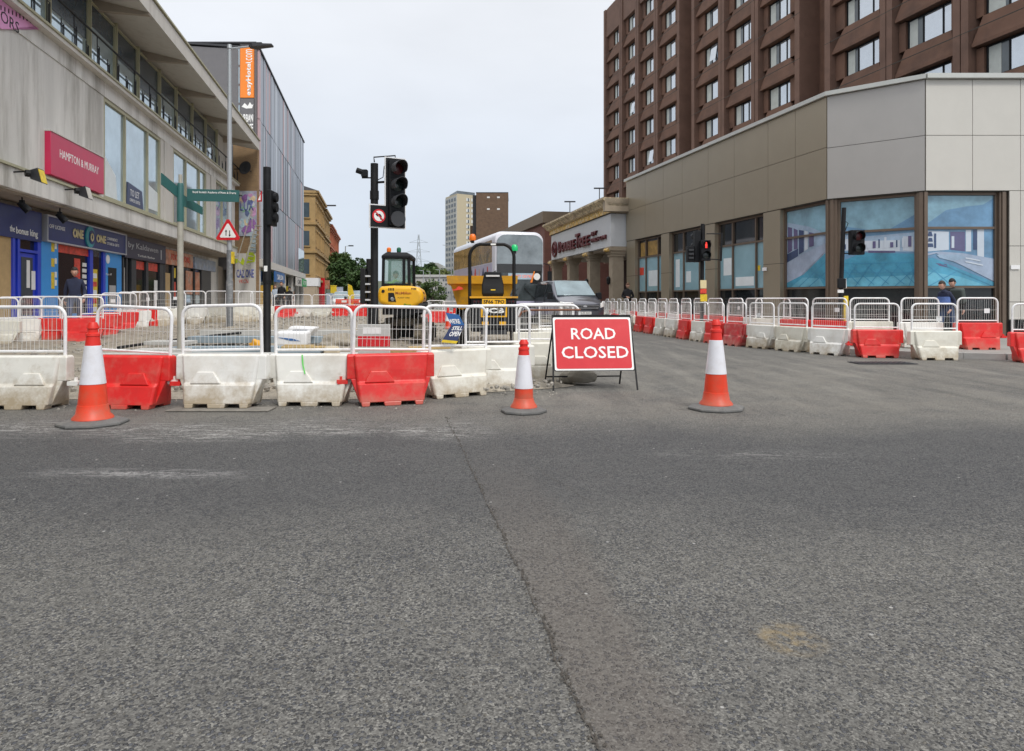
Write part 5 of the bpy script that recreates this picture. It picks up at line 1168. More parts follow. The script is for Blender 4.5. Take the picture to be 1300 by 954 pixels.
for px0, px1 in ((703,714),(723,735.5),(749,760.5),(778.5,797)):
    # near face of each column is seen between these photo columns
    lc = PFc.s(px0, -.15); w_ = 1.0; b = MB(); 
    lc = min(lc, pL-.15); b.box(lc-.6, lc, .15, .80, .12, 3.6); b.box(lc-.68, lc+.08, .07, .88, .1, .75)
    c_ = b.build('column', M['por_stone'], po)
    b = MB(); b.box(lc-.66, lc+.06, .09, .86, 3.6, 3.74); b.box(lc-.72, lc+.12, .03, .92, 3.745, 3.90); b.box(lc-.8, lc+.2, -.05, 1.0, 3.905, 4.13); b.build('capital', M['por_stone'], c_)
    b = MB(); b.tube([(lc-.8,-.02,3.98),(lc-.4,-.10,3.95),(lc+.02,-.02,3.98)], .1, 8); b.build('gilt_ornament', M['gilt'], c_)
    b = MB(); b.lathe([(.05,2.05),(.1,2.15),(.11,2.4),(.05,2.5)], 10, (lc-.4,.05,0)); b.build('wall_lantern', M['black_metal'], c_)
M['maroon'] = mat('maroon', (.11,.010,.014), .5, var=.05)
def pT(px): return PFc.s(px, .02)
b = MB(); cx, cz, R_ = (pT(702)+pT(707.5))/2, 4.85, .5
ring = [(cx+R_*1.15*cos(a*2*pi/28), -.06, cz+R_*sin(a*2*pi/28)) for a in range(28)]; b.tube(ring, .085, 6, closed=True); b.tube([(cx,-.06,cz-.3),(cx,-.06,cz+.05)], .06, 6); b.tube([(cx-.3,-.06,cz+.0),(cx,-.06,cz+.28),(cx+.3,-.06,cz)], .1, 6); b.build('ring_emblem', M['maroon'], po)
def por_text(s_, a, c, z0, z1, bold=.03): text(s_, pT(a), pT(c), z0, z1, -.004, M['maroon'], po, depth=.12, bold=bold)
por_text('D', 710, 713.2, 4.50, 5.28); por_text('OUBLE', 713.6, 731, 4.50, 5.14); por_text('T', 731.6, 736.6, 4.50, 5.42); por_text('REE', 736.4, 749.5, 4.50, 5.12)
por_text('BY', 752, 759, 4.98, 5.22); por_text('HILTON', 752, 770, 4.60, 4.84)

# low brick block behind the portico and bus
KF = Fac(0, 89.8, 3.37, -14.8); kl = (Vector((3.37,75))-Vector((0,89.8))).length
kb = KF.thing('brick_block', 'low red brick block with deep sloping brown roof edge behind the bus', 'building')
M['brick_r'] = brick_mat('brick_r', (.20,.075,.055), (.17,.065,.05), (.16,.09,.07)); M['brown_fascia'] = mat('brown_fascia', (.19,.145,.10), .7, var=.1)
b = MB(); b.box(-30, kl-.3, .3, 14, 0, 9.9); b.build('wall', M['brick_r'], kb)
b = MB(); b.box(-31, kl, 0, 15, 9.7, 10.95); b.build('roof_edge', M['brown_fascia'], kb)
for k, (px, y0) in enumerate(((723.5,257),(761,240))):
    Y = 62; z1 = HC+(HZ-y0)/F*Y; t = thing('roof_lamp', '%s thin lamp post standing up behind the portico roof' % ('left','right')[k], 'street lamp', (gx(px,Y), Y, 0))
    b = MB(); b.tube([(0,0,0),(0,0,z1)], [.06,.04], 6); b.build('pole', M['dark_grey'], t); b = MB(); b.box(-.5,.5,-.1,.1,z1,z1+.1); b.build('lamp_head', M['dark_grey'], t)

# ================================================================ brown hotel tower
m_ = .245; A1 = 27.6
HF = Fac(A1-m_*72.5, 72.5, m_, -1)
tw = HF.thing('hotel_tower', 'tall brown concrete hotel tower with deep window bays above the tan extension', 'building')
M['brown_conc'] = mat('brown_conc', (.165,.088,.058), .85, var=.2, scale=.7, dirt=(.075,.046,.036), dscale=.5, damt=.8, bump=.15, bscale=12, rnd=False)
M['brown_lt'] = mat('brown_lt', (.180,.105,.076), .85, var=.18, scale=.7, dirt=(.10,.06,.045), dscale=.6, damt=.6, rnd=False)
M['curtain'] = mat('curtain', (.55,.58,.54), .8, var=.12, scale=3)
M['win_dark'] = mat('win_dark', (.09,.11,.12), .12, var=.5, scale=.4, spec=.8)
wins = [(776.4,783.5,0),(794.5,803.5,0),(816,827,0),(840.6,853.5,0),(891,907,1),(928,949,1),(971,998,1),(1068,1110,2),(1145,1201,2),(1244,1330,2)]
z0r = 28.86; ST = 2.77; nfl = 8; Ltot = HF.s(1420)
# spans of wall between dark recess slots
slots = [(864,879.5),(1017,1049)]
sl = [(HF.s(a), HF.s(c)) for a, c in slots]
segs = [(0, sl[0][0]), (sl[0][1], sl[1][0]), (sl[1][1], Ltot)]
TOPZ = 30.9; BASE = 5
b = MB(); b.box(0, Ltot, 1.3, 16, BASE, TOPZ+.0)
for a, c in segs[:1]: pass
b.build('core_wall', M['brown_conc'], tw)
W_ = [(HF.s(a), HF.s(c)) for a, c, _ in wins]
def PB(a, c, zt_):
    b = MB(); b.box(a, c, -.12, 1.299, BASE, zt_); b.build('pier', M['brown_lt'], tw)
bounds = []
for k, (s0, s1) in enumerate(segs):
    ws_ = [w for w in W_ if s0-.1 < (w[0]+w[1])/2 < s1+.1]
    edges = [s0]+[ (ws_[i][1]+ws_[i+1][0])/2 for i in range(len(ws_)-1)]+[s1]
    for i, wn_ in enumerate(ws_): bounds.append((edges[i], edges[i+1], wn_[0], wn_[1]))
    zt_ = TOPZ+(.9 if k == 0 else .9)
    for j, e_ in enumerate(edges):
        if j == 0: PB(e_, e_+.45, zt_)
        elif j == len(edges)-1: PB(e_-.45, e_, zt_)
        else: PB(e_-.40, e_-.03, zt_); PB(e_+.03, e_+.40, zt_)
jn = MB()
for (e0, e1_, w0_, w1_) in bounds:
    for r in range(-1, nfl):
        zt_ = z0r-ST*r; zb_ = zt_-1.42          # window head and sill
        # spandrel: slopes out from the sill, then drops
        a, c = e0+.455, e1_-.455
        if r >= 0:
            top = zb_; bot = zb_-(ST-1.42)
            spand = MB(); spand.hexa([(a,.03,bot+.22),(c,.03,bot+.22),(c,1.2,bot+.22),(a,1.2,bot+.22),(w0_-.05,.24,top),(w1_+.05,.24,top),(w1_+.05,1.2,top),(w0_-.05,1.2,top)])
            for q0, q1 in ((a,w0_-.04),(w1_+.04,c)):
                if q1 > q0+.01: spand.box(q0, q1, .26, 1.2, top+.001, zt_+.001)
            if HZ-(bot-HC)*F/HF.Y(650+F*.3) < 400: 
                o = spand.build('spandrel', M['brown_conc'], tw)
                head = MB(); head.box(a, c, .0, 1.15, bot+.06, bot+.215); head.build('ledge', M['brown_conc'], o)
for (e0, e1_, w0_, w1_) in bounds: b = MB(); b.box(e0+.46, e1_-.46, .0, 1.299, z0r+.01, TOPZ+.88); b.build('parapet', M['brown_lt'], tw)
for s0, s1 in segs:
    for r in range(nfl): jn.box(s0-.004, s1+.004, -.124, -.10, z0r-ST*r-2.0, z0r-ST*r-1.965)
jn.build('panel_joint', M['joint'], tw)
rs = random.Random(11)
for wi, (w0_, w1_) in enumerate(W_):
    for r in range(0, nfl):
        zt_ = z0r-ST*r; zb_ = zt_-1.42
        if zt_ < 8: continue
        # above the photo's frame or hidden below the extension
        Ym = HF.Y(wins[wi][0]); py = HZ-(zb_-HC)*F/Ym
        if py < -4: continue
        mid = w0_+(w1_-w0_)*(.47 if wi < 7 else .36); mid2 = w0_+(w1_-w0_)*.8
        b = MB(); fr = .06; b.box(w0_, w1_, .36, .48, zb_, zb_+fr); b.box(w0_, w1_, .36, .48, zt_-fr, zt_)
        ms = [w0_+fr/2, mid, w1_-fr/2]+([mid2] if wi >= 5 else [])
        for q in ms: b.box(q-fr/2, q+fr/2, .362, .478, zb_+fr, zt_-fr)
        o = b.build('window', M['black_plastic'], tw)
        b = MB(); b.box(w0_+.02, w1_-.02, .41, .43, zb_+.02, zt_-.02); b.build('panes', M['win_dark'] , o)
        b = MB(); b.box(w0_+.08, w0_+(mid-w0_)*rs.uniform(.55,.9), .400, .409, zb_+fr, zt_-fr)
        b.build('curtain', M['curtain'], o)
        b = MB(); b.box(mid+.04, (mid2-.04 if wi >= 5 else w1_-fr-.01), .400, .4085, zb_+fr+.01, zt_-fr-.01)
        if wi >= 5: b.box(mid2+.04, w1_-fr-.01, .400, .4085, zb_+fr+.01, zt_-fr-.01)
        b.build('bright_pane', M['sky_pane'] if 'sky_pane' in M else M.setdefault('sky_pane', mat('sky_pane', (.62,.66,.70), .05, metal=.75, var=.06, spec=1)), o)
        if rs.random() < .13:
            b = MB(); x0_, x1_ = mid+.05, (mid2-.05 if wi >= 5 else w1_-.08); b.prism([(x0_,.30,zt_-.1),(x1_,.30,zt_-.1),(x1_,.12,zb_+.15),(x0_,.12,zb_+.15)], (0,.03,.01)); b.build('open_sash', M['sky_pane'], o)
b = MB(); b.box(-.4, -.0, .2, 16, BASE, TOPZ+.9); b.build('end_wall', M['brown_lt'], tw)
# ================================================================ signals, poles, signs
def ring_pts(n, r, c=(0,0,0)): return [(c[0]+r*cos(2*pi*i/n), c[1], c[2]+r*sin(2*pi*i/n)) for i in range(n)]
def hood(parent, x, z, r=.105, L=.26, m=None, y=-.06):
    b = MB(); n = 20; A = [(-.2+1.4*i/n)*pi for i in range(n+1)]
    o1 = [(x+r*cos(a), y, z+r*sin(a)) for a in A]; o2 = [(x+r*.96*cos(a), y-L*(.72+.28*max(0, sin(a))), z+r*.98*sin(a)) for a in A]
    i2 = [(x+r*.88*cos(a), q[1], z+r*.90*sin(a)) for a, q in zip(A, o2)]; i1 = [(x+r*.92*cos(a), y, z+r*.92*sin(a)) for a in A]
    b.loft([o1,o2,i2,i1], cap=False, closed=False); return b.build('hood', m or M['black_plastic'], parent, smooth=True)
def lens(parent, x, z, m, r=.095, y=-.065, name='lens'):
    b = MB(); b.lathe([(r,0),(r*.97,.008),(r*.6,.02),(.005,.026)], 24); o = b.build(name, m, parent, smooth=True); o.rotation_euler = (pi/2,0,0); o.location = (x,y,z); return o
# A: tall signal in front of the excavator
YA = 11.9; xA = gx(475.3,YA); zA_ = lambda py: HC+(HZ-py)/F*YA
ta = thing('traffic_light', 'tall black traffic light with white edged board and no left turn sign before the excavator', 'traffic light', (xA, YA, 0))
b = MB(); b.lathe([(.072,0),(.072,1.1),(.066,1.12),(.066,zA_(208))], 18); b.lathe([(.078,2.95),(.078,3.1)], 18); b.lathe([(.09,0),(.09,.25),(.074,.27)], 18); b.build('pole', M['black_metal'], ta, smooth=True)
hd = bpy.data.objects.new('signal_head', None); 
def board(parent, pts, y0, y1, m, name): b = MB(); b.xz(pts, y0, y1); return b.build(name, m, parent)
aa = radians(30); hx, hy = gx(501.5,YA-.2)-xA, -.2
def rot_part(o): o.location = Vector(o.location)+Vector((0,0,0)); return o
sig = MB(); zt_, zb_ = zA_(205), zA_(291)
def local_build(mb, name, m, parent, **k):
    o = mb.build(name, m, parent, **k); return o
sub = MB()
w2 = .17
outl = [(-w2,zt_),(w2,zt_),(w2,zb_),(-w2-.27,zb_),(-w2-.27,zb_+.36),(-w2,zb_+.36)]
bd = MB(); bd.xz([(-w2-.02,zt_+.02),(w2+.02,zt_+.02),(w2+.02,zb_-.02),(-w2-.29,zb_-.02),(-w2-.29,zb_+.38),(-w2-.02,zb_+.38)], -.012, 0)
back = bd.build('white_edging', M['white'], ta); back.location = (hx,hy,0); back.rotation_euler = (0,0,aa)
b = MB(); b.xz(outl, -.03, -.0125); b.build('backing_board', M['black_plastic'], back)
b = MB(); b.box(-.135,.135,-.11,-.031,zb_+.04,zt_-.05)
for i in range(3): b.box(-.137,.137,-.116,-.112,zt_-.05-(i+1)*.285-.004,zt_-.05-(i+1)*.285+.004)
case = b.build('signal_case', M['black_plastic'], back, bevel=.012)
for i, m_ in enumerate(('red_lens','dark_lens','dark_lens')): 
    z = zt_-.19-.285*i; lens(back, 0, z, M[m_], .1, -.112); hood(back, 0, z, .118, .27, M['dark_grey'], -.112)
lens(back, 0, zb_+.14, M['black'], .10, -.112); 
b = MB(); b.lathe([(.115,0),(.13,.02),(.13,.05),(.115,.05)], 24); o = b.build('lamp_ring', M['dark_grey'], back, smooth=True); o.rotation_euler = (pi/2,0,0); o.location = (0,-.112,zb_+.14)
sb = MB(); sb.lathe([(.115,0),(.115,.01)], 28); o = sb.build('turn_sign', M['sign_red'], back); o.rotation_euler = (pi/2,0,0); o.location = (-w2-.13,-.031,zb_+.18)
q = MB(); q.lathe([(.088,0),(.088,.004)], 28); o2 = q.build('sign_face', M['sign_white'], o); o2.location = (0,0,.011)
q = MB(); q.prism([(.02,-.06,0),(.045,-.06,0),(.045,.0,0),(.02,.035,0),(-.02,.035,0),(-.02,.055,0),(-.062,.02,0),(-.02,-.015,0),(-.02,.008,0),(.008,.008,0),(.02,-.01,0)], (0,0,.003)); o3 = q.build('arrow', M['black'], o); o3.location = (0,0,.0155)
q = MB(); q.prism([(-.07,.06,0),(-.055,.072,0),(.07,-.055,0),(.055,-.07,0)], (0,0,.003)); o3 = q.build('slash', M['sign_red'], o); o3.location = (0,0,.019)
b = MB(); b.tube([(0,0,zA_(232)),(hx,hy,zA_(233))], .02, 6); b.tube([(0,0,zA_(206)),(.0,-.05,zt_+.06),(hx,hy+.02,zt_+.06),(hx,hy+.02,zt_-.1)], .012, 6); b.tube([(0,0,zA_(285)),(hx,hy,zA_(287))], .02, 6)
b.tube([(.05,0,zA_(229)),(.16,-.05,zA_(226)),(.18,-.05,zA_(212)),(.27,-.12,zA_(209))], .008, 6); b.build('bracket', M['black_metal'], ta)
b = MB(); b.tube([(0,0,zA_(226)),(-.22,0,zA_(226))], .014, 6); b.box(-.22,-.12,-.06,.06,zA_(225),zA_(216)); b.tube([(-.17,.0,zA_(220)),(-.30,-.06,zA_(217))], .05, 8); b.build('detector', M['black_plastic'], ta, bevel=.006)
# B: black pole with a signal seen from the side
YB = 12.6; zB = lambda py: HC+(HZ-py)/F*YB
tb = thing('traffic_light', 'tall black pole with its signal head seen edge on, left of the street', 'traffic light', (gx(339,YB), YB, gz(gx(339,YB),YB)))
b = MB(); b.lathe([(.085,0),(.085,.2),(.068,.24),(.068,zB(213)),(.055,zB(213)+.01)], 18); b.lathe([(.075,1.5),(.075,1.56)], 18); b.lathe([(.072,zB(270)),(.072,zB(266))], 18); b.build('pole', M['black_metal'], tb, smooth=True)
b = MB(); b.box(.05,.13,-.17,.17,zB(287),zB(243)); h_ = b.build('signal_case', M['black_plastic'], tb, bevel=.01)
for i in range(3):
    b = MB(); z = zB(251+i*13); b.tube([(.13,0,z),(.19,0,z)], .085, 14); b.build('hood', M['black_plastic'], tb)
b = MB(); b.prism([(-.16,-.08,zB(257)),(-.07,-.08,zB(257)),(-.07,-.08,zB(243))], (0,.02,0)); b.build('sign_corner', M['sign_red'], tb); b = MB(); b.prism([(-.13,-.10,zB(255.5)),(-.085,-.10,zB(255.5)),(-.085,-.10,zB(248))], (0,.012,0)); b.build('sign_face', M['sign_white'], tb)
b = MB(); b.box(-.03,.03,-.076,-.06,zB(345),zB(338)); b.build('sticker', M['sign_white'], tb)
# C: thin black portable signal by the excavator
YC = 16.8; zC_ = lambda py: HC+(HZ-py)/F*YC
tcx = thing('traffic_light', 'shorter black signal seen side on, just left of the tall signal pole', 'traffic light', (gx(465.5,YC), YC, 0))
b = MB(); b.tube([(.05,0,0),(.05,0,zC_(329))], .045, 10); b.tube([(.05,0,zC_(329)),(.05,0,zC_(345))], .06, 10); b.build('pole', M['black_metal'], tcx)
b = MB(); b.box(-.13,-.01,-.16,.16,zC_(386),zC_(341)); h_ = b.build('signal_case', M['black'], tcx, bevel=.015)
for i in range(4): b = MB(); b.box(-.01,.10,-.13,.13,zC_(352+i*10),zC_(350+i*10)); b.build('clamp', M['steel_wh'], tcx)
# D: pedestrian signal on the right pavement
YD = 21.3; xD = gx(892,YD); zD = lambda py: HC+(HZ-py)/F*YD
td = thing('traffic_light', 'black pedestrian signal glowing red before the tan building, posters on its pole', 'traffic light', (xD, YD, .12))
K = -.12
b = MB(); b.tube([(-.03,0,0),(0,0,zD(284.5)+K)], .058, 12); b.build('pole', M['black_metal'], td)
b = MB(); b.box(-.13,.17,-.30,-.10,zD(332)+K,zD(306)+K); c_ = b.build('signal_case', M['black_plastic'], td, bevel=.015)
for i, (py, m_) in enumerate(((312.5,'red_lamp_on'),(325,'dark_lens'))):
    lens(td, .02, zD(py)+K, M['black'] if i == 0 else M['dark_lens'], .11, -.302); hood(td, .02, zD(py)+K, .135, .16, M['black_plastic'], -.302)
b = MB(); zz = zD(312.5)+K; b.disc((.02,-.332,zz+.07), (0,1,0), .022, .01, 12); b.box(-.012,.052,-.337,-.327,zz-.03,zz+.042); b.box(-.008,.015,-.337,-.327,zz-.09,zz-.031); b.box(.025,.048,-.337,-.327,zz-.09,zz-.031); b.build('red_figure', M['red_lamp_on'], td)
b = MB(); b.box(-.27,-.09,-.12,.16,zD(333)+K,zD(293.5)+K); o = b.build('rear_case', M['black_plastic'], td, bevel=.01)
for i in range(3): b = MB(); z = zD(299+i*12)+K; b.tube([(-.18,.16,z),(-.18,.36,z)], .10, 14); b.build('hood', M['black_plastic'], td)
b = MB(); b.box(-.50,-.28,-.1,.14,zD(333)+K,zD(313)+K); b.build('side_case', M['black_plastic'], td, bevel=.01)
for i in range(3): b = MB(); z = zD(319+i*5)+K; b.box(-.46,-.31,-.14,-.101,z,z+.05); b.build('louvre', M['dark_grey'], td)
b = MB(); b.tube([(.12,0,zD(297)+K),(.60,0,zD(297)+K)], .018, 6); b.tube([(.12,0,zD(329)+K),(.60,0,zD(330)+K)], .018, 6); b.tube([(.60,0,zD(296)+K),(.57,0,zD(331.5)+K)], .03, 6); b.build('bracket', M['black_metal'], td)
for k, (a, c, m_) in enumerate(((367,356,'gold'),(373,366.5,'poster_red'),(383,374,'poster_yel'))): b = MB(); b.box(-.09,.10 if k < 2 else .12,-.075,-.06,zD(a)+K,zD(c)+K); b.build('poster', M[m_], td)
# E: leaning pole before the pool pictures
YE = 16.6; xE = gx(1065,YE); zE = lambda py: HC+(HZ-py)/F*YE
te = thing('traffic_light', 'slightly leaning black signal pole in front of the pool picture windows', 'traffic light', (xE, YE, .12))
dx_ = gx(1071.5,YE)-xE
b = MB(); b.tube([(0,0,0),(dx_,0,zE(264)+K)], .052, 12); b.build('pole', M['black_metal'], te)
b = MB(); b.box(.23,.55,-.16,.02,zE(324)+K,zE(293)+K); b.build('signal_case', M['black_plastic'], te, bevel=.012)
for i, py in enumerate((301,316)): lens(te, .39, zE(py)+K, M['red_lens'] if i == 0 else M['dark_lens'], .1, -.162); hood(te, .39, zE(py)+K, .125, .15, M['black_plastic'], -.162)
b = MB(); b.tube([(dx_*.8,0,zE(296)+K),(.3,0,zE(294)+K)], .015, 6); b.tube([(dx_*.8,0,zE(322)+K),(.3,0,zE(322)+K)], .015, 6); b.tube([(dx_*.9,-.02,zE(280)+K),(.2,-.05,zE(284)+K),(.13,-.02,zE(295)+K)], .01, 6); b.build('bracket', M['black_metal'], te)
b = MB(); b.box(-.07,.12,-.12,-.05,zE(366)+K,zE(354)+K); b.build('push_button_box', M['black_plastic'], te, bevel=.01); b = MB(); b.tube([(.11,-.1,zE(354)+K),(.12,-.1,zE(366)+K)], .018, 6); b.box(-.06,.08,-.08,-.05,zE(372)+K,zE(368)+K); b.build('sticker', M['sign_white'], te)
b = MB(); b.box(.09,.19,-.08,.02,.3,zE(376)+K); b.build('yellow_sleeve', M['poster_yel'], te)
# street lamp, left
YL = 21.0; xL = gx(291.5,YL); gL = gz(xL,YL); zL = lambda py: HC+(HZ-py)/F*YL-gL
tl = thing('street_lamp', 'tall street lamp column with grey painted foot and triangular sign by the shops', 'street lamp', (xL, YL, gL))
b = MB(); b.lathe([(.105,0),(.105,1.45),(.088,1.52),(.088,zL(318))], 20); b.build('column_foot', M['grey_paint'], tl, smooth=True)
b = MB(); b.lathe([(.075,zL(318)+.003),(.072,zL(200)),(.055,zL(58))], 18); b.lathe([(.075,zL(62)),(.06,zL(57))], 12); b.build('column', M['galv'], tl, smooth=True)
b = MB(); b.tube([(0,0,zL(62)),(.7,0,zL(59))], .028, 8); b.build('arm', M['galv'], tl)
b = MB(); b.loft([[(.62,-.08,zL(58.5)),(.62,.08,zL(58.5)),(.62,.08,zL(61)),(.62,-.08,zL(61))],[(.75,-.15,zL(57)),(.75,.15,zL(57)),(.75,.15,zL(61)),(.75,-.15,zL(61))],[(1.32,-.1,zL(57)),(1.32,.1,zL(57)),(1.32,.1,zL(59)),(1.32,-.1,zL(59))]]); b.box(.85,1.0,-.05,.05,zL(57),zL(54.5)); b.build('lamp_head', M['dark_grey'], tl)
tri = lambda r, cx, cz: [(cx+r*cos(a), cz+r*sin(a)) for k in range(3) for a in [pi/2+k*2*pi/3+d for d in (-.09,-.03,.03,.09)]]
cz_ = (zL(303)+zL(279))/2-.12; b = MB(); b.xz(tri(.40,0,cz_), -.125, -.10); o = b.build('triangle_sign', M['sign_red'], tl)
b = MB(); b.xz(tri(.27,0,cz_), -.13, -.126); o2 = b.build('sign_face', M['sign_white'], o)
b = MB(); 
for sx_, up in ((-.055,1),(.055,-1)): zc_ = cz_-.02; b.xz([(sx_-.012,zc_-.08),(sx_+.012,zc_-.08),(sx_+.012,zc_+.08),(sx_-.012,zc_+.08)], -.134, -.1305); b.xz([(sx_-.035,zc_+up*.05),(sx_+.035,zc_+up*.05),(sx_,zc_+up*.11)], -.1345, -.1306)
b.build('arrows', M['black'], o)
b = MB(); b.box(.07,.13,-.06,.06,zL(335),zL(320)); b.build('yellow_tag', M['poster_yel'], tl)
# far lamps
for k, (px, py, Y, dpx) in enumerate([(438.6,313,112,10),(411,262,101,14)]):
    x = gx(px,Y); z1 = HC+(HZ-py)/F*Y; L_ = dpx/F*Y
    if k == 0:
        t = thing('street_lamp', 'distant grey street lamp standing before the big green tree', 'street lamp', (x, Y, 0)); b = MB(); b.tube([(0,0,0),(0,0,z1),(L_*.5,0,z1+.1)], [.12,.08,.05], 8); b.build('column', M['galv'], t); b = MB(); b.box(L_*.4,L_,-.15,.15,z1,z1+.18); b.build('lamp_head', M['dark_grey'], t)
    else:
        t = thing('street_lamp', 'street lamp head on an arm fixed to the yellow corner tenement', 'street lamp', (x, Y, z1)); b = MB(); b.tube([(-.3,0,0),(L_*.5,0,.1)], .04, 6); b.build('arm', M['galv'], t); b = MB(); b.box(L_*.3,L_*1.1,-.15,.15,.0,.18); b.build('lamp_head', M['dark_grey'], t)
# finger post
YF = 13.2; xF = gx(229,YF); gF = gz(xF,YF); zF = lambda py: HC+(HZ-py)/F*YF-gF
tf = thing('finger_post', 'pedestrian finger post with long green arm and worn grey pole by the works', 'signpost', (xF, YF, gF))
b = MB(); b.lathe([(.058,0),(.055,zF(282))], 14); b.build('pole', M['galv_old'], tf, smooth=True)
b = MB(); b.lathe([(.062,zF(282)+.002),(.062,zF(236)),(.05,zF(233))], 14); b.build('collar', M['teal_sign'], tf, smooth=True)
b = MB(); b.lathe([(.035,zF(233)),(.035,zF(222))], 10); b.build('finial', M['galv_old'], tf)
fw = gx(298,YF)-xF; b = MB(); b.box(.055, fw, -.02, .02, zF(255), zF(240)); arm = b.build('finger', M['teal_sign'], tf); arm.rotation_euler = (0,radians(1.5),0)
text('Royal Scottish Academy of Music & Drama', .16, fw-.05, zF(246), zF(242.5), -.021, M['sign_white'], arm, depth=.002, bold=.02); 
b = MB(); b.tube([(fw,0,zF(246)),(fw+.06,0,zF(247))], .012, 6); b.build('arm_tip', M['black'], arm)
b = MB(); b.prism([(-.05,.0,zF(252)),(-.05,0,zF(238)),(-.12,-.5,zF(226)),(-.12,-.5,zF(240))], (.02,0,0)); b.build('finger', M['teal_sign'], tf)
b = MB(); b.prism([(.05,.0,zF(262)),(.05,0,zF(248)),(.14,.6,zF(258)),(.14,.6,zF(268))], (.02,0,0)); b.build('finger', M['teal_sign'], tf)
# still-open board on the mesh
t = thing('notice_board', 'bent blue still open board tied to a barrier mesh left of the middle cone', 'notice', (gx(575,8.42), 8.40, 0), radians(14))
zN = lambda py: HC+(HZ-py)/F*8.42
def nq(x, py, d=0): return ((x-575)/F*8.42, d, zN(py))
A_ = [nq(566,397), nq(583,400), nq(590,413), nq(573,413)]; B_ = [nq(573,413,.0), nq(590,413,.0), nq(579,436,-.03), nq(560,434,-.03)]
b = MB(); b.prism(A_, (0,.006,0)); b.build('upper_half', M['blue_board'], t); b = MB(); b.prism(B_, (0,.006,0)); lo = b.build('lower_half', M['navy_board'], t)
b = MB(); b.prism([nq(561.6,431,-.032),nq(581,433,-.032),nq(579,436.2,-.033),nq(560,434.2,-.033)], (0,-.003,0)); b.build('yellow_strip', M['poster_yel'], lo)
def slant(s_, x0, x1, p0, p1, sh, yd, nm):
    o = text(s_, (x0-575)/F*8.42, (x1-575)/F*8.42, zN(p1), zN(p0), yd, M['sign_white'], t, depth=0, bold=.03)
    for v in o.data.vertices: v.co.x += (v.co.z-zN(p1))*sh; v.co.y = yd-.03*max(0, (zN(413)-v.co.z)/(zN(413)-zN(435)))
slant("WE'RE", 570.5, 585, 405, 411, -.35, -.004, 'a'); slant('STILL', 573, 586, 414.5, 419.5, .5, -.004, 'b'); slant('OPEN', 569, 583, 421, 427, .5, -.004, 'c')
# red and white board behind the barriers
t = thing('barrier_board', 'dirty white board with a red band lying upright behind the angled red barrier', 'board', (gx(475,9.3), 9.3, 0), radians(-3))
zR = lambda py: HC+(HZ-py)/F*9.3; hw = 20.5/F*9.3
b = MB(); b.box(-hw,hw,-.02,.02,.1,zR(412)); p_ = b.build('panel', M['slab'], t, bevel=.006); b = MB(); b.box(-hw-.002,hw+.002,-.024,-.0205,zR(440),zR(427)); b.build('red_band', M['sign_red'], p_); b = MB(); b.box(-hw+.07,hw-.12,-.024,-.0205,zR(424),zR(416)); b.build('label', M['white'], p_)
b = MB(); b.box(-hw+.03,-hw+.08,-.2,.2,.02,.1); b.build('foot', M['rubber'], t); b = MB(); b.box(hw-.08,hw-.03,-.2,.2,.02,.1); b.build('foot', M['rubber'], t)

# ---------------------------------------------------------------- site materials lying about
def lump(px, py, w_, d_, h_, m, name, lab, cat, rz=0, Y=None, bev=.01, group=None, zz=None):
    Y = Y or 9+(440-py)*.32; x = gx(px,Y); z = gz(x,Y)+.05 if zz is None else zz
    b = MB(); b.box(-w_/2,w_/2,-d_/2,d_/2,0,h_); o = b.build(name, m, bevel=bev); o.location = (x,Y,z); o.rotation_euler = (0,0,rz); return tag(o, lab, cat, group)
M['wood'] = mat('wood', (.46,.33,.15), .8, var=.25, scale=5); M['pale_stone'] = mat('pale_stone', (.50,.43,.31), .9, var=.15); M['blue_grey'] = mat('blue_grey', (.30,.37,.42), .8, var=.15)
def atY(px, Y): x = gx(px,Y); return x, gz(x,Y)
lump(290, 0, 4.6, .28, .16, M['slab'], 'kerb_stone', 'long pale kerb lying across the works behind the near white barrier', 'kerb stone', .02, Y=12.1, zz=.10)
lump(208, 0, .95, .5, .10, M['slab'], 'paving_slab', 'pale paving slab lying behind the near red barrier', 'paving slab', .2, Y=13.2, zz=.16)
lump(217, 0, .9, .5, .08, M['slab'], 'paving_slab', 'upper pale slab lying a little behind the other at the left', 'paving slab', -.1, Y=14.4, zz=.26)
lump(325, 0, 3.0, .35, .15, M['blue_grey'], 'kerb_stone', 'blue grey kerb length beyond the pale kerb, near the tall black pole', 'kerb stone', -.03, Y=15.6, zz=.22)
lump(300, 0, 2.4, .25, .12, M['blue_grey'], 'kerb_stone', 'blue grey kerb length nearer the camera at the foot of the black pole', 'kerb stone', .06, Y=13.6, zz=.16)
lump(362, 0, 4.2, .22, .14, M['slab'], 'kerb_stone', 'thin pale kerb further back left of the crates', 'kerb stone', .0, Y=17.2, zz=.3)
t = thing('crate_stack', 'dark open plastic crate with pale rails on the rubble behind the paint marked barrier', 'crate', (gx(384,11.6), 11.6, .10), .04)
b = MB(); b.box(-.36,.36,-.25,.25,.22,.26); b.build('deck', M['blue_grey'], t)
for x_ in (-.34,-.2,-.06,.08,.22,.32): b = MB(); b.box(x_-.02,x_+.02,-.24,.24,0,.219); b.build('slat', M['black'], t)
b = MB(); b.box(-.35,.35,-.2,.2,-.0,.03); b.build('floor', M['black'], t)
for k, (px, Y, L_, rz) in enumerate([(386,11.9,.75,.05),(380,12.1,.55,-.12)]):
    lump(px, 0, L_, .09, .05, M['wood'], 'timber', '%s piece of yellowish timber on the dark crate' % ('longer','shorter')[k], 'timber', rz, Y=Y-.25+k*.12, zz=.365+k*.0)
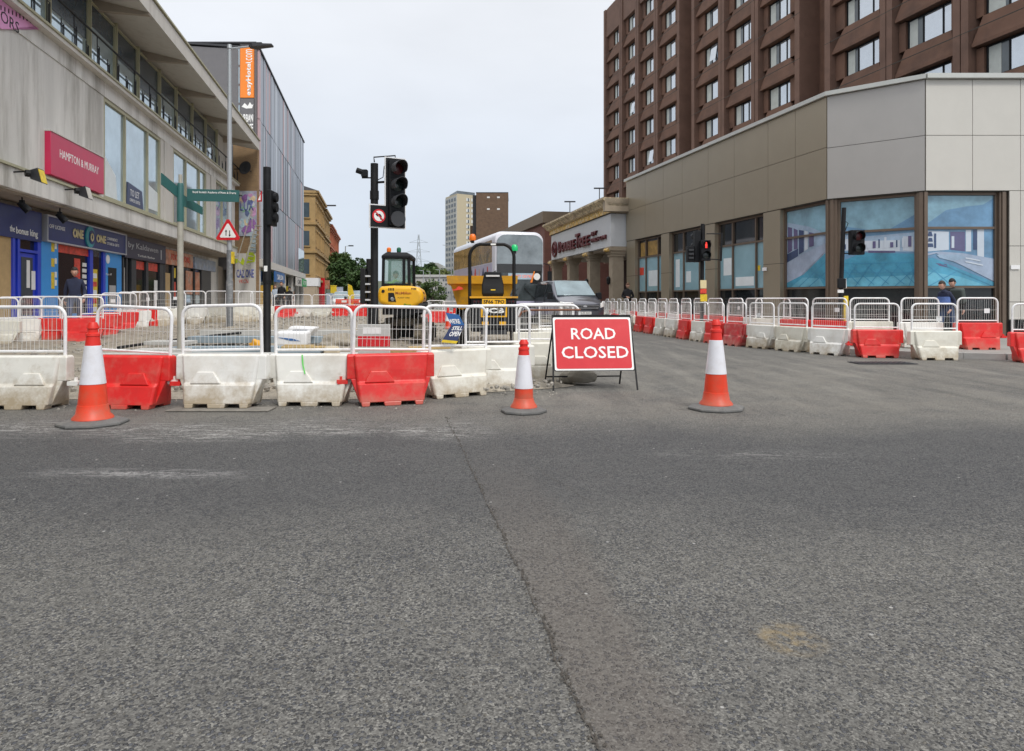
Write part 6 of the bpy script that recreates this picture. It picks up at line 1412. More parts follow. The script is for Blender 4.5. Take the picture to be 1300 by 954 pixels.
lump(421, 0, .26, .3, .30, M['pale_stone'], 'stone_block', 'rough beige stone block right of the dark crate', 'stone', .3, Y=11.5, bev=.05, zz=.12)
t = thing('cement_bag', 'white bag with blue stripe lying on the rubble beyond the crate', 'bag', (gx(372,14.5), 14.5, .22), .1)
def soft(mb_box, name, m, par, bev=.06): o = mb_box.build(name, m, par, bevel=bev, seg=3); return o
b = MB(); b.box(-.33,.33,-.25,.25,0,.32); soft(b, 'bag', M['white'], t); b = MB(); b.xz([(-.25,.20),(.0,.13),(.2,.12),(.05,.17)], -.262, -.252); b.build('stripe', M['blue_board'], t)
t = thing('cement_bag', 'white bag with blue print slumped on top behind the striped one', 'bag', (gx(382,15.3), 15.3, .40), -.2)
b = MB(); b.hexa([(-.35,-.2,0),(.25,-.2,0),(.25,.2,0),(-.35,.2,0),(-.22,-.12,.22),(.42,-.12,.2),(.42,.15,.2),(-.22,.15,.22)]); soft(b, 'bag', M['white'], t); b = MB(); b.xz([(-.15,.08),(.2,.07),(.28,.14),(-.05,.14)], -.24, -.2); b.build('stripe', M['navy_board'], t)
for k, (px, Y, r, m_, lab) in enumerate([(327,15.2,(.22,.16,.14),'dump_yellow','yellow sack heaped beside the tall black pole'),(297,18.5,(.35,.3,.16),'rubble','grey heap of spoil behind the lamp column foot'),(420,16.0,(.7,.5,.25),'rubble','brown heap of spoil left of the excavator')]):
    x, z = atY(px,Y); blob('sack' if k == 0 else 'spoil_heap', (x,Y,z+.12), r, M[m_], lab, 'sack' if k == 0 else 'heap', .3*k, nz_=.5)
b = MB(); pts = []
for i in range(16):
    a = pi*i/15; pts.append((gx(415,11.0)-.42*cos(a), 11.0+.1*sin(a), .12+.18*sin(a)))
b.tube(pts, .025, 8); tag(b.build('hose', M['rubber'], smooth=True), 'black hose arched over the rubble below the beige stone', 'hose')
b = MB(); rs = random.Random(9); pts = [(gx(150+20*i,14+.4*i), 14+.4*i+rs.uniform(-.2,.2), .22+.02*i) for i in range(9)]; b.tube(pts, .03, 6); tag(b.build('cable', M['rubber'], smooth=True), 'black cable snaking over the rubble behind the left cone', 'cable')
for k in range(5):
    t_ = [(430,19.5,1.4,.25),(455,20.5,1.2,-.4),(400,18.6,1.6,.5),(520,13.6,1.1,-.15),(545,14.6,.9,.3)][k]; x, z = atY(t_[0],t_[1])
    lump(t_[0], 0, t_[2], .14, .07, M['wood'], 'timber', ['long plank on the spoil left of the excavator','short plank behind the spoil heap','plank slanting over the rubble towards the far red barriers','plank lying before the excavator tracks','plank lying between excavator and dumper'][k], 'timber', t_[3], Y=t_[1], zz=z+.14)
# ================================================================ wheels
def wheel(par, x, y, z, r, w_, axis='x', rim=M['silver'], name='wheel', lug=0, rz=0):
    o = bpy.data.objects.new(name, None); COL.objects.link(o); o.parent = par; o.location = (x,y,z); o.rotation_euler = (0, pi/2 if axis == 'x' else 0, 0) if axis == 'x' else (pi/2, 0, 0)
    b = MB(); b.lathe([(r*.6,-w_/2),(r*.93,-w_/2),(r,-w_*.35),(r,w_*.35),(r*.93,w_/2),(r*.6,w_/2)], 32)
    if lug:
        for i in range(18):
            a = i*2*pi/18
            for s in (-1,1): b.hexa([(r*.97*cos(a+d), r*.97*sin(a+d), zz) for d, zz in ((0,s*.02),(.12,s*.02),(.22,s*w_*.48),(.10,s*w_*.48))]+[(r*1.04*cos(a+d), r*1.04*sin(a+d), zz) for d, zz in ((0,s*.02),(.12,s*.02),(.22,s*w_*.48),(.10,s*w_*.48))])
    b.build('tyre', M['rubber'], o, smooth=not lug); b = MB(); b.lathe([(.02,w_*.3),(r*.2,w_*.32),(r*.5,w_*.2),(r*.62,w_*.45),(r*.62,-w_*.45),(.02,-w_*.3)], 24); b.build('rim', rim, o, smooth=True); return o
M['bus_glass'] = mat('bus_glass', (.26,.29,.30), .05, var=.45, scale=1.1, spec=1.0, metal=.4)
M['bus_glass_side'] = mat('bus_glass_side', (.26,.17,.06), .08, var=.8, scale=1.5, spec=.9)
M['bus_white'] = mat('bus_white', (.72,.72,.78), .3, coat=.4, var=.04)
M['bus_lilac'] = mat('bus_lilac', (.48,.46,.62), .35, coat=.3, var=.1)
M['bus_grey'] = mat('bus_grey', (.20,.21,.22), .35, coat=.2, var=.1)
# ---------------------------------------------------------------- double-decker bus; local -y is the front, x to its left side in the photo
BY = 33.0; bx0, bx1 = gx(627,BY), gx(692,BY+.6)
ba = atan2(.275, .96)
bus = thing('double_decker_bus', 'white and lilac double decker bus facing the camera behind the yellow dumper', 'bus', ((bx0+bx1)/2, BY+.35, 0), ba)
WB, HB, LB = 1.26, 4.55, 10.6
def bring(y, w_, top, bot=.35, r=.42):
    pts = [(-w_,y,bot),(w_,y,bot),(w_,y,top-r)]
    for k in range(1,6): a = k*pi/10; pts.append((w_-r+r*cos(a), y, top-r+r*sin(a)))
    for k in range(0,6): a = pi/2+k*pi/10; pts.append((-w_+r+r*cos(a), y, top-r+r*sin(a)))
    return pts
b = MB(); b.loft([bring(-.02,WB*.90,HB-.14,.45,.5), bring(.06,WB*.97,HB-.04,.4), bring(.3,WB,HB), bring(LB-.2,WB,HB), bring(LB,WB*.95,HB-.1)])
b.build('body', M['bus_white'], bus, smooth=True)
def fpoly(pts, m, name, y=-.03, th=.03, par=bus, smooth=False):
    b = MB(); b.xz(pts, y-th, y); return b.build(name, m, par)
def arch(w_, z0, z1, r, n=6):
    pts = [(-w_,z0),(w_,z0),(w_*1.0,z1-r)]
    for k in range(1,n+1): a = k*pi/2/n; pts.append((w_-r+r*cos(a), z1-r+r*.8*sin(a)))
    for k in range(0,n): a = pi/2+k*pi/2/n; pts.append((-w_+r+r*cos(a), z1-r+r*.8*sin(a)))
    return pts
fpoly(arch(1.17,2.95,4.48,.5), M['bus_glass'], 'upper_windscreen', -.02, .03)
fpoly([(-1.16,2.52),(1.16,2.52),(1.16,2.94),(-1.16,2.94)], mat('bus_dark', (.05,.052,.055), .3), 'front_panel', -.02, .02)
dd_ = fpoly([(-.6,2.2),(.85,2.2),(.85,2.50),(-.6,2.50)], M['pane_light'], 'destination_display', -.045, .012)
text('38  CITY CENTRE', -.45, .6, 2.28, 2.42, -.058, mat('led_red', (.7,.12,.05), .5, emit=(1,.15,.05), estr=.5), dd_, depth=.002)
fpoly([(-1.15,1.15),(1.15,1.15),(1.15,2.515),(-1.15,2.515)], mat('bus_glass_low', (.045,.055,.058), .05, var=.8, scale=1.6, spec=.8), 'lower_windscreen', -.025, .018)
fpoly([(-1.16,.45),(1.12,.45),(1.12,1.14),(-1.12,1.14)], M['bus_lilac'], 'front_skirt', -.02, .03)
for s in (-1,1): fpoly([(s*1.02,.7),(s*.7,.7),(s*.7,.88),(s*1.02,.92)], M['sign_white'], 'headlight', -.05, .02)
b = MB(); b.tube([(-.8,-.07,1.2),(-.1,-.09,1.75)], .012, 5); b.tube([(.8,-.07,1.2),(.2,-.09,1.8)], .012, 5); b.build('wiper', M['black'], bus)
b = MB(); b.hexa([(.55,-.06,2.0),(1.08,-.06,2.0),(1.08,-.02,2.0),(.55,-.02,2.0),(.72,-.06,2.62),(1.08,-.06,2.62),(1.08,-.02,2.62),(.72,-.02,2.62)]); b.build('operator_panel', M['black'], bus)
b = MB(); b.disc((.86,-.07,2.34), (0,1,0), .17, .012, 20); b.build('operator_roundel', M['sign_white'], bus); b = MB(); b.xz([(.52,2.05),(.62,2.05),(.76,2.6),(.70,2.6)], -.072, -.061); b.build('orange_flash', M['orange'], bus)
for z0, z1, nm_ in ((3.05,4.14,'upper'),(1.3,2.3,'lower')):
    for s in (-1,1):
        for k in range(7):
            y0 = .55+k*1.38; b = MB(); b.box(s*WB-(.012), s*WB+(.012), y0, y0+1.32, z0, z1); b.build('side_window', M['bus_glass_side'], bus)
ad = MB(); ad.box(-WB-.02,-WB-.003,.5,LB-.8,2.36,3.0); av = ad.build('side_advert', M['bus_lilac'], bus)
rs = random.Random(2)
for k in range(5): b = MB(); y = 1.2+k*.9; b.prism([(-WB-.021,y,2.42),(-WB-.021,y+.3+.2*(k%2),2.42),(-WB-.021,y+.25,2.9-.1*(k%3)),(-WB-.021,y+.1,2.85)], (-.003,0,0)); b.build('advert_figure', [M['poster_red'],M['navy_board'],M['skin']][k % 3], av)
b = MB(); b.tube([(WB-.05,-.05,3.0),(WB+.18,-.25,2.9),(WB+.2,-.25,2.5)], .02, 6); b.box(WB+.1,WB+.3,-.32,-.22,2.1,2.6); b.build('mirror', M['black_plastic'], bus)
b = MB(); b.box(-WB-.32,-WB-.1,-.3,-.2,2.0,2.5); b.tube([(-WB+.05,-.05,2.6),(-WB-.2,-.25,2.5)], .02, 6); b.build('mirror', M['black_plastic'], bus)
for s in (-1,1):
    for y in (1.9, 7.8): wheel(bus, s*(WB-.14), y, .48, .48, .28)
# ---------------------------------------------------------------- van
M['van_grey'] = mat('van_grey', (.085,.088,.11), .28, metal=.55, var=.05, coat=1.0); M['windscreen'] = mat('windscreen', (.19,.25,.27), .04, metal=.35, var=.35, scale=1.2, spec=1)
def van(loc, rz, label, paint, group=None, plate=True):
    t = thing('van', label, 'van', loc, rz, group)
    # stations along y from the nose: (y, bottom, belt z, roof z, half width low, half width belt, half width roof)
    S = [(0,.30,.62,.80,.70,.72,.60),(.06,.26,.78,.96,.88,.88,.74),(.25,.24,.95,1.08,.96,.95,.84),(.9,.24,1.12,1.24,.98,.97,.90),(1.02,.24,1.15,1.31,.98,.97,.90),(1.85,.24,1.18,1.95,.99,.97,.80),(2.1,.24,1.18,1.99,.99,.975,.82),(4.6,.24,1.18,2.0,.99,.975,.84),(4.95,.26,1.18,1.94,.97,.95,.82),(5.0,.35,1.15,1.85,.95,.93,.8)]
    rings = []
    for y, zb, zm, zt_, w0_, w1_, w2_ in S:
        r = [(0,y,zb),(w0_*.9,y,zb),(w0_,y,zb+.12),(w1_,y,zm),(w1_*.99,y,zm+.05 if zt_-zm > .3 else zm+(zt_-zm)*.3),(w2_+.04,y,zt_-.10 if zt_-zm > .3 else zt_-.05),(w2_-.06,y,zt_-.015),(0,y,zt_+.02)]
        rings.append(r+[(-x,yy,z) for x, yy, z in r[-2:0:-1]])
    b = MB(); b.loft(rings); body = b.build('body', paint, t, smooth=True)
    sub = body.modifiers.new('s','SUBSURF'); sub.levels = 1; sub.render_levels = 1
    b = MB(); b.prism([(-.86,.99,1.275),(.86,.99,1.275),(.74,1.76,1.90),(-.74,1.76,1.90)], (0,-.03,.05)); b.build('windscreen', M['windscreen'], t, bevel=.01)
    b = MB(); b.hexa([(-.60,-.035,.72),(.60,-.035,.72),(.56,.12,.72),(-.56,.12,.72),(-.66,-.005,.93),(.66,-.005,.93),(.6,.15,.93),(-.6,.15,.93)]); g_ = b.build('grille', M['black'], t, bevel=.01)
    for k in range(3): b = MB(); b.box(-.58-.02*k,.58+.02*k,-.050+.008*k,-.028+.01*k,.755+.06*k,.768+.06*k); b.build('grille_bar', M['silver'], g_)
    b = MB(); b.lathe([(.09,0),(.085,.01)], 20); o = b.build('badge', M['silver'], g_); o.scale = (1,.5,1); o.rotation_euler = (pi/2,0,0); o.location = (0,-.045,.86)
    b = MB(); b.hexa([(-.72,-.045,.34),(.72,-.045,.34),(.7,.1,.34),(-.7,.1,.34),(-.74,-.04,.50),(.74,-.04,.50),(.7,.1,.50),(-.7,.1,.50)]); b.build('lower_grille', M['black'], t, bevel=.01)
    b = MB(); b.box(-.26,.26,-.075,-.05,.53,.64); p_ = b.build('number_plate', M['sign_white'], t); text('NU22 KDX', -.23, .23, .555, .62, -.076, M['black'], p_, depth=.001, bold=.02)
    for s in (-1,1):
        b = MB(); b.loft([[(s*.70,-.005,.80),(s*.72,.01,.98),(s*.70,.05,.98),(s*.68,.05,.8)],[(s*.85,.06,.84),(s*.87,.12,1.03),(s*.84,.16,1.03),(s*.82,.1,.84)],[(s*.95,.28,.92),(s*.955,.34,1.06),(s*.92,.36,1.06),(s*.92,.3,.92)]]); b.build('headlight', M['sign_white'], t, bevel=.005)
        b = MB(); b.disc((s*.80,-.02,.45), (0,1,0), .06, .06, 14); b.build('fog_lamp', M['silver'], t)
        b = MB(); b.hexa([(s*.98,1.15,1.15),(s*1.22,1.12,1.15),(s*1.22,1.24,1.15),(s*.98,1.27,1.15),(s*.98,1.15,1.42),(s*1.2,1.12,1.45),(s*1.2,1.22,1.45),(s*.98,1.25,1.42)]); b.build('mirror', M['black_plastic'], t, bevel=.02)
        for y0, y1, a_ in ((1.35,2.3,.45),(2.45,3.5,0),(3.6,4.6,0)):
            b = MB(); P4 = [(s*.965,y0,1.24),(s*.965,y1,1.24),(s*.868,y1,1.80),(s*.868,y0+a_,1.80)]; b.prism(P4, (s*.012,0,.004)); b.build('side_window', M['pane_dark'], t)
        b = MB(); b.box(s*.985-.008,s*.985+.008,2.38,2.39,.35,1.85); b.build('door_seam', M['black'], t)
        for y in (.98, 3.95): wheel(t, s*.86, y, .34, .34, .22)
    return t
v0 = van((gx(743,29.6), 29.8, 0), radians(15), 'dark grey van with pale windscreen facing the camera beside the bus', M['van_grey']); v0.scale = (1.07,1.07,1.07)
M['van_white'] = mat('van_white', (.75,.76,.78), .3, coat=.5, var=.04); M['van_blue'] = mat('van_blue', (.25,.32,.42), .3, coat=.5, var=.04)
def recolor(src, loc, rz, label, paint):
    c = copy_tree(src); c.location = loc; c.rotation_euler = (0,0,rz); c['label'] = label
    for ch in c.children:
        if ch.name.startswith('body'): ch.data = ch.data.copy(); ch.data.materials[0] = paint
    return c
recolor(v0, (gx(434,72), 72, 0), .2, 'distant white van parked under the trees at the end of the street', M['van_white'])
recolor(v0, (gx(452,66), 66, 0), .1, 'distant pale blue van just left of the tall signal pole', M['van_blue'])
# ---------------------------------------------------------------- site dumper seen from behind
DY = 15.6; dz = lambda py: HC+(HZ-py)/F*DY
dp = thing('site_dumper', 'yellow site dumper seen from behind, black engine grille and tall rollover bar', 'dumper', (gx(627,DY), DY, .05), radians(4))
k0 = -.05
hw = 29/F*DY
b = MB(); b.box(-hw,hw,0,.9,.42,dz(379)+k0); bb = b.build('engine_cover', M['black_plastic'], dp, bevel=.03)
b = MB(); b.box(-hw-.03,hw+.03,-.03,.95,dz(379)+k0+.003,dz(377)+k0+.01); b.build('rear_rail', M['dump_yellow'], dp)
for i in range(17):
    x = -hw+.06+i*(2*hw-.12)/16; b = MB(); b.box(x-.012,x+.012,-.022,-.001,.50,dz(382)+k0); b.build('grille_slat', M['dark_grey'], bb)
b = MB(); b.box(-.27,.27,-.04,-.023,dz(387)+k0,dz(379.6)+k0); p_ = b.build('number_plate', M['yellow'], dp); text('SF66 TPO', -.24, .24, dz(385.8)+k0, dz(381)+k0, -.041, M['black'], p_, depth=.001, bold=.03)
b = MB(); b.box(-.30,.30,-.045,-.023,dz(403)+k0,dz(388.6)+k0); p_ = b.build('maker_plate', M['yellow'], dp, bevel=.004); b = MB(); b.hexa([(-.26,-.05,dz(401)+k0),(.25,-.05,dz(401)+k0),(.25,-.0455,dz(401)+k0),(-.26,-.0455,dz(401)+k0),(-.24,-.05,dz(390.3)+k0),(.27,-.05,dz(390.3)+k0),(.27,-.0455,dz(390.3)+k0),(-.24,-.0455,dz(390.3)+k0)]); q_ = b.build('plate_field', M['black'], p_)
text('JCB', -.225, .235, dz(400)+k0, dz(391.3)+k0, -.051, M['sign_white'], p_, depth=.002, bold=.06)
for s in (-1,1): b = MB(); b.box(s*.2-.075,s*.2+.075,-.035,-.023,dz(413)+k0,dz(408.5)+k0); b.build('reflector', M['yellow'], dp)
for s in (-1,1):
    for k in range(2): b = MB(); b.disc((s*(hw-.08-.09*k),-.03,dz(383)+k0), (0,1,0), .025, .02, 12); b.build('rear_lamp', M['red_lens'], dp)
# rollover bar
x0, x1 = (596.5-627)/F*DY, (654-627)/F*DY; zt_ = dz(308.5)+k0; r = .30; pts = [(x0,.35,.6),(x0,.35,zt_-r)]
for k in range(1,7): a = pi-k*pi/14; pts.append((x0+r+r*cos(a), .35, zt_-r+r*sin(a)))
for k in range(1,7): a = pi/2-k*pi/14; pts.append((x1-r+r*cos(a), .35, zt_-r+r*sin(a)))
pts += [(x1,.35,zt_-r),(x1,.35,.6)]; b = MB(); b.tube(pts, .04, 12); b.build('rollover_bar', M['black_metal'], dp, smooth=True)
b = MB(); b.box(-.06,.06,.305,.312,zt_-.03,zt_+.01); b.build('bar_label', M['sign_white'], dp)
for s, m_, dx_, zz in ((-1,'amber',-.48,zt_+.02),(1,'green_lamp',.50,zt_-.22)):
    b = MB(); b.tube([(dx_,.36,zz-.0),(dx_,.36,zz+.06)], .04, 12); o = b.build('beacon_base', M['black'], dp)
    b = MB(); b.lathe([(.07,.06),(.08,.10),(.075,.16),(.05,.205),(.01,.215)], 20, (dx_,.36,zz)); b.build('beacon', M[m_], o, smooth=True)
    if s == 1: b = MB(); b.tube([(.50,.36,.9),(.50,.36,zz)], .012, 6); b.tube([(x1,.35,zz+.03),(.5,.36,zz+.03)], .012, 6); b.build('beacon_stem', M['black'], dp)
# seat and controls
b = MB(); b.loft([[(x*s_,y_,z_) for x in (-.26,.26)][::1]+[(x*s_,y_+.12,z_) for x in (.26,-.26)] for s_, y_, z_ in ((.85,.55,1.18),(1,.50,1.30),(1,.58,1.50),(.9,.62,1.62),(.75,.64,1.82))]); b.build('seat', M['black_plastic'], dp, bevel=.03)
b = MB(); b.box(-.16,.16,.585,.60,1.70,1.74); b.build('seat_slot', M['steel_wh'], dp); b = MB(); b.box(-.05,.06,.53,.545,1.36,1.40); b.build('seat_label', M['poster_yel'], dp)
b = MB(); b.tube([(.0,1.25,.9),(.0,1.05,1.45)], .03, 8); b.tube([(.17*cos(a*pi/8),1.03+.06*sin(a*pi/8),1.47+.16*sin(a*pi/8)) for a in range(16)], .015, 6, closed=True); b.build('steering_wheel', M['black'], dp)
# skip
s_x = -.22; zk0, zk1 = .75, HC+(HZ-352)/F*18.2+k0
def srect(w_, y0, y1, z): return [(s_x-w_,y0,z),(s_x+w_,y0,z),(s_x+w_,y1,z),(s_x-w_,y1,z)]
b = MB(); b.loft([srect(.55,2.0,3.2,zk0), srect(.80,1.75,3.7,zk1-.22), srect(.88,1.65,4.0,zk1-.2), srect(.90,1.62,4.1,zk1)], cap=False)
b.loft([srect(.84,1.70,4.0,zk1), srect(.72,1.9,3.5,zk1-.4), srect(.5,2.05,3.1,zk0+.06)], cap=False)
b.loft([[*srect(.90,1.62,4.1,zk1)],[*srect(.84,1.70,4.0,zk1)]], cap=False); b.poly(srect(.55,2.0,3.2,zk0)); b.poly(srect(.5,2.05,3.1,zk0+.06)); b.build('skip', M['dump_yellow'], dp)
b = MB(); b.xz([(-.98,1.42),(-.9,1.42),(-.82,1.50),(-.72,1.46),(-.7,1.41),(-.96,1.38)], 1.60, 1.72); b.build('skip_marking', M['poster_red'], dp)
b = MB(); b.box(-.32,.32,.9,3.0,.45,.72); b.box(-.3,.3,-.05,.0,.36,.46); b.build('chassis', M['dark_grey'], dp)
for s in (-1,1):
    for y in (.55, 2.6): wheel(dp, s*.72, y, .46, .46, .32, rim=M['dump_yellow'], lug=1)
    b = MB(); b.box(s*.55-.03,s*.95+.03 if s > 0 else s*.55+.03,.1,1.0,.96,1.0) if s > 0 else b.box(-.95,-.55,.1,1.0,.96,1.0); b.build('mudguard', M['black_plastic'], dp)
# ---------------------------------------------------------------- mini excavator seen from behind
XY = 17.6; xz_ = lambda py: HC+(HZ-py)/F*XY
xr = gx(511,XY); g0 = .08
M['cab_glass'] = mat('cab_glass', (.22,.38,.33), .03, var=.2, alpha=.38, spec=1)
ex_ = thing('mini_excavator', 'yellow mini excavator seen from behind with black cab and two beacons', 'excavator', (xr-.02, XY, g0), radians(1))
def xx_(px): return (px-511)/F*XY
zz_ = lambda py: xz_(py)-g0
# counterweight, rounded in plan
def plan(w0_, w1_, y0, dep, z, r=.35):
    pts = []
    for cx, s in ((w1_-r, 1), (w0_+r, -1)): 
        rng_ = range(0,7) 
        for k in rng_:
            a = -pi/2+(k*pi/12 if s == 1 else 0); 
    n = 8; P_ = []
    for k in range(n+1): a = -pi+ k*pi/2/n; P_.append((w0_+r+r*cos(a), y0+r+r*sin(a)))
    for k in range(n+1): a = -pi/2+k*pi/2/n; P_.append((w1_-r+r*cos(a), y0+r+r*sin(a)))
    P_ += [(w1_,y0+dep),(w0_,y0+dep)]
    return [(x,y,z) for x, y in P_]
L0, L1 = xx_(480.5), xx_(541.5)
L1 = xx_(538)
b = MB(); b.xz([(xx_(p),zz_(q)) for p, q in ((480.6,385),(480.2,374),(481.5,367),(485,363.8),(500,362.8),(522,363.2),(530,364.6),(535.5,368.5),(538,375),(538,384),(532,387.5),(524,391.8),(503,391.8),(490,388))], 0, .85)
cw = b.build('counterweight', M['yellow'], ex_, bevel=.09, seg=4)
b = MB(); b.loft([plan(L0+.05,L1-.02,.10,1.2,zz_(400)), plan(L0+.06,L1-.01,.09,1.2,zz_(383.5))]); b.build('lower_deck', M['black_plastic'], ex_)
b = MB(); b.xz([(xx_(494),zz_(372)),(xx_(501),zz_(372)),(xx_(504),zz_(383.5)),(xx_(494),zz_(383))], -.012, .02); b.build('exhaust_recess', M['black'], cw); b = MB(); b.tube([(xx_(498.5),.0,zz_(379.5)),(xx_(500),-.04,zz_(380.5))], .045, 12); b.build('exhaust_pipe', M['galv'], cw)
b = MB(); b.disc((xx_(487.5),-.0,zz_(370)), (0,1,0), .04, .03, 16); b.build('lifting_eye', M['black'], cw)
for k in range(4): b = MB(); b.xz([(xx_(494+k*2),zz_(369.2)),(xx_(495.2+k*2),zz_(369.2)),(xx_(495.2+k*2),zz_(366)),(xx_(494+k*2),zz_(366))], -.004, .03); b.build('vent_slot', M['black'], cw)
for k in range(4): b = MB(); b.xz([(xx_(523.4+k*1.7),zz_(368.4)),(xx_(524.3+k*1.7),zz_(368.4)),(xx_(524.1+k*1.7),zz_(365.6)),(xx_(523.1+k*1.7),zz_(365.6))], .0, .05); b.build('vent_slot', M['black'], cw)
text('McMillan', xx_(503), xx_(523), zz_(374), zz_(370.6), -.004, mat('decal_red', (.45,.12,.02), .5), cw, depth=.002, bold=.02); text('PLANT HIRE', xx_(506), xx_(521), zz_(379), zz_(377.6), -.004, M['black'], cw, depth=.002); text('Eco', xx_(514), xx_(523), zz_(388.6), zz_(385.6), .0, mat('decal_green', (.2,.35,.02), .5), cw, depth=.03, bold=.02)
for k in range(4): b = MB(); z = zz_(386.5+k*3.2); b.xz([(xx_(531-k*1.5),z-.028),(xx_(542),z-.028),(xx_(542.6),z+.022),(xx_(533.5-k*1.5),z+.022)], .04, .14); b.build('side_grille_bar', M['dark_grey'], ex_)
b = MB(); b.hexa([(L1-.12,.1,zz_(380)),(L1+.01,.25,zz_(380)),(L1+.01,.5,zz_(380)),(L1-.12,.4,zz_(380)),(L1-.16,.1,zz_(371)),(L1-.02,.25,zz_(371)),(L1-.02,.5,zz_(371)),(L1-.12,.4,zz_(371))]); b.build('side_lamp', M['red_lens'], cw)
# cab
c0, c1 = xx_(481.8), xx_(521.5); zt_, zb_ = zz_(319.5), zz_(362.2); cy0, cy1 = .25, 1.30
def bar(p, q, r_=.035): b = MB(); b.tube([p,q], r_, 4); return b
for (x, y) in ((c0+.06,cy0+.03),(c1-.05,cy0+.03),(c0+.06,cy1),(c1-.05,cy1)): bar((x,y,zb_-.3),(x+(.02 if x < 0 else -.02),y,zt_-.1),.05).build('cab_pillar', M['black_plastic'], ex_)
bar((xx_(512),cy0+.02,zb_),(xx_(512),cy0+.02,zt_-.15),.05).build('cab_pillar', M['black_plastic'], ex_)
b = MB(); b.loft([[(c0+.03,cy0-.02,zz_(328)),(c1-.02,cy0-.02,zz_(328)),(c1-.02,cy1+.05,zz_(328)),(c0+.03,cy1+.05,zz_(328))],[(c0+.03,cy0-.03,zz_(324)),(c1-.02,cy0-.03,zz_(324)),(c1-.02,cy1+.06,zz_(324)),(c0+.03,cy1+.06,zz_(324))],[(c0+.14,cy0+.05,zt_),(c1-.12,cy0+.05,zt_),(c1-.12,cy1,zt_),(c0+.14,cy1,zt_)]]); b.build('cab_roof', M['black_plastic'], ex_, bevel=.02)
b = MB(); b.box(c0+.05,c1-.05,cy0-.01,cy0+.06,zb_-.06,zb_+.05); b.box(c0,c1,cy0,cy1,zb_-.30,zb_-.25); b.build('cab_sill', M['black_plastic'], ex_)
b = MB(); b.box(c0+.10,xx_(511),cy0+.02,cy0+.03,zb_+.05,zz_(327.5)); b.build('rear_window', M['cab_glass'], ex_); b = MB(); b.box(xx_(513.2),c1-.09,cy0+.02,cy0+.03,zb_+.05,zz_(328)); b.build('rear_quarter_window', M['cab_glass'], ex_)
b = MB(); b.box(c0+.1,c1-.09,cy1,cy1+.01,zb_,zz_(328)); b.build('front_window', M['cab_glass'], ex_)
b = MB(); b.box(xx_(497),xx_(509),cy0+.35,cy0+.5,zb_-.2,zz_(357)); b.build('seat', M['black'], ex_, bevel=.03)
for px, m_ in ((490,'amber'),(503,'dark_green_lamp')):
    zt2 = zt_; x = xx_(px); b = MB(); b.tube([(x,.6,zt2-.05),(x,.6,zt2+.03)], .05, 12); o = b.build('beacon_base', M['black'], ex_); b = MB(); b.lathe([(.055,.03),(.06,.07),(.055,.125),(.03,.15),(.005,.155)], 20, (x,.6,zt2)); b.build('beacon', M[m_], o, smooth=True)
# tracks and boom
b = MB(); b.lathe([(.35,zz_(404)),(.35,zz_(398))], 24, (xx_(512),.75,0)); b.build('slew_ring', M['dark_grey'], ex_)
M['muddy'] = mat('muddy', (.075,.065,.05), .9, var=.4, scale=8, dirt=(.30,.25,.18), dscale=4, damt=.7)
b = MB(); b.box(xx_(486),xx_(538),.35,1.2,zz_(415),zz_(404.5)); b.build('undercarriage', M['muddy'], ex_, bevel=.03)
for tx in (xx_(487.5), xx_(536.5)):
    b = MB(); R_ = .24; prof = []
    for k in range(13): a = pi/2+k*pi/12; prof.append((-.1+R_+R_*cos(a)-.2, R_+R_*sin(a)))
    for k in range(13): a = -pi/2+k*pi/12; prof.append((1.65-R_+R_*cos(a), R_+R_*sin(a)))
    b.prism([(tx-.17,y,z) for y, z in prof], (.34,0,0)); tk = b.build('track', M['muddy'], ex_)
    n = len(prof)
    for k in range(0, n): 
        y, z = prof[k]; cyy, czz = .68, R_; b = MB()
        yy, zz2 = prof[(k+1) % n]; d = Vector((0,yy-y,zz2-z)); 
        if d.length > .3:
            m2 = int(d.length/.1)
            for j in range(m2): b.box(tx-.175,tx+.175,y+d.y*j/m2-.02,y+d.y*j/m2+.02,z+(.0 if z > .2 else -.02),z+(.025 if z > .2 else 0))
            b.build('track_lugs', M['muddy'], tk)
    b = MB(); b.box(tx-.175,tx+.175,-.245,-.2,.1,.14); b.box(tx-.175,tx+.175,-.255,-.2,.2,.24); b.box(tx-.175,tx+.175,-.245,-.2,.3,.34); b.build('track_pads', M['muddy'], tk)
b = MB(); b.tube([(-.2,1.6,.9),(-.2,2.6,1.55),(-.2,3.6,1.5)], [.12,.13,.09], 4); b.tube([(-.2,3.6,1.5),(-.2,4.0,.9)], .08, 4); b.build('boom', M['yellow'], ex_)
b = MB(); b.loft([[(-.42,3.9,.9),(.02,3.9,.9),(.02,4.1,.7),(-.42,4.1,.7)],[(-.42,3.75,.5),(.02,3.75,.5),(.02,4.25,.45),(-.42,4.25,.45)],[(-.42,3.85,.2),(.02,3.85,.2),(.02,4.1,.15),(-.42,4.1,.15)]]); b.build('bucket', M['dark_grey'], ex_)
b = MB(); b.box(-.72,.72,1.75,1.80,.05,.4); b.build('dozer_blade', M['dark_grey'], ex_)

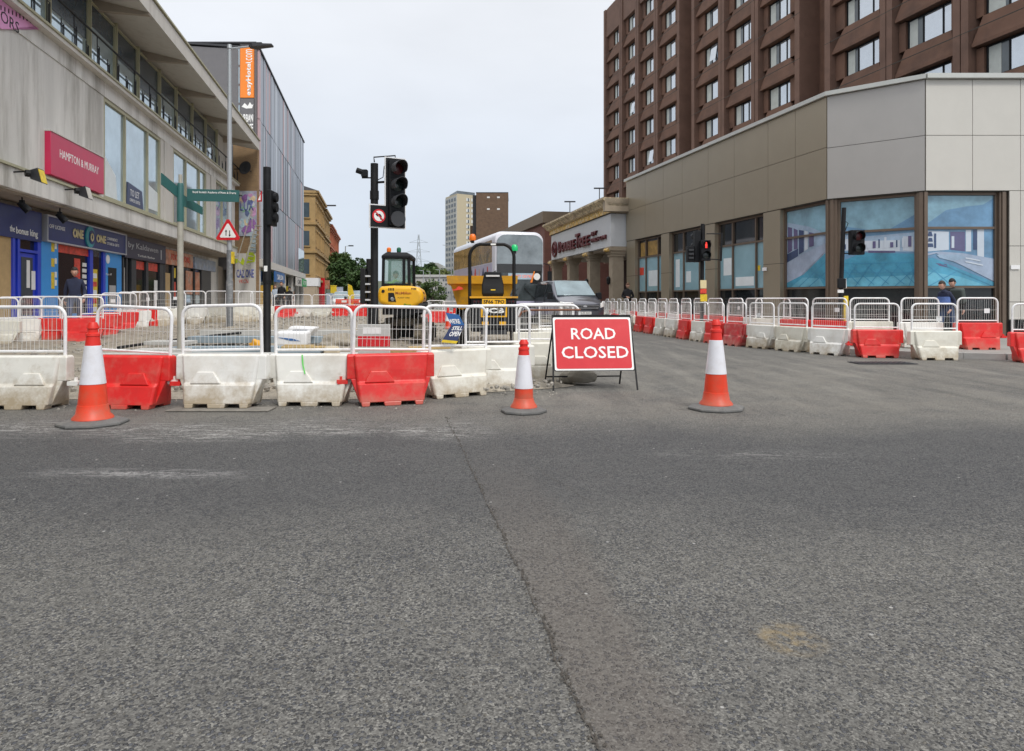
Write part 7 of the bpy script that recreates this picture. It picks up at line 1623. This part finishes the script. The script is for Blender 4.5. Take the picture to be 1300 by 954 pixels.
# ================================================================ people
def person(loc, rz, h, label, top, legs, hair, pose='stand', hood=False, cap=False, head_down=.25, scarf=None, vest=False, lean=0, group=None, hair_long=False, visible_skin=True):
    k = h/1.75; V = {}; 
    base = {'pelvis':(0,0,.95),'belly':(0,.0,1.08),'chest':(0,.01,1.30),'neckb':(0,.015,1.44),'neck':(0,-.01,1.50),
            'hl':(-.10,0,.90),'hr':(.10,0,.90),'kl':(-.11,-.03,.50),'kr':(.11,-.02,.50),'al':(-.115,.02,.09),'ar':(.115,.03,.09),'tl':(-.13,-.14,.035),'tr':(.13,-.13,.035),
            'sl':(-.155,.01,1.39),'sr':(.155,.01,1.39),'el':(-.215,.05,1.13),'er':(.215,.05,1.13),'wl':(-.22,-.05,.89),'wr':(.22,-.05,.89)}
    if pose == 'phone': base.update(el=(-.25,.02,1.13), er=(.25,.02,1.13), wl=(-.06,-.26,1.12), wr=(.09,-.25,1.10))
    if pose == 'walk': base.update(kl=(-.10,-.16,.52), al=(-.10,-.22,.10), tl=(-.11,-.38,.05), kr=(.10,.06,.50), ar=(.10,.30,.14), tr=(.11,.18,.04), wl=(-.23,.08,.90), wr=(.23,-.18,.93))
    if pose == 'sit': base.update(pelvis=(0,0,.45), belly=(0,-.01,.58), chest=(0,-.03,.80), neckb=(0,-.04,.94), neck=(0,-.07,1.0), hl=(-.10,-.02,.42), hr=(.10,-.02,.42), kl=(-.15,-.45,.46), kr=(.15,-.45,.46), al=(-.15,-.50,.08), ar=(.15,-.50,.08), tl=(-.16,-.66,.04), tr=(.16,-.66,.04),
                                  sl=(-.18,-.04,.90), sr=(.18,-.04,.90), el=(-.26,-.12,.66), er=(.26,-.12,.66), wl=(-.22,-.36,.62), wr=(.22,-.36,.62))
    if lean:
        for n_ in base:
            x, y, z = base[n_]
            if z > .95: base[n_] = (x, y-(z-.95)*sin(lean), .95+(z-.95)*cos(lean))
    rad = {'pelvis':.15,'belly':.135,'chest':.15,'neckb':.085,'neck':.052,'hl':.095,'hr':.095,'kl':.065,'kr':.065,'al':.045,'ar':.045,'tl':.038,'tr':.038,'sl':.062,'sr':.062,'el':.052,'er':.052,'wl':.034,'wr':.034}
    E = [('pelvis','belly','t'),('belly','chest','t'),('chest','neckb','t'),('neckb','neck','s'),('pelvis','hl','l'),('pelvis','hr','l'),('hl','kl','l'),('hr','kr','l'),('kl','al','l'),('kr','ar','l'),('al','tl','b'),('ar','tr','b'),
         ('chest','sl','t'),('chest','sr','t'),('sl','el','t'),('sr','er','t'),('el','wl','t'),('er','wr','t')]
    # hands with palm, four fingers and thumb
    for s, e_, w_ in ((-1,'el','wl'),(1,'er','wr')):
        W = Vector(base[w_]); d = (W-Vector(base[e_])).normalized(); side = Vector((-s,0,0)) if abs(d.x) < .7 else Vector((0,0,1)); up = d.cross(side).normalized()
        side = up.cross(d).normalized()
        pn = 'p'+w_; base[pn] = tuple(W+d*.07); rad[pn] = .030; E.append((w_,pn,'s'))
        for fi_, (off, ln_) in enumerate(((-.024,.062),(-.008,.072),(.008,.068),(.024,.055))):
            a_, b2, c2 = 'f%d%s' % (fi_,w_), 'g%d%s' % (fi_,w_), None
            A_ = W+d*.10+up*off; B2 = A_+d*ln_*.5+side*.008; C2 = B2+d*ln_*.35+side*.022
            base[a_] = tuple(A_); base[b2] = tuple(C2); rad[a_] = .0095; rad[b2] = .0075; E += [(pn,a_,'s'),(a_,b2,'s')]
        th = 'th'+w_; base[th] = tuple(W+d*.075+side*.045+up*.02); rad[th] = .010; E.append((pn,th,'s'))
    names = list(base); idx = {n_: i for i, n_ in enumerate(names)}
    me = bpy.data.meshes.new('body'); me.from_pydata([tuple(c*k for c in base[n_]) for n_ in names], [(idx[a], idx[c]) for a, c, _ in E], [])
    o = bpy.data.objects.new('person', me); COL.objects.link(o)
    md = o.modifiers.new('skin','SKIN'); 
    for i, n_ in enumerate(names):
        sv_ = me.skin_vertices[0].data[i]; r = rad[n_]*k; wd = 1.0
        sv_.radius = (r, r)
        if n_ == 'pelvis': sv_.use_root = True
    md.use_smooth_shade = True; sb_ = o.modifiers.new('sub','SUBSURF'); sb_.levels = 2; sb_.render_levels = 2
    dg = bpy.context.evaluated_depsgraph_get(); dg.update(); m2 = bpy.data.meshes.new_from_object(o.evaluated_get(dg)); o.modifiers.clear(); o.data = m2; bpy.data.meshes.remove(me)
    # head welded on as part of the same mesh
    N_ = Vector(base['neck'])*k; bm = bmesh.new(); bm.from_mesh(m2)
    hm = bmesh.new(); bmesh.ops.create_uvsphere(hm, u_segments=20, v_segments=14, radius=1)
    hc = N_+Vector((0,-.035,.125))*k; R3 = Matrix.Rotation(head_down, 3, 'X')
    def headp(p):
        x, y, z = p; 
        if z < 0: x *= 1-.28*(-z); y *= 1-.12*(-z)
        q = Vector((x*.077, y*.098, z*.122))
        if y < -.6: 
            if abs(x) < .22 and -.35 < z < .1: q.y -= .020*(1-abs(z+.15)/.3)      # nose
            if .1 < z < .3 and .15 < abs(x) < .6: q.y += .007                      # eye sockets
        return q
    for v in hm.verts: v.co = hc+R3 @ (headp(v.co)*k)
    tmp = bpy.data.meshes.new('tmp'); hm.to_mesh(tmp); hm.free(); nb0 = len(bm.faces); bm.from_mesh(tmp)
    for s in (-1,1):
        em = bmesh.new(); bmesh.ops.create_uvsphere(em, u_segments=8, v_segments=6, radius=1)
        for v in em.verts: v.co = hc+R3 @ (Vector((s*.078+v.co.x*.010, .005+v.co.y*.018, -.005+v.co.z*.030))*k)
        t2 = bpy.data.meshes.new('t2'); em.to_mesh(t2); em.free(); bm.from_mesh(t2); bpy.data.meshes.remove(t2)
    bm.to_mesh(m2); bm.free(); bpy.data.meshes.remove(tmp)
    m2.materials.clear()
    for mm_ in (top, legs, M['skin'], M['black']): m2.materials.append(mm_)
    seg = [(Vector(base[a])*k, Vector(base[c])*k, {'t':0,'l':1,'s':2,'b':3}[q], rad[a]*k) for a, c, q in E]
    for p in m2.polygons:
        p.use_smooth = True
        if p.index >= nb0: p.material_index = 2; continue
        c = p.center; best = 9; bi = 0
        for A_, B2, q, r_ in seg:
            d = B2-A_; t_ = max(0, min(1, (c-A_).dot(d)/max(1e-9, d.length_squared))); dist = (c-(A_+d*t_)).length-r_
            if dist < best: best = dist; bi = q
        p.material_index = bi
    o.location = loc; o.rotation_euler = (0,0,rz); tag(o, label, 'person', group)
    # hair / cap / hood as children
    bm = bmesh.new(); bmesh.ops.create_uvsphere(bm, u_segments=20, v_segments=14, radius=1)
    sc_ = 1.24 if hood else 1.10
    for v in bm.verts:
        p = v.co.copy(); q = Vector((p.x*.077*sc_, p.y*.098*sc_+.010, p.z*.122*sc_+.006)); v.co = hc+R3 @ (q*k)
    zlow = -.55 if (hood or hair_long) else -.25
    kill = [f for f in bm.faces if (lambda l: (l.y < -.035*k and l.z < .055*k) or l.z < zlow*.122*k)(R3.inverted() @ (f.calc_center_median()-hc))]
    bmesh.ops.delete(bm, geom=kill, context='FACES'); hmh = bpy.data.meshes.new('hair'); bm.to_mesh(hmh); bm.free(); hmh.materials.append(hair)
    for p in hmh.polygons: p.use_smooth = True
    ho = bpy.data.objects.new('hood' if hood else ('cap' if cap else 'hair'), hmh); COL.objects.link(ho); ho.parent = o
    sl_ = ho.modifiers.new('sol','SOLIDIFY'); sl_.thickness = .008*k
    # eyes, mouth
    b = MB()
    for s in (-1,1):
        c = hc+R3 @ (Vector((s*.030,-.090,.010))*k); b.lathe([(.001,-.006*k),(.011*k,0),(.001,.006*k)], 8, c, cap=False)
    b.build('eyes', M['black'], o)
    return o, k, base
px_, yy_ = 95, 18.1; xx0 = gx(px_,yy_)
person((xx0, yy_, gz(xx0,yy_)+.11), radians(25), 1.77, 'man in a navy jumper looking down as he walks past the blue shop', M['navy_cloth'], M['denim'], M['hair'], 'walk', head_down=.3)
xx0 = gx(797,32.5); person((xx0, 32.5, .12), radians(-12), 1.90, 'man in a dark jacket looking at his phone beside the portico column', M['black_cloth'], M['black_cloth'], M['hair_brown'], 'phone', head_down=.45)
pc = person((gx(1203.5,17.6), 17.6, .12), radians(-70), 1.60, 'person with dark hair and pale blue patterned top bending beside the pool window', M['navy_cloth'], M['denim'], M['hair'], 'walk', head_down=.35, lean=.35)
pc[0].data.materials[0] = M['navy_cloth']
b = MB(); b.loft([[(.16*cos(a*pi/5), .03-.16+.15*sin(a*pi/5)*1.0, z) for a in range(10)] for z in (.98,1.10,1.16)]); o = b.build('scarf', M['blue_cloth'], pc[0], smooth=True)
pd = person((gx(1214,17.9), 17.9, .12), radians(-60), 1.66, 'person in a black cap with a backpack bending next to the dark haired one', M['black_cloth'], M['black_cloth'], M['black'], 'stand', head_down=.4, cap=True, lean=.30)
b = MB(); b.box(-.16,.16,-.03,.14,1.02,1.42); o = b.build('backpack', mat('pack', (.06,.075,.07), .8), bevel=.05, seg=3); o.location = pd[0].location+Vector((.20,.02,0)); o.rotation_euler = (radians(16),0,radians(-60)); o.location.y += -.02; tag(o, 'dark grey green backpack on the person in the black cap', 'backpack')
for k_, (px, Y, hh, tp, hr, lab) in enumerate([(357.5,38,1.75,'black_cloth','hair_brown','person in a black coat walking towards the camera past the far left shops'),(349.5,38.6,1.6,'pale_cloth','hair_brown','person in a pale blue top just left of the one in the black coat'),(367.5,39.5,1.5,'black_cloth','black','short person in black with hood up, right of the one in the black coat')]):
    x = gx(px,Y); person((x, Y, gz(x,Y)+.1), radians(10*k_), hh, lab, M[tp], M['black_cloth'], M[hr], 'walk', hood=(k_ == 2), head_down=.15)
dr = person((gx(502,XY+1.05), XY+1.0, zz_(362)+g0-.80), radians(180), 1.70, 'excavator driver in a bright yellow green jacket, back to the camera', M['hivis'], M['denim'], M['hair'], 'sit', head_down=.9)
# ================================================================ far background
fb = thing('tower_block', 'pale many storey tower block with rows of windows far behind the works', 'building', (gx(580,300), 300, 0), 0)
M['tb_white'] = mat('tb_white', (.50,.49,.46), .8, var=.08); M['tb_tan'] = mat('tb_tan', (.50,.43,.30), .8, var=.06); M['tb_win'] = mat('tb_win', (.10,.12,.14), .3, var=.4, scale=.3); M['tb_bright'] = mat('tb_bright', (.70,.70,.68), .5)
def fx(px, Y=300): return (px-580)/F*Y
def fz(py, Y=300): return HC+(HZ-py)/F*Y
A_, B2, C2 = (fx(563,312),12), (0,0), (fx(604,306),6)
b = MB(); b.prism([(A_[0],A_[1],0),(B2[0],B2[1],0),(C2[0],C2[1],0),(C2[0]-3,C2[1]+18,0),(A_[0]+3,A_[1]+18,0)], (0,0,fz(246))); b.build('wall', M['tb_tan'], fb)
b = MB(); b.prism([(A_[0]+1.5,A_[1]+3,fz(246)),(B2[0],B2[1]+2,fz(246)),(C2[0]-1,C2[1]+2,fz(246)),(C2[0]-3,C2[1]+16,fz(246)),(A_[0]+4,A_[1]+16,fz(246))], (0,0,1.6)); b.build('roof_plant', M['tb_win'], fb)
nst = 17
def facew(p0, p1, cols, u0, u1, wf, mm_, sp, z0=6, hgt=.55):
    d = Vector((p1[0]-p0[0], p1[1]-p0[1], 0)); L_ = d.length; d.normalize(); n = Vector((d.y,-d.x,0)); 
    if n.y > 0: n = -n
    st_ = (fz(246)-z0-1)/nst
    for r in range(nst):
        mb = MB()
        for c in range(cols):
            a = (u0+(u1-u0)*(c+.5)/cols-wf/2)*L_; e_ = a+wf*L_; P0 = Vector((*p0,0))+d*a+n*sp; P1 = Vector((*p0,0))+d*e_+n*sp
            z = z0+r*st_+.5; mb.hexa([(P0.x,P0.y,z),(P1.x,P1.y,z),(P1.x-n.x*.3,P1.y-n.y*.3,z),(P0.x-n.x*.3,P0.y-n.y*.3,z),(P0.x,P0.y,z+st_*hgt),(P1.x,P1.y,z+st_*hgt),(P1.x-n.x*.3,P1.y-n.y*.3,z+st_*hgt),(P0.x-n.x*.3,P0.y-n.y*.3,z+st_*hgt)])
        mb.build('window_row', mm_, fb)
b = MB(); d_ = Vector((B2[0]-A_[0],B2[1]-A_[1],0)).normalized(); n_ = Vector((d_.y,-d_.x,0)); n_ = n_ if n_.y < 0 else -n_
q = [Vector((*A_,0))+n_*.15, Vector((*B2,0))+n_*.15, Vector((*B2,0)), Vector((*A_,0))]; b.hexa([(p.x,p.y,0) for p in q]+[(p.x,p.y,fz(248)) for p in q]); b.build('balcony_side', M['tb_white'], fb)
facew(A_, B2, 4, .03, .97, .13, M['tb_win'], .3)
facew(B2, C2, 2, .42, .92, .16, M['tb_bright'], .12); facew(B2, C2, 2, .44, .94, .06, M['tb_win'], .2)
bt = thing('brick_tower', 'plain brown brick tower with four small bright windows beside the pale tower block', 'building', (gx(645,160), 160, 0), 0)
M['brown_brick'] = brick_mat('brown_brick', (.155,.092,.055), (.13,.078,.048), (.14,.10,.07), w=.6, h=.3, mort=.03)
x0 = -40.5/F*160; b = MB(); b.box(x0,0,0,14,0,fz(245,160)); b.build('wall', M['brown_brick'], bt)
b = MB(); b.box(x0-.9,x0-.01,1.2,12,0,fz(247,160)); b.build('side_strip', M['tb_white'] if False else M['dark_grey'], bt); b = MB(); b.box(x0-.06,0.06,-.06,14.05,fz(245,160)+.003,fz(244.3,160)); b.build('coping', M['dark_grey'], bt)
for px in (620,632.8):
    for py in (250.8,265.7): b = MB(); x = (px-645)/F*160; z = fz(py,160); b.box(x-.32,x+.32,-.05,-.0,z-.18,z+.18); b.build('window', M['tb_bright'], bt)
b = MB(); b.box(x0-1.6,x0-.95,3,12,0,fz(285,160)); b.build('low_wing', M['brown_brick'], bt)
# grey retaining block, warehouse, pylon, masts
rt = thing('deck_building', 'low grey concrete block with rows of small openings in the far distance', 'building', (gx(560,190), 190, 0), 0)
b = MB(); b.box((525-560)/F*190,(612-560)/F*190,0,10,-.3,fz(352,190)); b.build('wall', M['tb_white'], rt)
b = MB(); rs = random.Random(4)
for r in range(5):
    for c in range(26):
        if rs.random() < .3: continue
        x = (527+c*3.2-560)/F*190; z = fz(378-r*5.2,190); b.box(x,x+.4,-.06,0,z,z+.55)
b.build('opening_rows', M['tb_win'], rt); b = MB(); b.box((524-560)/F*190,(614-560)/F*190,-.4,0,fz(352,190)+.01,fz(349,190)); b.build('parapet', M['slab'], rt)
wh = thing('warehouse', 'small white warehouse with curved roof on the distant rise', 'building', (gx(551,330), 330, 0), 0)
b = MB(); pts = [((541-551)/F*330,fz(348,330)),((562-551)/F*330,fz(348,330)),((562-551)/F*330,fz(337,330)),((556-551)/F*330,fz(334,330)),((548-551)/F*330,fz(333.5,330)),((541-551)/F*330,fz(337,330))]; b.xz([(pts[0][0],0),(pts[1][0],0)]+pts[2:], 0, 12); b.build('wall', M['tb_bright'], wh)
py_ = thing('pylon', 'tall lattice electricity pylon on the horizon between excavator and tower block', 'pylon', (gx(531.5,480), 480, 0), 0)
H_ = fz(298,480); b = MB()
lv = [0,.2,.35,.48,.6,.7,.8,.9,1]
wd = lambda t: 3.4*(1-t)**1.1+.35
for i in range(len(lv)-1):
    a, c = lv[i], lv[i+1]; wa, wc = wd(a), wd(c)
    for s in (-1,1):
        for y in (-1,1): b.tube([(s*wa,y*wa,a*H_),(s*wc,y*wc,c*H_)], .16, 4)
    for y in (-1,1): b.tube([(-wa,y*wa,a*H_),(wc,y*wc,c*H_)], .09, 4); b.tube([(wa,y*wa,a*H_),(-wc,y*wc,c*H_)], .09, 4)
b.build('lattice', M['galv'], py_)
for t_, w_ in ((.60,7.5),(.74,8),(.88,6.5)): b = MB(); z = t_*H_; b.tube([(-w_,0,z),(w_,0,z)], .14, 4); b.tube([(-w_,0,z),(0,0,z+2.2),(w_,0,z)], .12, 4); b.build('cross_arm', M['galv'], py_)
for k_, (px, p0, Y) in enumerate([(537.5,344,150),(546,345,170),(558,343,160),(573,312,110)]):
    b = MB(); z = fz(p0,Y); b.tube([(0,0,0),(0,0,z)], .09, 6); b.tube([(0,0,z),(-.9 if k_ < 3 else -1.4,0,z+.1)], .05, 6); o = b.build('street_lamp', M['galv']); o.location = (gx(px,Y),Y,0); tag(o, '%s thin distant street lamp between the excavator and the bus' % ORD[k_], 'street lamp', 'distant street lamps')
# distant rise
vs = []; fs = []; nx = 40
for j in range(10):
    for i in range(nx):
        x = -420+900*i/(nx-1); y = 230+j*60; z = 13*sm(230,430,y)+3*nz3(x,y,.01)*sm(230,300,y)-.5; vs.append((x,y,z))
for j in range(9):
    for i in range(nx-1): a = j*nx+i; fs.append((a,a+1,a+nx+1,a+nx))
M['hill'] = mat('hill', (.07,.085,.05), .95, var=.3, scale=.05, rnd=False); b = MB(); b.add(vs,fs); tag(b.build('hill', M['hill'], smooth=True), kind='structure')
# trees: trunk, limbs and leaf clumps
def leafmat(name, c): 
    m = mat(name, c, .7, var=.35, scale=1.2, rnd=False); return m
M['leaf_a'] = leafmat('leaf_a', (.045,.095,.022)); M['leaf_b'] = leafmat('leaf_b', (.075,.125,.03)); M['leaf_c'] = leafmat('leaf_c', (.11,.13,.03)); M['bark'] = mat('bark', (.10,.08,.06), .9, var=.3)
def tree(px, Y, w_, z0, z1, m, label, seed, n=2600, ls=.30, cat='tree', name='tree', group=None):
    rs = random.Random(seed); x0 = gx(px,Y); t = thing(name, label, cat, (x0,Y,0), 0, group)
    cl = []
    for i in range(int(16+w_*2)):
        u = rs.uniform(-1,1); v = rs.uniform(-1,1); q = rs.uniform(0,1)**.8; wq = (1-abs(q*1.5-.6)**2*.55)
        cl.append((u*w_*.40*wq, v*w_*.4*wq, z0+(z1-z0)*(.10+.82*q), w_*rs.uniform(.10,.2)))
    b = MB()
    b.tube([(0,0,0),(.1,0,z0+(z1-z0)*.3),(0,.1,z0+(z1-z0)*.75)], [.05*w_*.6+.08,.03*w_+.05,.04], 8)
    for c in cl[:10]: b.tube([(.05,0,z0+(c[2]-z0)*.35),(c[0]*.6,c[1]*.6,c[2]-.3),(c[0],c[1],c[2])], [.06,.04,.02], 5)
    b.build('trunk', M['bark'], t)
    b = MB()
    for i in range(n):
        c = rs.choice(cl); d = Vector((rs.gauss(0,1),rs.gauss(0,1),rs.gauss(0,1))).normalized()*c[3]*rs.uniform(.55,1.1); d.z *= .75
        p = Vector(c[:3])+d; a = Vector((rs.gauss(0,1),rs.gauss(0,1),rs.gauss(0,.6))).normalized(); e_ = a.cross(Vector((rs.gauss(0,1),rs.gauss(0,1),rs.gauss(0,1)))).normalized(); s_ = ls*rs.uniform(.5,1.2)
        b.add([p-a*s_, p-e_*s_*.5, p+a*s_, p+e_*s_*.5], [(0,1,2,3)])
    b.build('crown', m, t); return t
for k_, (px, Y, w_, p0, p1, m_, lab) in enumerate([(446,104,6.5,372,330,'leaf_a','large dark green tree at the end of the left side of the street'),(433,112,5.5,374,322,'leaf_b','brighter tree tucked against the last red tenement'),(458,98,4.5,378,345,'leaf_a','lower rounded tree just left of the tall signal pole')]):
    tree(px, Y, w_, max(0, fz(p0,Y)), fz(p1,Y), M[m_], lab, 20+k_, 4200, .30)
for k_, (px, Y, w_, p0, p1, m_) in enumerate([(549,88,3.6,386,357,'leaf_b'),(537,92,2.6,386,355,'leaf_c'),(543,240,11,356,342,'leaf_b'),(556,250,10,356,343,'leaf_a'),(569,245,9,352,344,'leaf_c'),(583,240,10,356,345,'leaf_a'),(530,235,7,354,338,'leaf_a'),(547,330,8,342,334,'leaf_a'),(600,240,12,356,346,'leaf_b')]):
    if k_ < 2: tree(px, Y, w_, max(0.0, fz(p0,Y)), fz(p1,Y), M[m_], ['rounded green bush right of the excavator','yellow green bush directly beside the excavator cab'][k_], 40+k_, 2600, .16, 'bush', 'bush')
    else: tree(px, Y, w_, max(2.0, fz(p0,Y)-3), fz(p1,Y), M[m_], 'small distant tree on the rise behind the grey deck, %s of seven' % ORD[k_-2], 40+k_, 1500, .6, group='distant trees on the rise')
# far street clutter at the left: feather flag, red awning shop, hanging signs
t = thing('feather_flag', 'tall yellow feather flag standing at the far end of the street', 'flag', (gx(441.5,60), 60, 0)); b = MB(); b.tube([(0,0,0),(0,0,2.6)], .02, 6); b.build('pole', M['galv'], t); b = MB(); b.xz([(0,.7),(.45,.75),(.6,1.6),(.35,2.45),(0,2.6)], -.01, .01); b.build('flag', M['poster_yel'], t)
for k_, (px, Y, z0, z1, w_, m_, lab) in enumerate([(408.5,96,.3,4.2,.8,'sign_red','red shop pillar at the foot of the yellow tenement'),(414,100,2.8,4.0,1.0,'faded_orange','orange hanging shop sign further along the left side'),(423.5,84,1.6,2.9,.7,'poster_yel','round yellow hanging sign over the far left pavement'),(427,88,1.0,2.2,.6,'orange','orange roadwork sign far down the left side'),(431,90,2.0,2.8,.9,'pale_cloth','pale blue hanging sign near the big green tree'),(419,80,.2,1.9,.8,'pale_cloth','pale street cabinet before the far shops')]):
    b = MB(); b.box(-w_/2,w_/2,-.15,.15,0,z1-z0); b.box(-w_/2-.04,w_/2+.04,-.18,.18,z1-z0+.003,z1-z0+.08); o = b.build('street_sign' if k_ != 5 else 'street_cabinet', M[m_], bevel=.03); o.location = (gx(px,Y),Y,z0); tag(o, lab, 'sign' if k_ != 5 else 'cabinet')
    if k_ not in (0,5):
        o2 = MB(); o2.tube([(0,.2,-z0),(0,.2,.2)], .03, 5); q = o2.build('post', M['dark_grey'], o)
# orange pedestrian guards beyond the red barriers
for k_, (px, Y) in enumerate([(437,40),(459,40.5)]):
    t = thing('plastic_guard', '%s orange plastic guard fence behind the far red barriers' % ('left','right')[k_], 'barrier', (gx(px,Y), Y, .25), 0, 'orange guards far down the street'); b = MB(); b.box(-.5,.5,-.02,.02,.75,1.0); b.box(-.5,.5,-.02,.02,.2,.3)
    for i in range(9): b.box(-.48+i*.115,-.44+i*.115,-.018,.018,.301,.749)
    b.build('panel', M['cone_red'], t); b = MB(); b.box(-.4,-.36,-.25,.25,0,.05); b.box(.36,.4,-.25,.25,0,.05); b.box(-.4,-.36,-.02,.02,.05,.2); b.box(.36,.4,-.02,.02,.05,.2); b.build('feet', M['rubber'], t); b = MB(); b.box(-.15,.15,-.026,-.021,.8,.93); b.build('reflector', M['sign_white'], t)
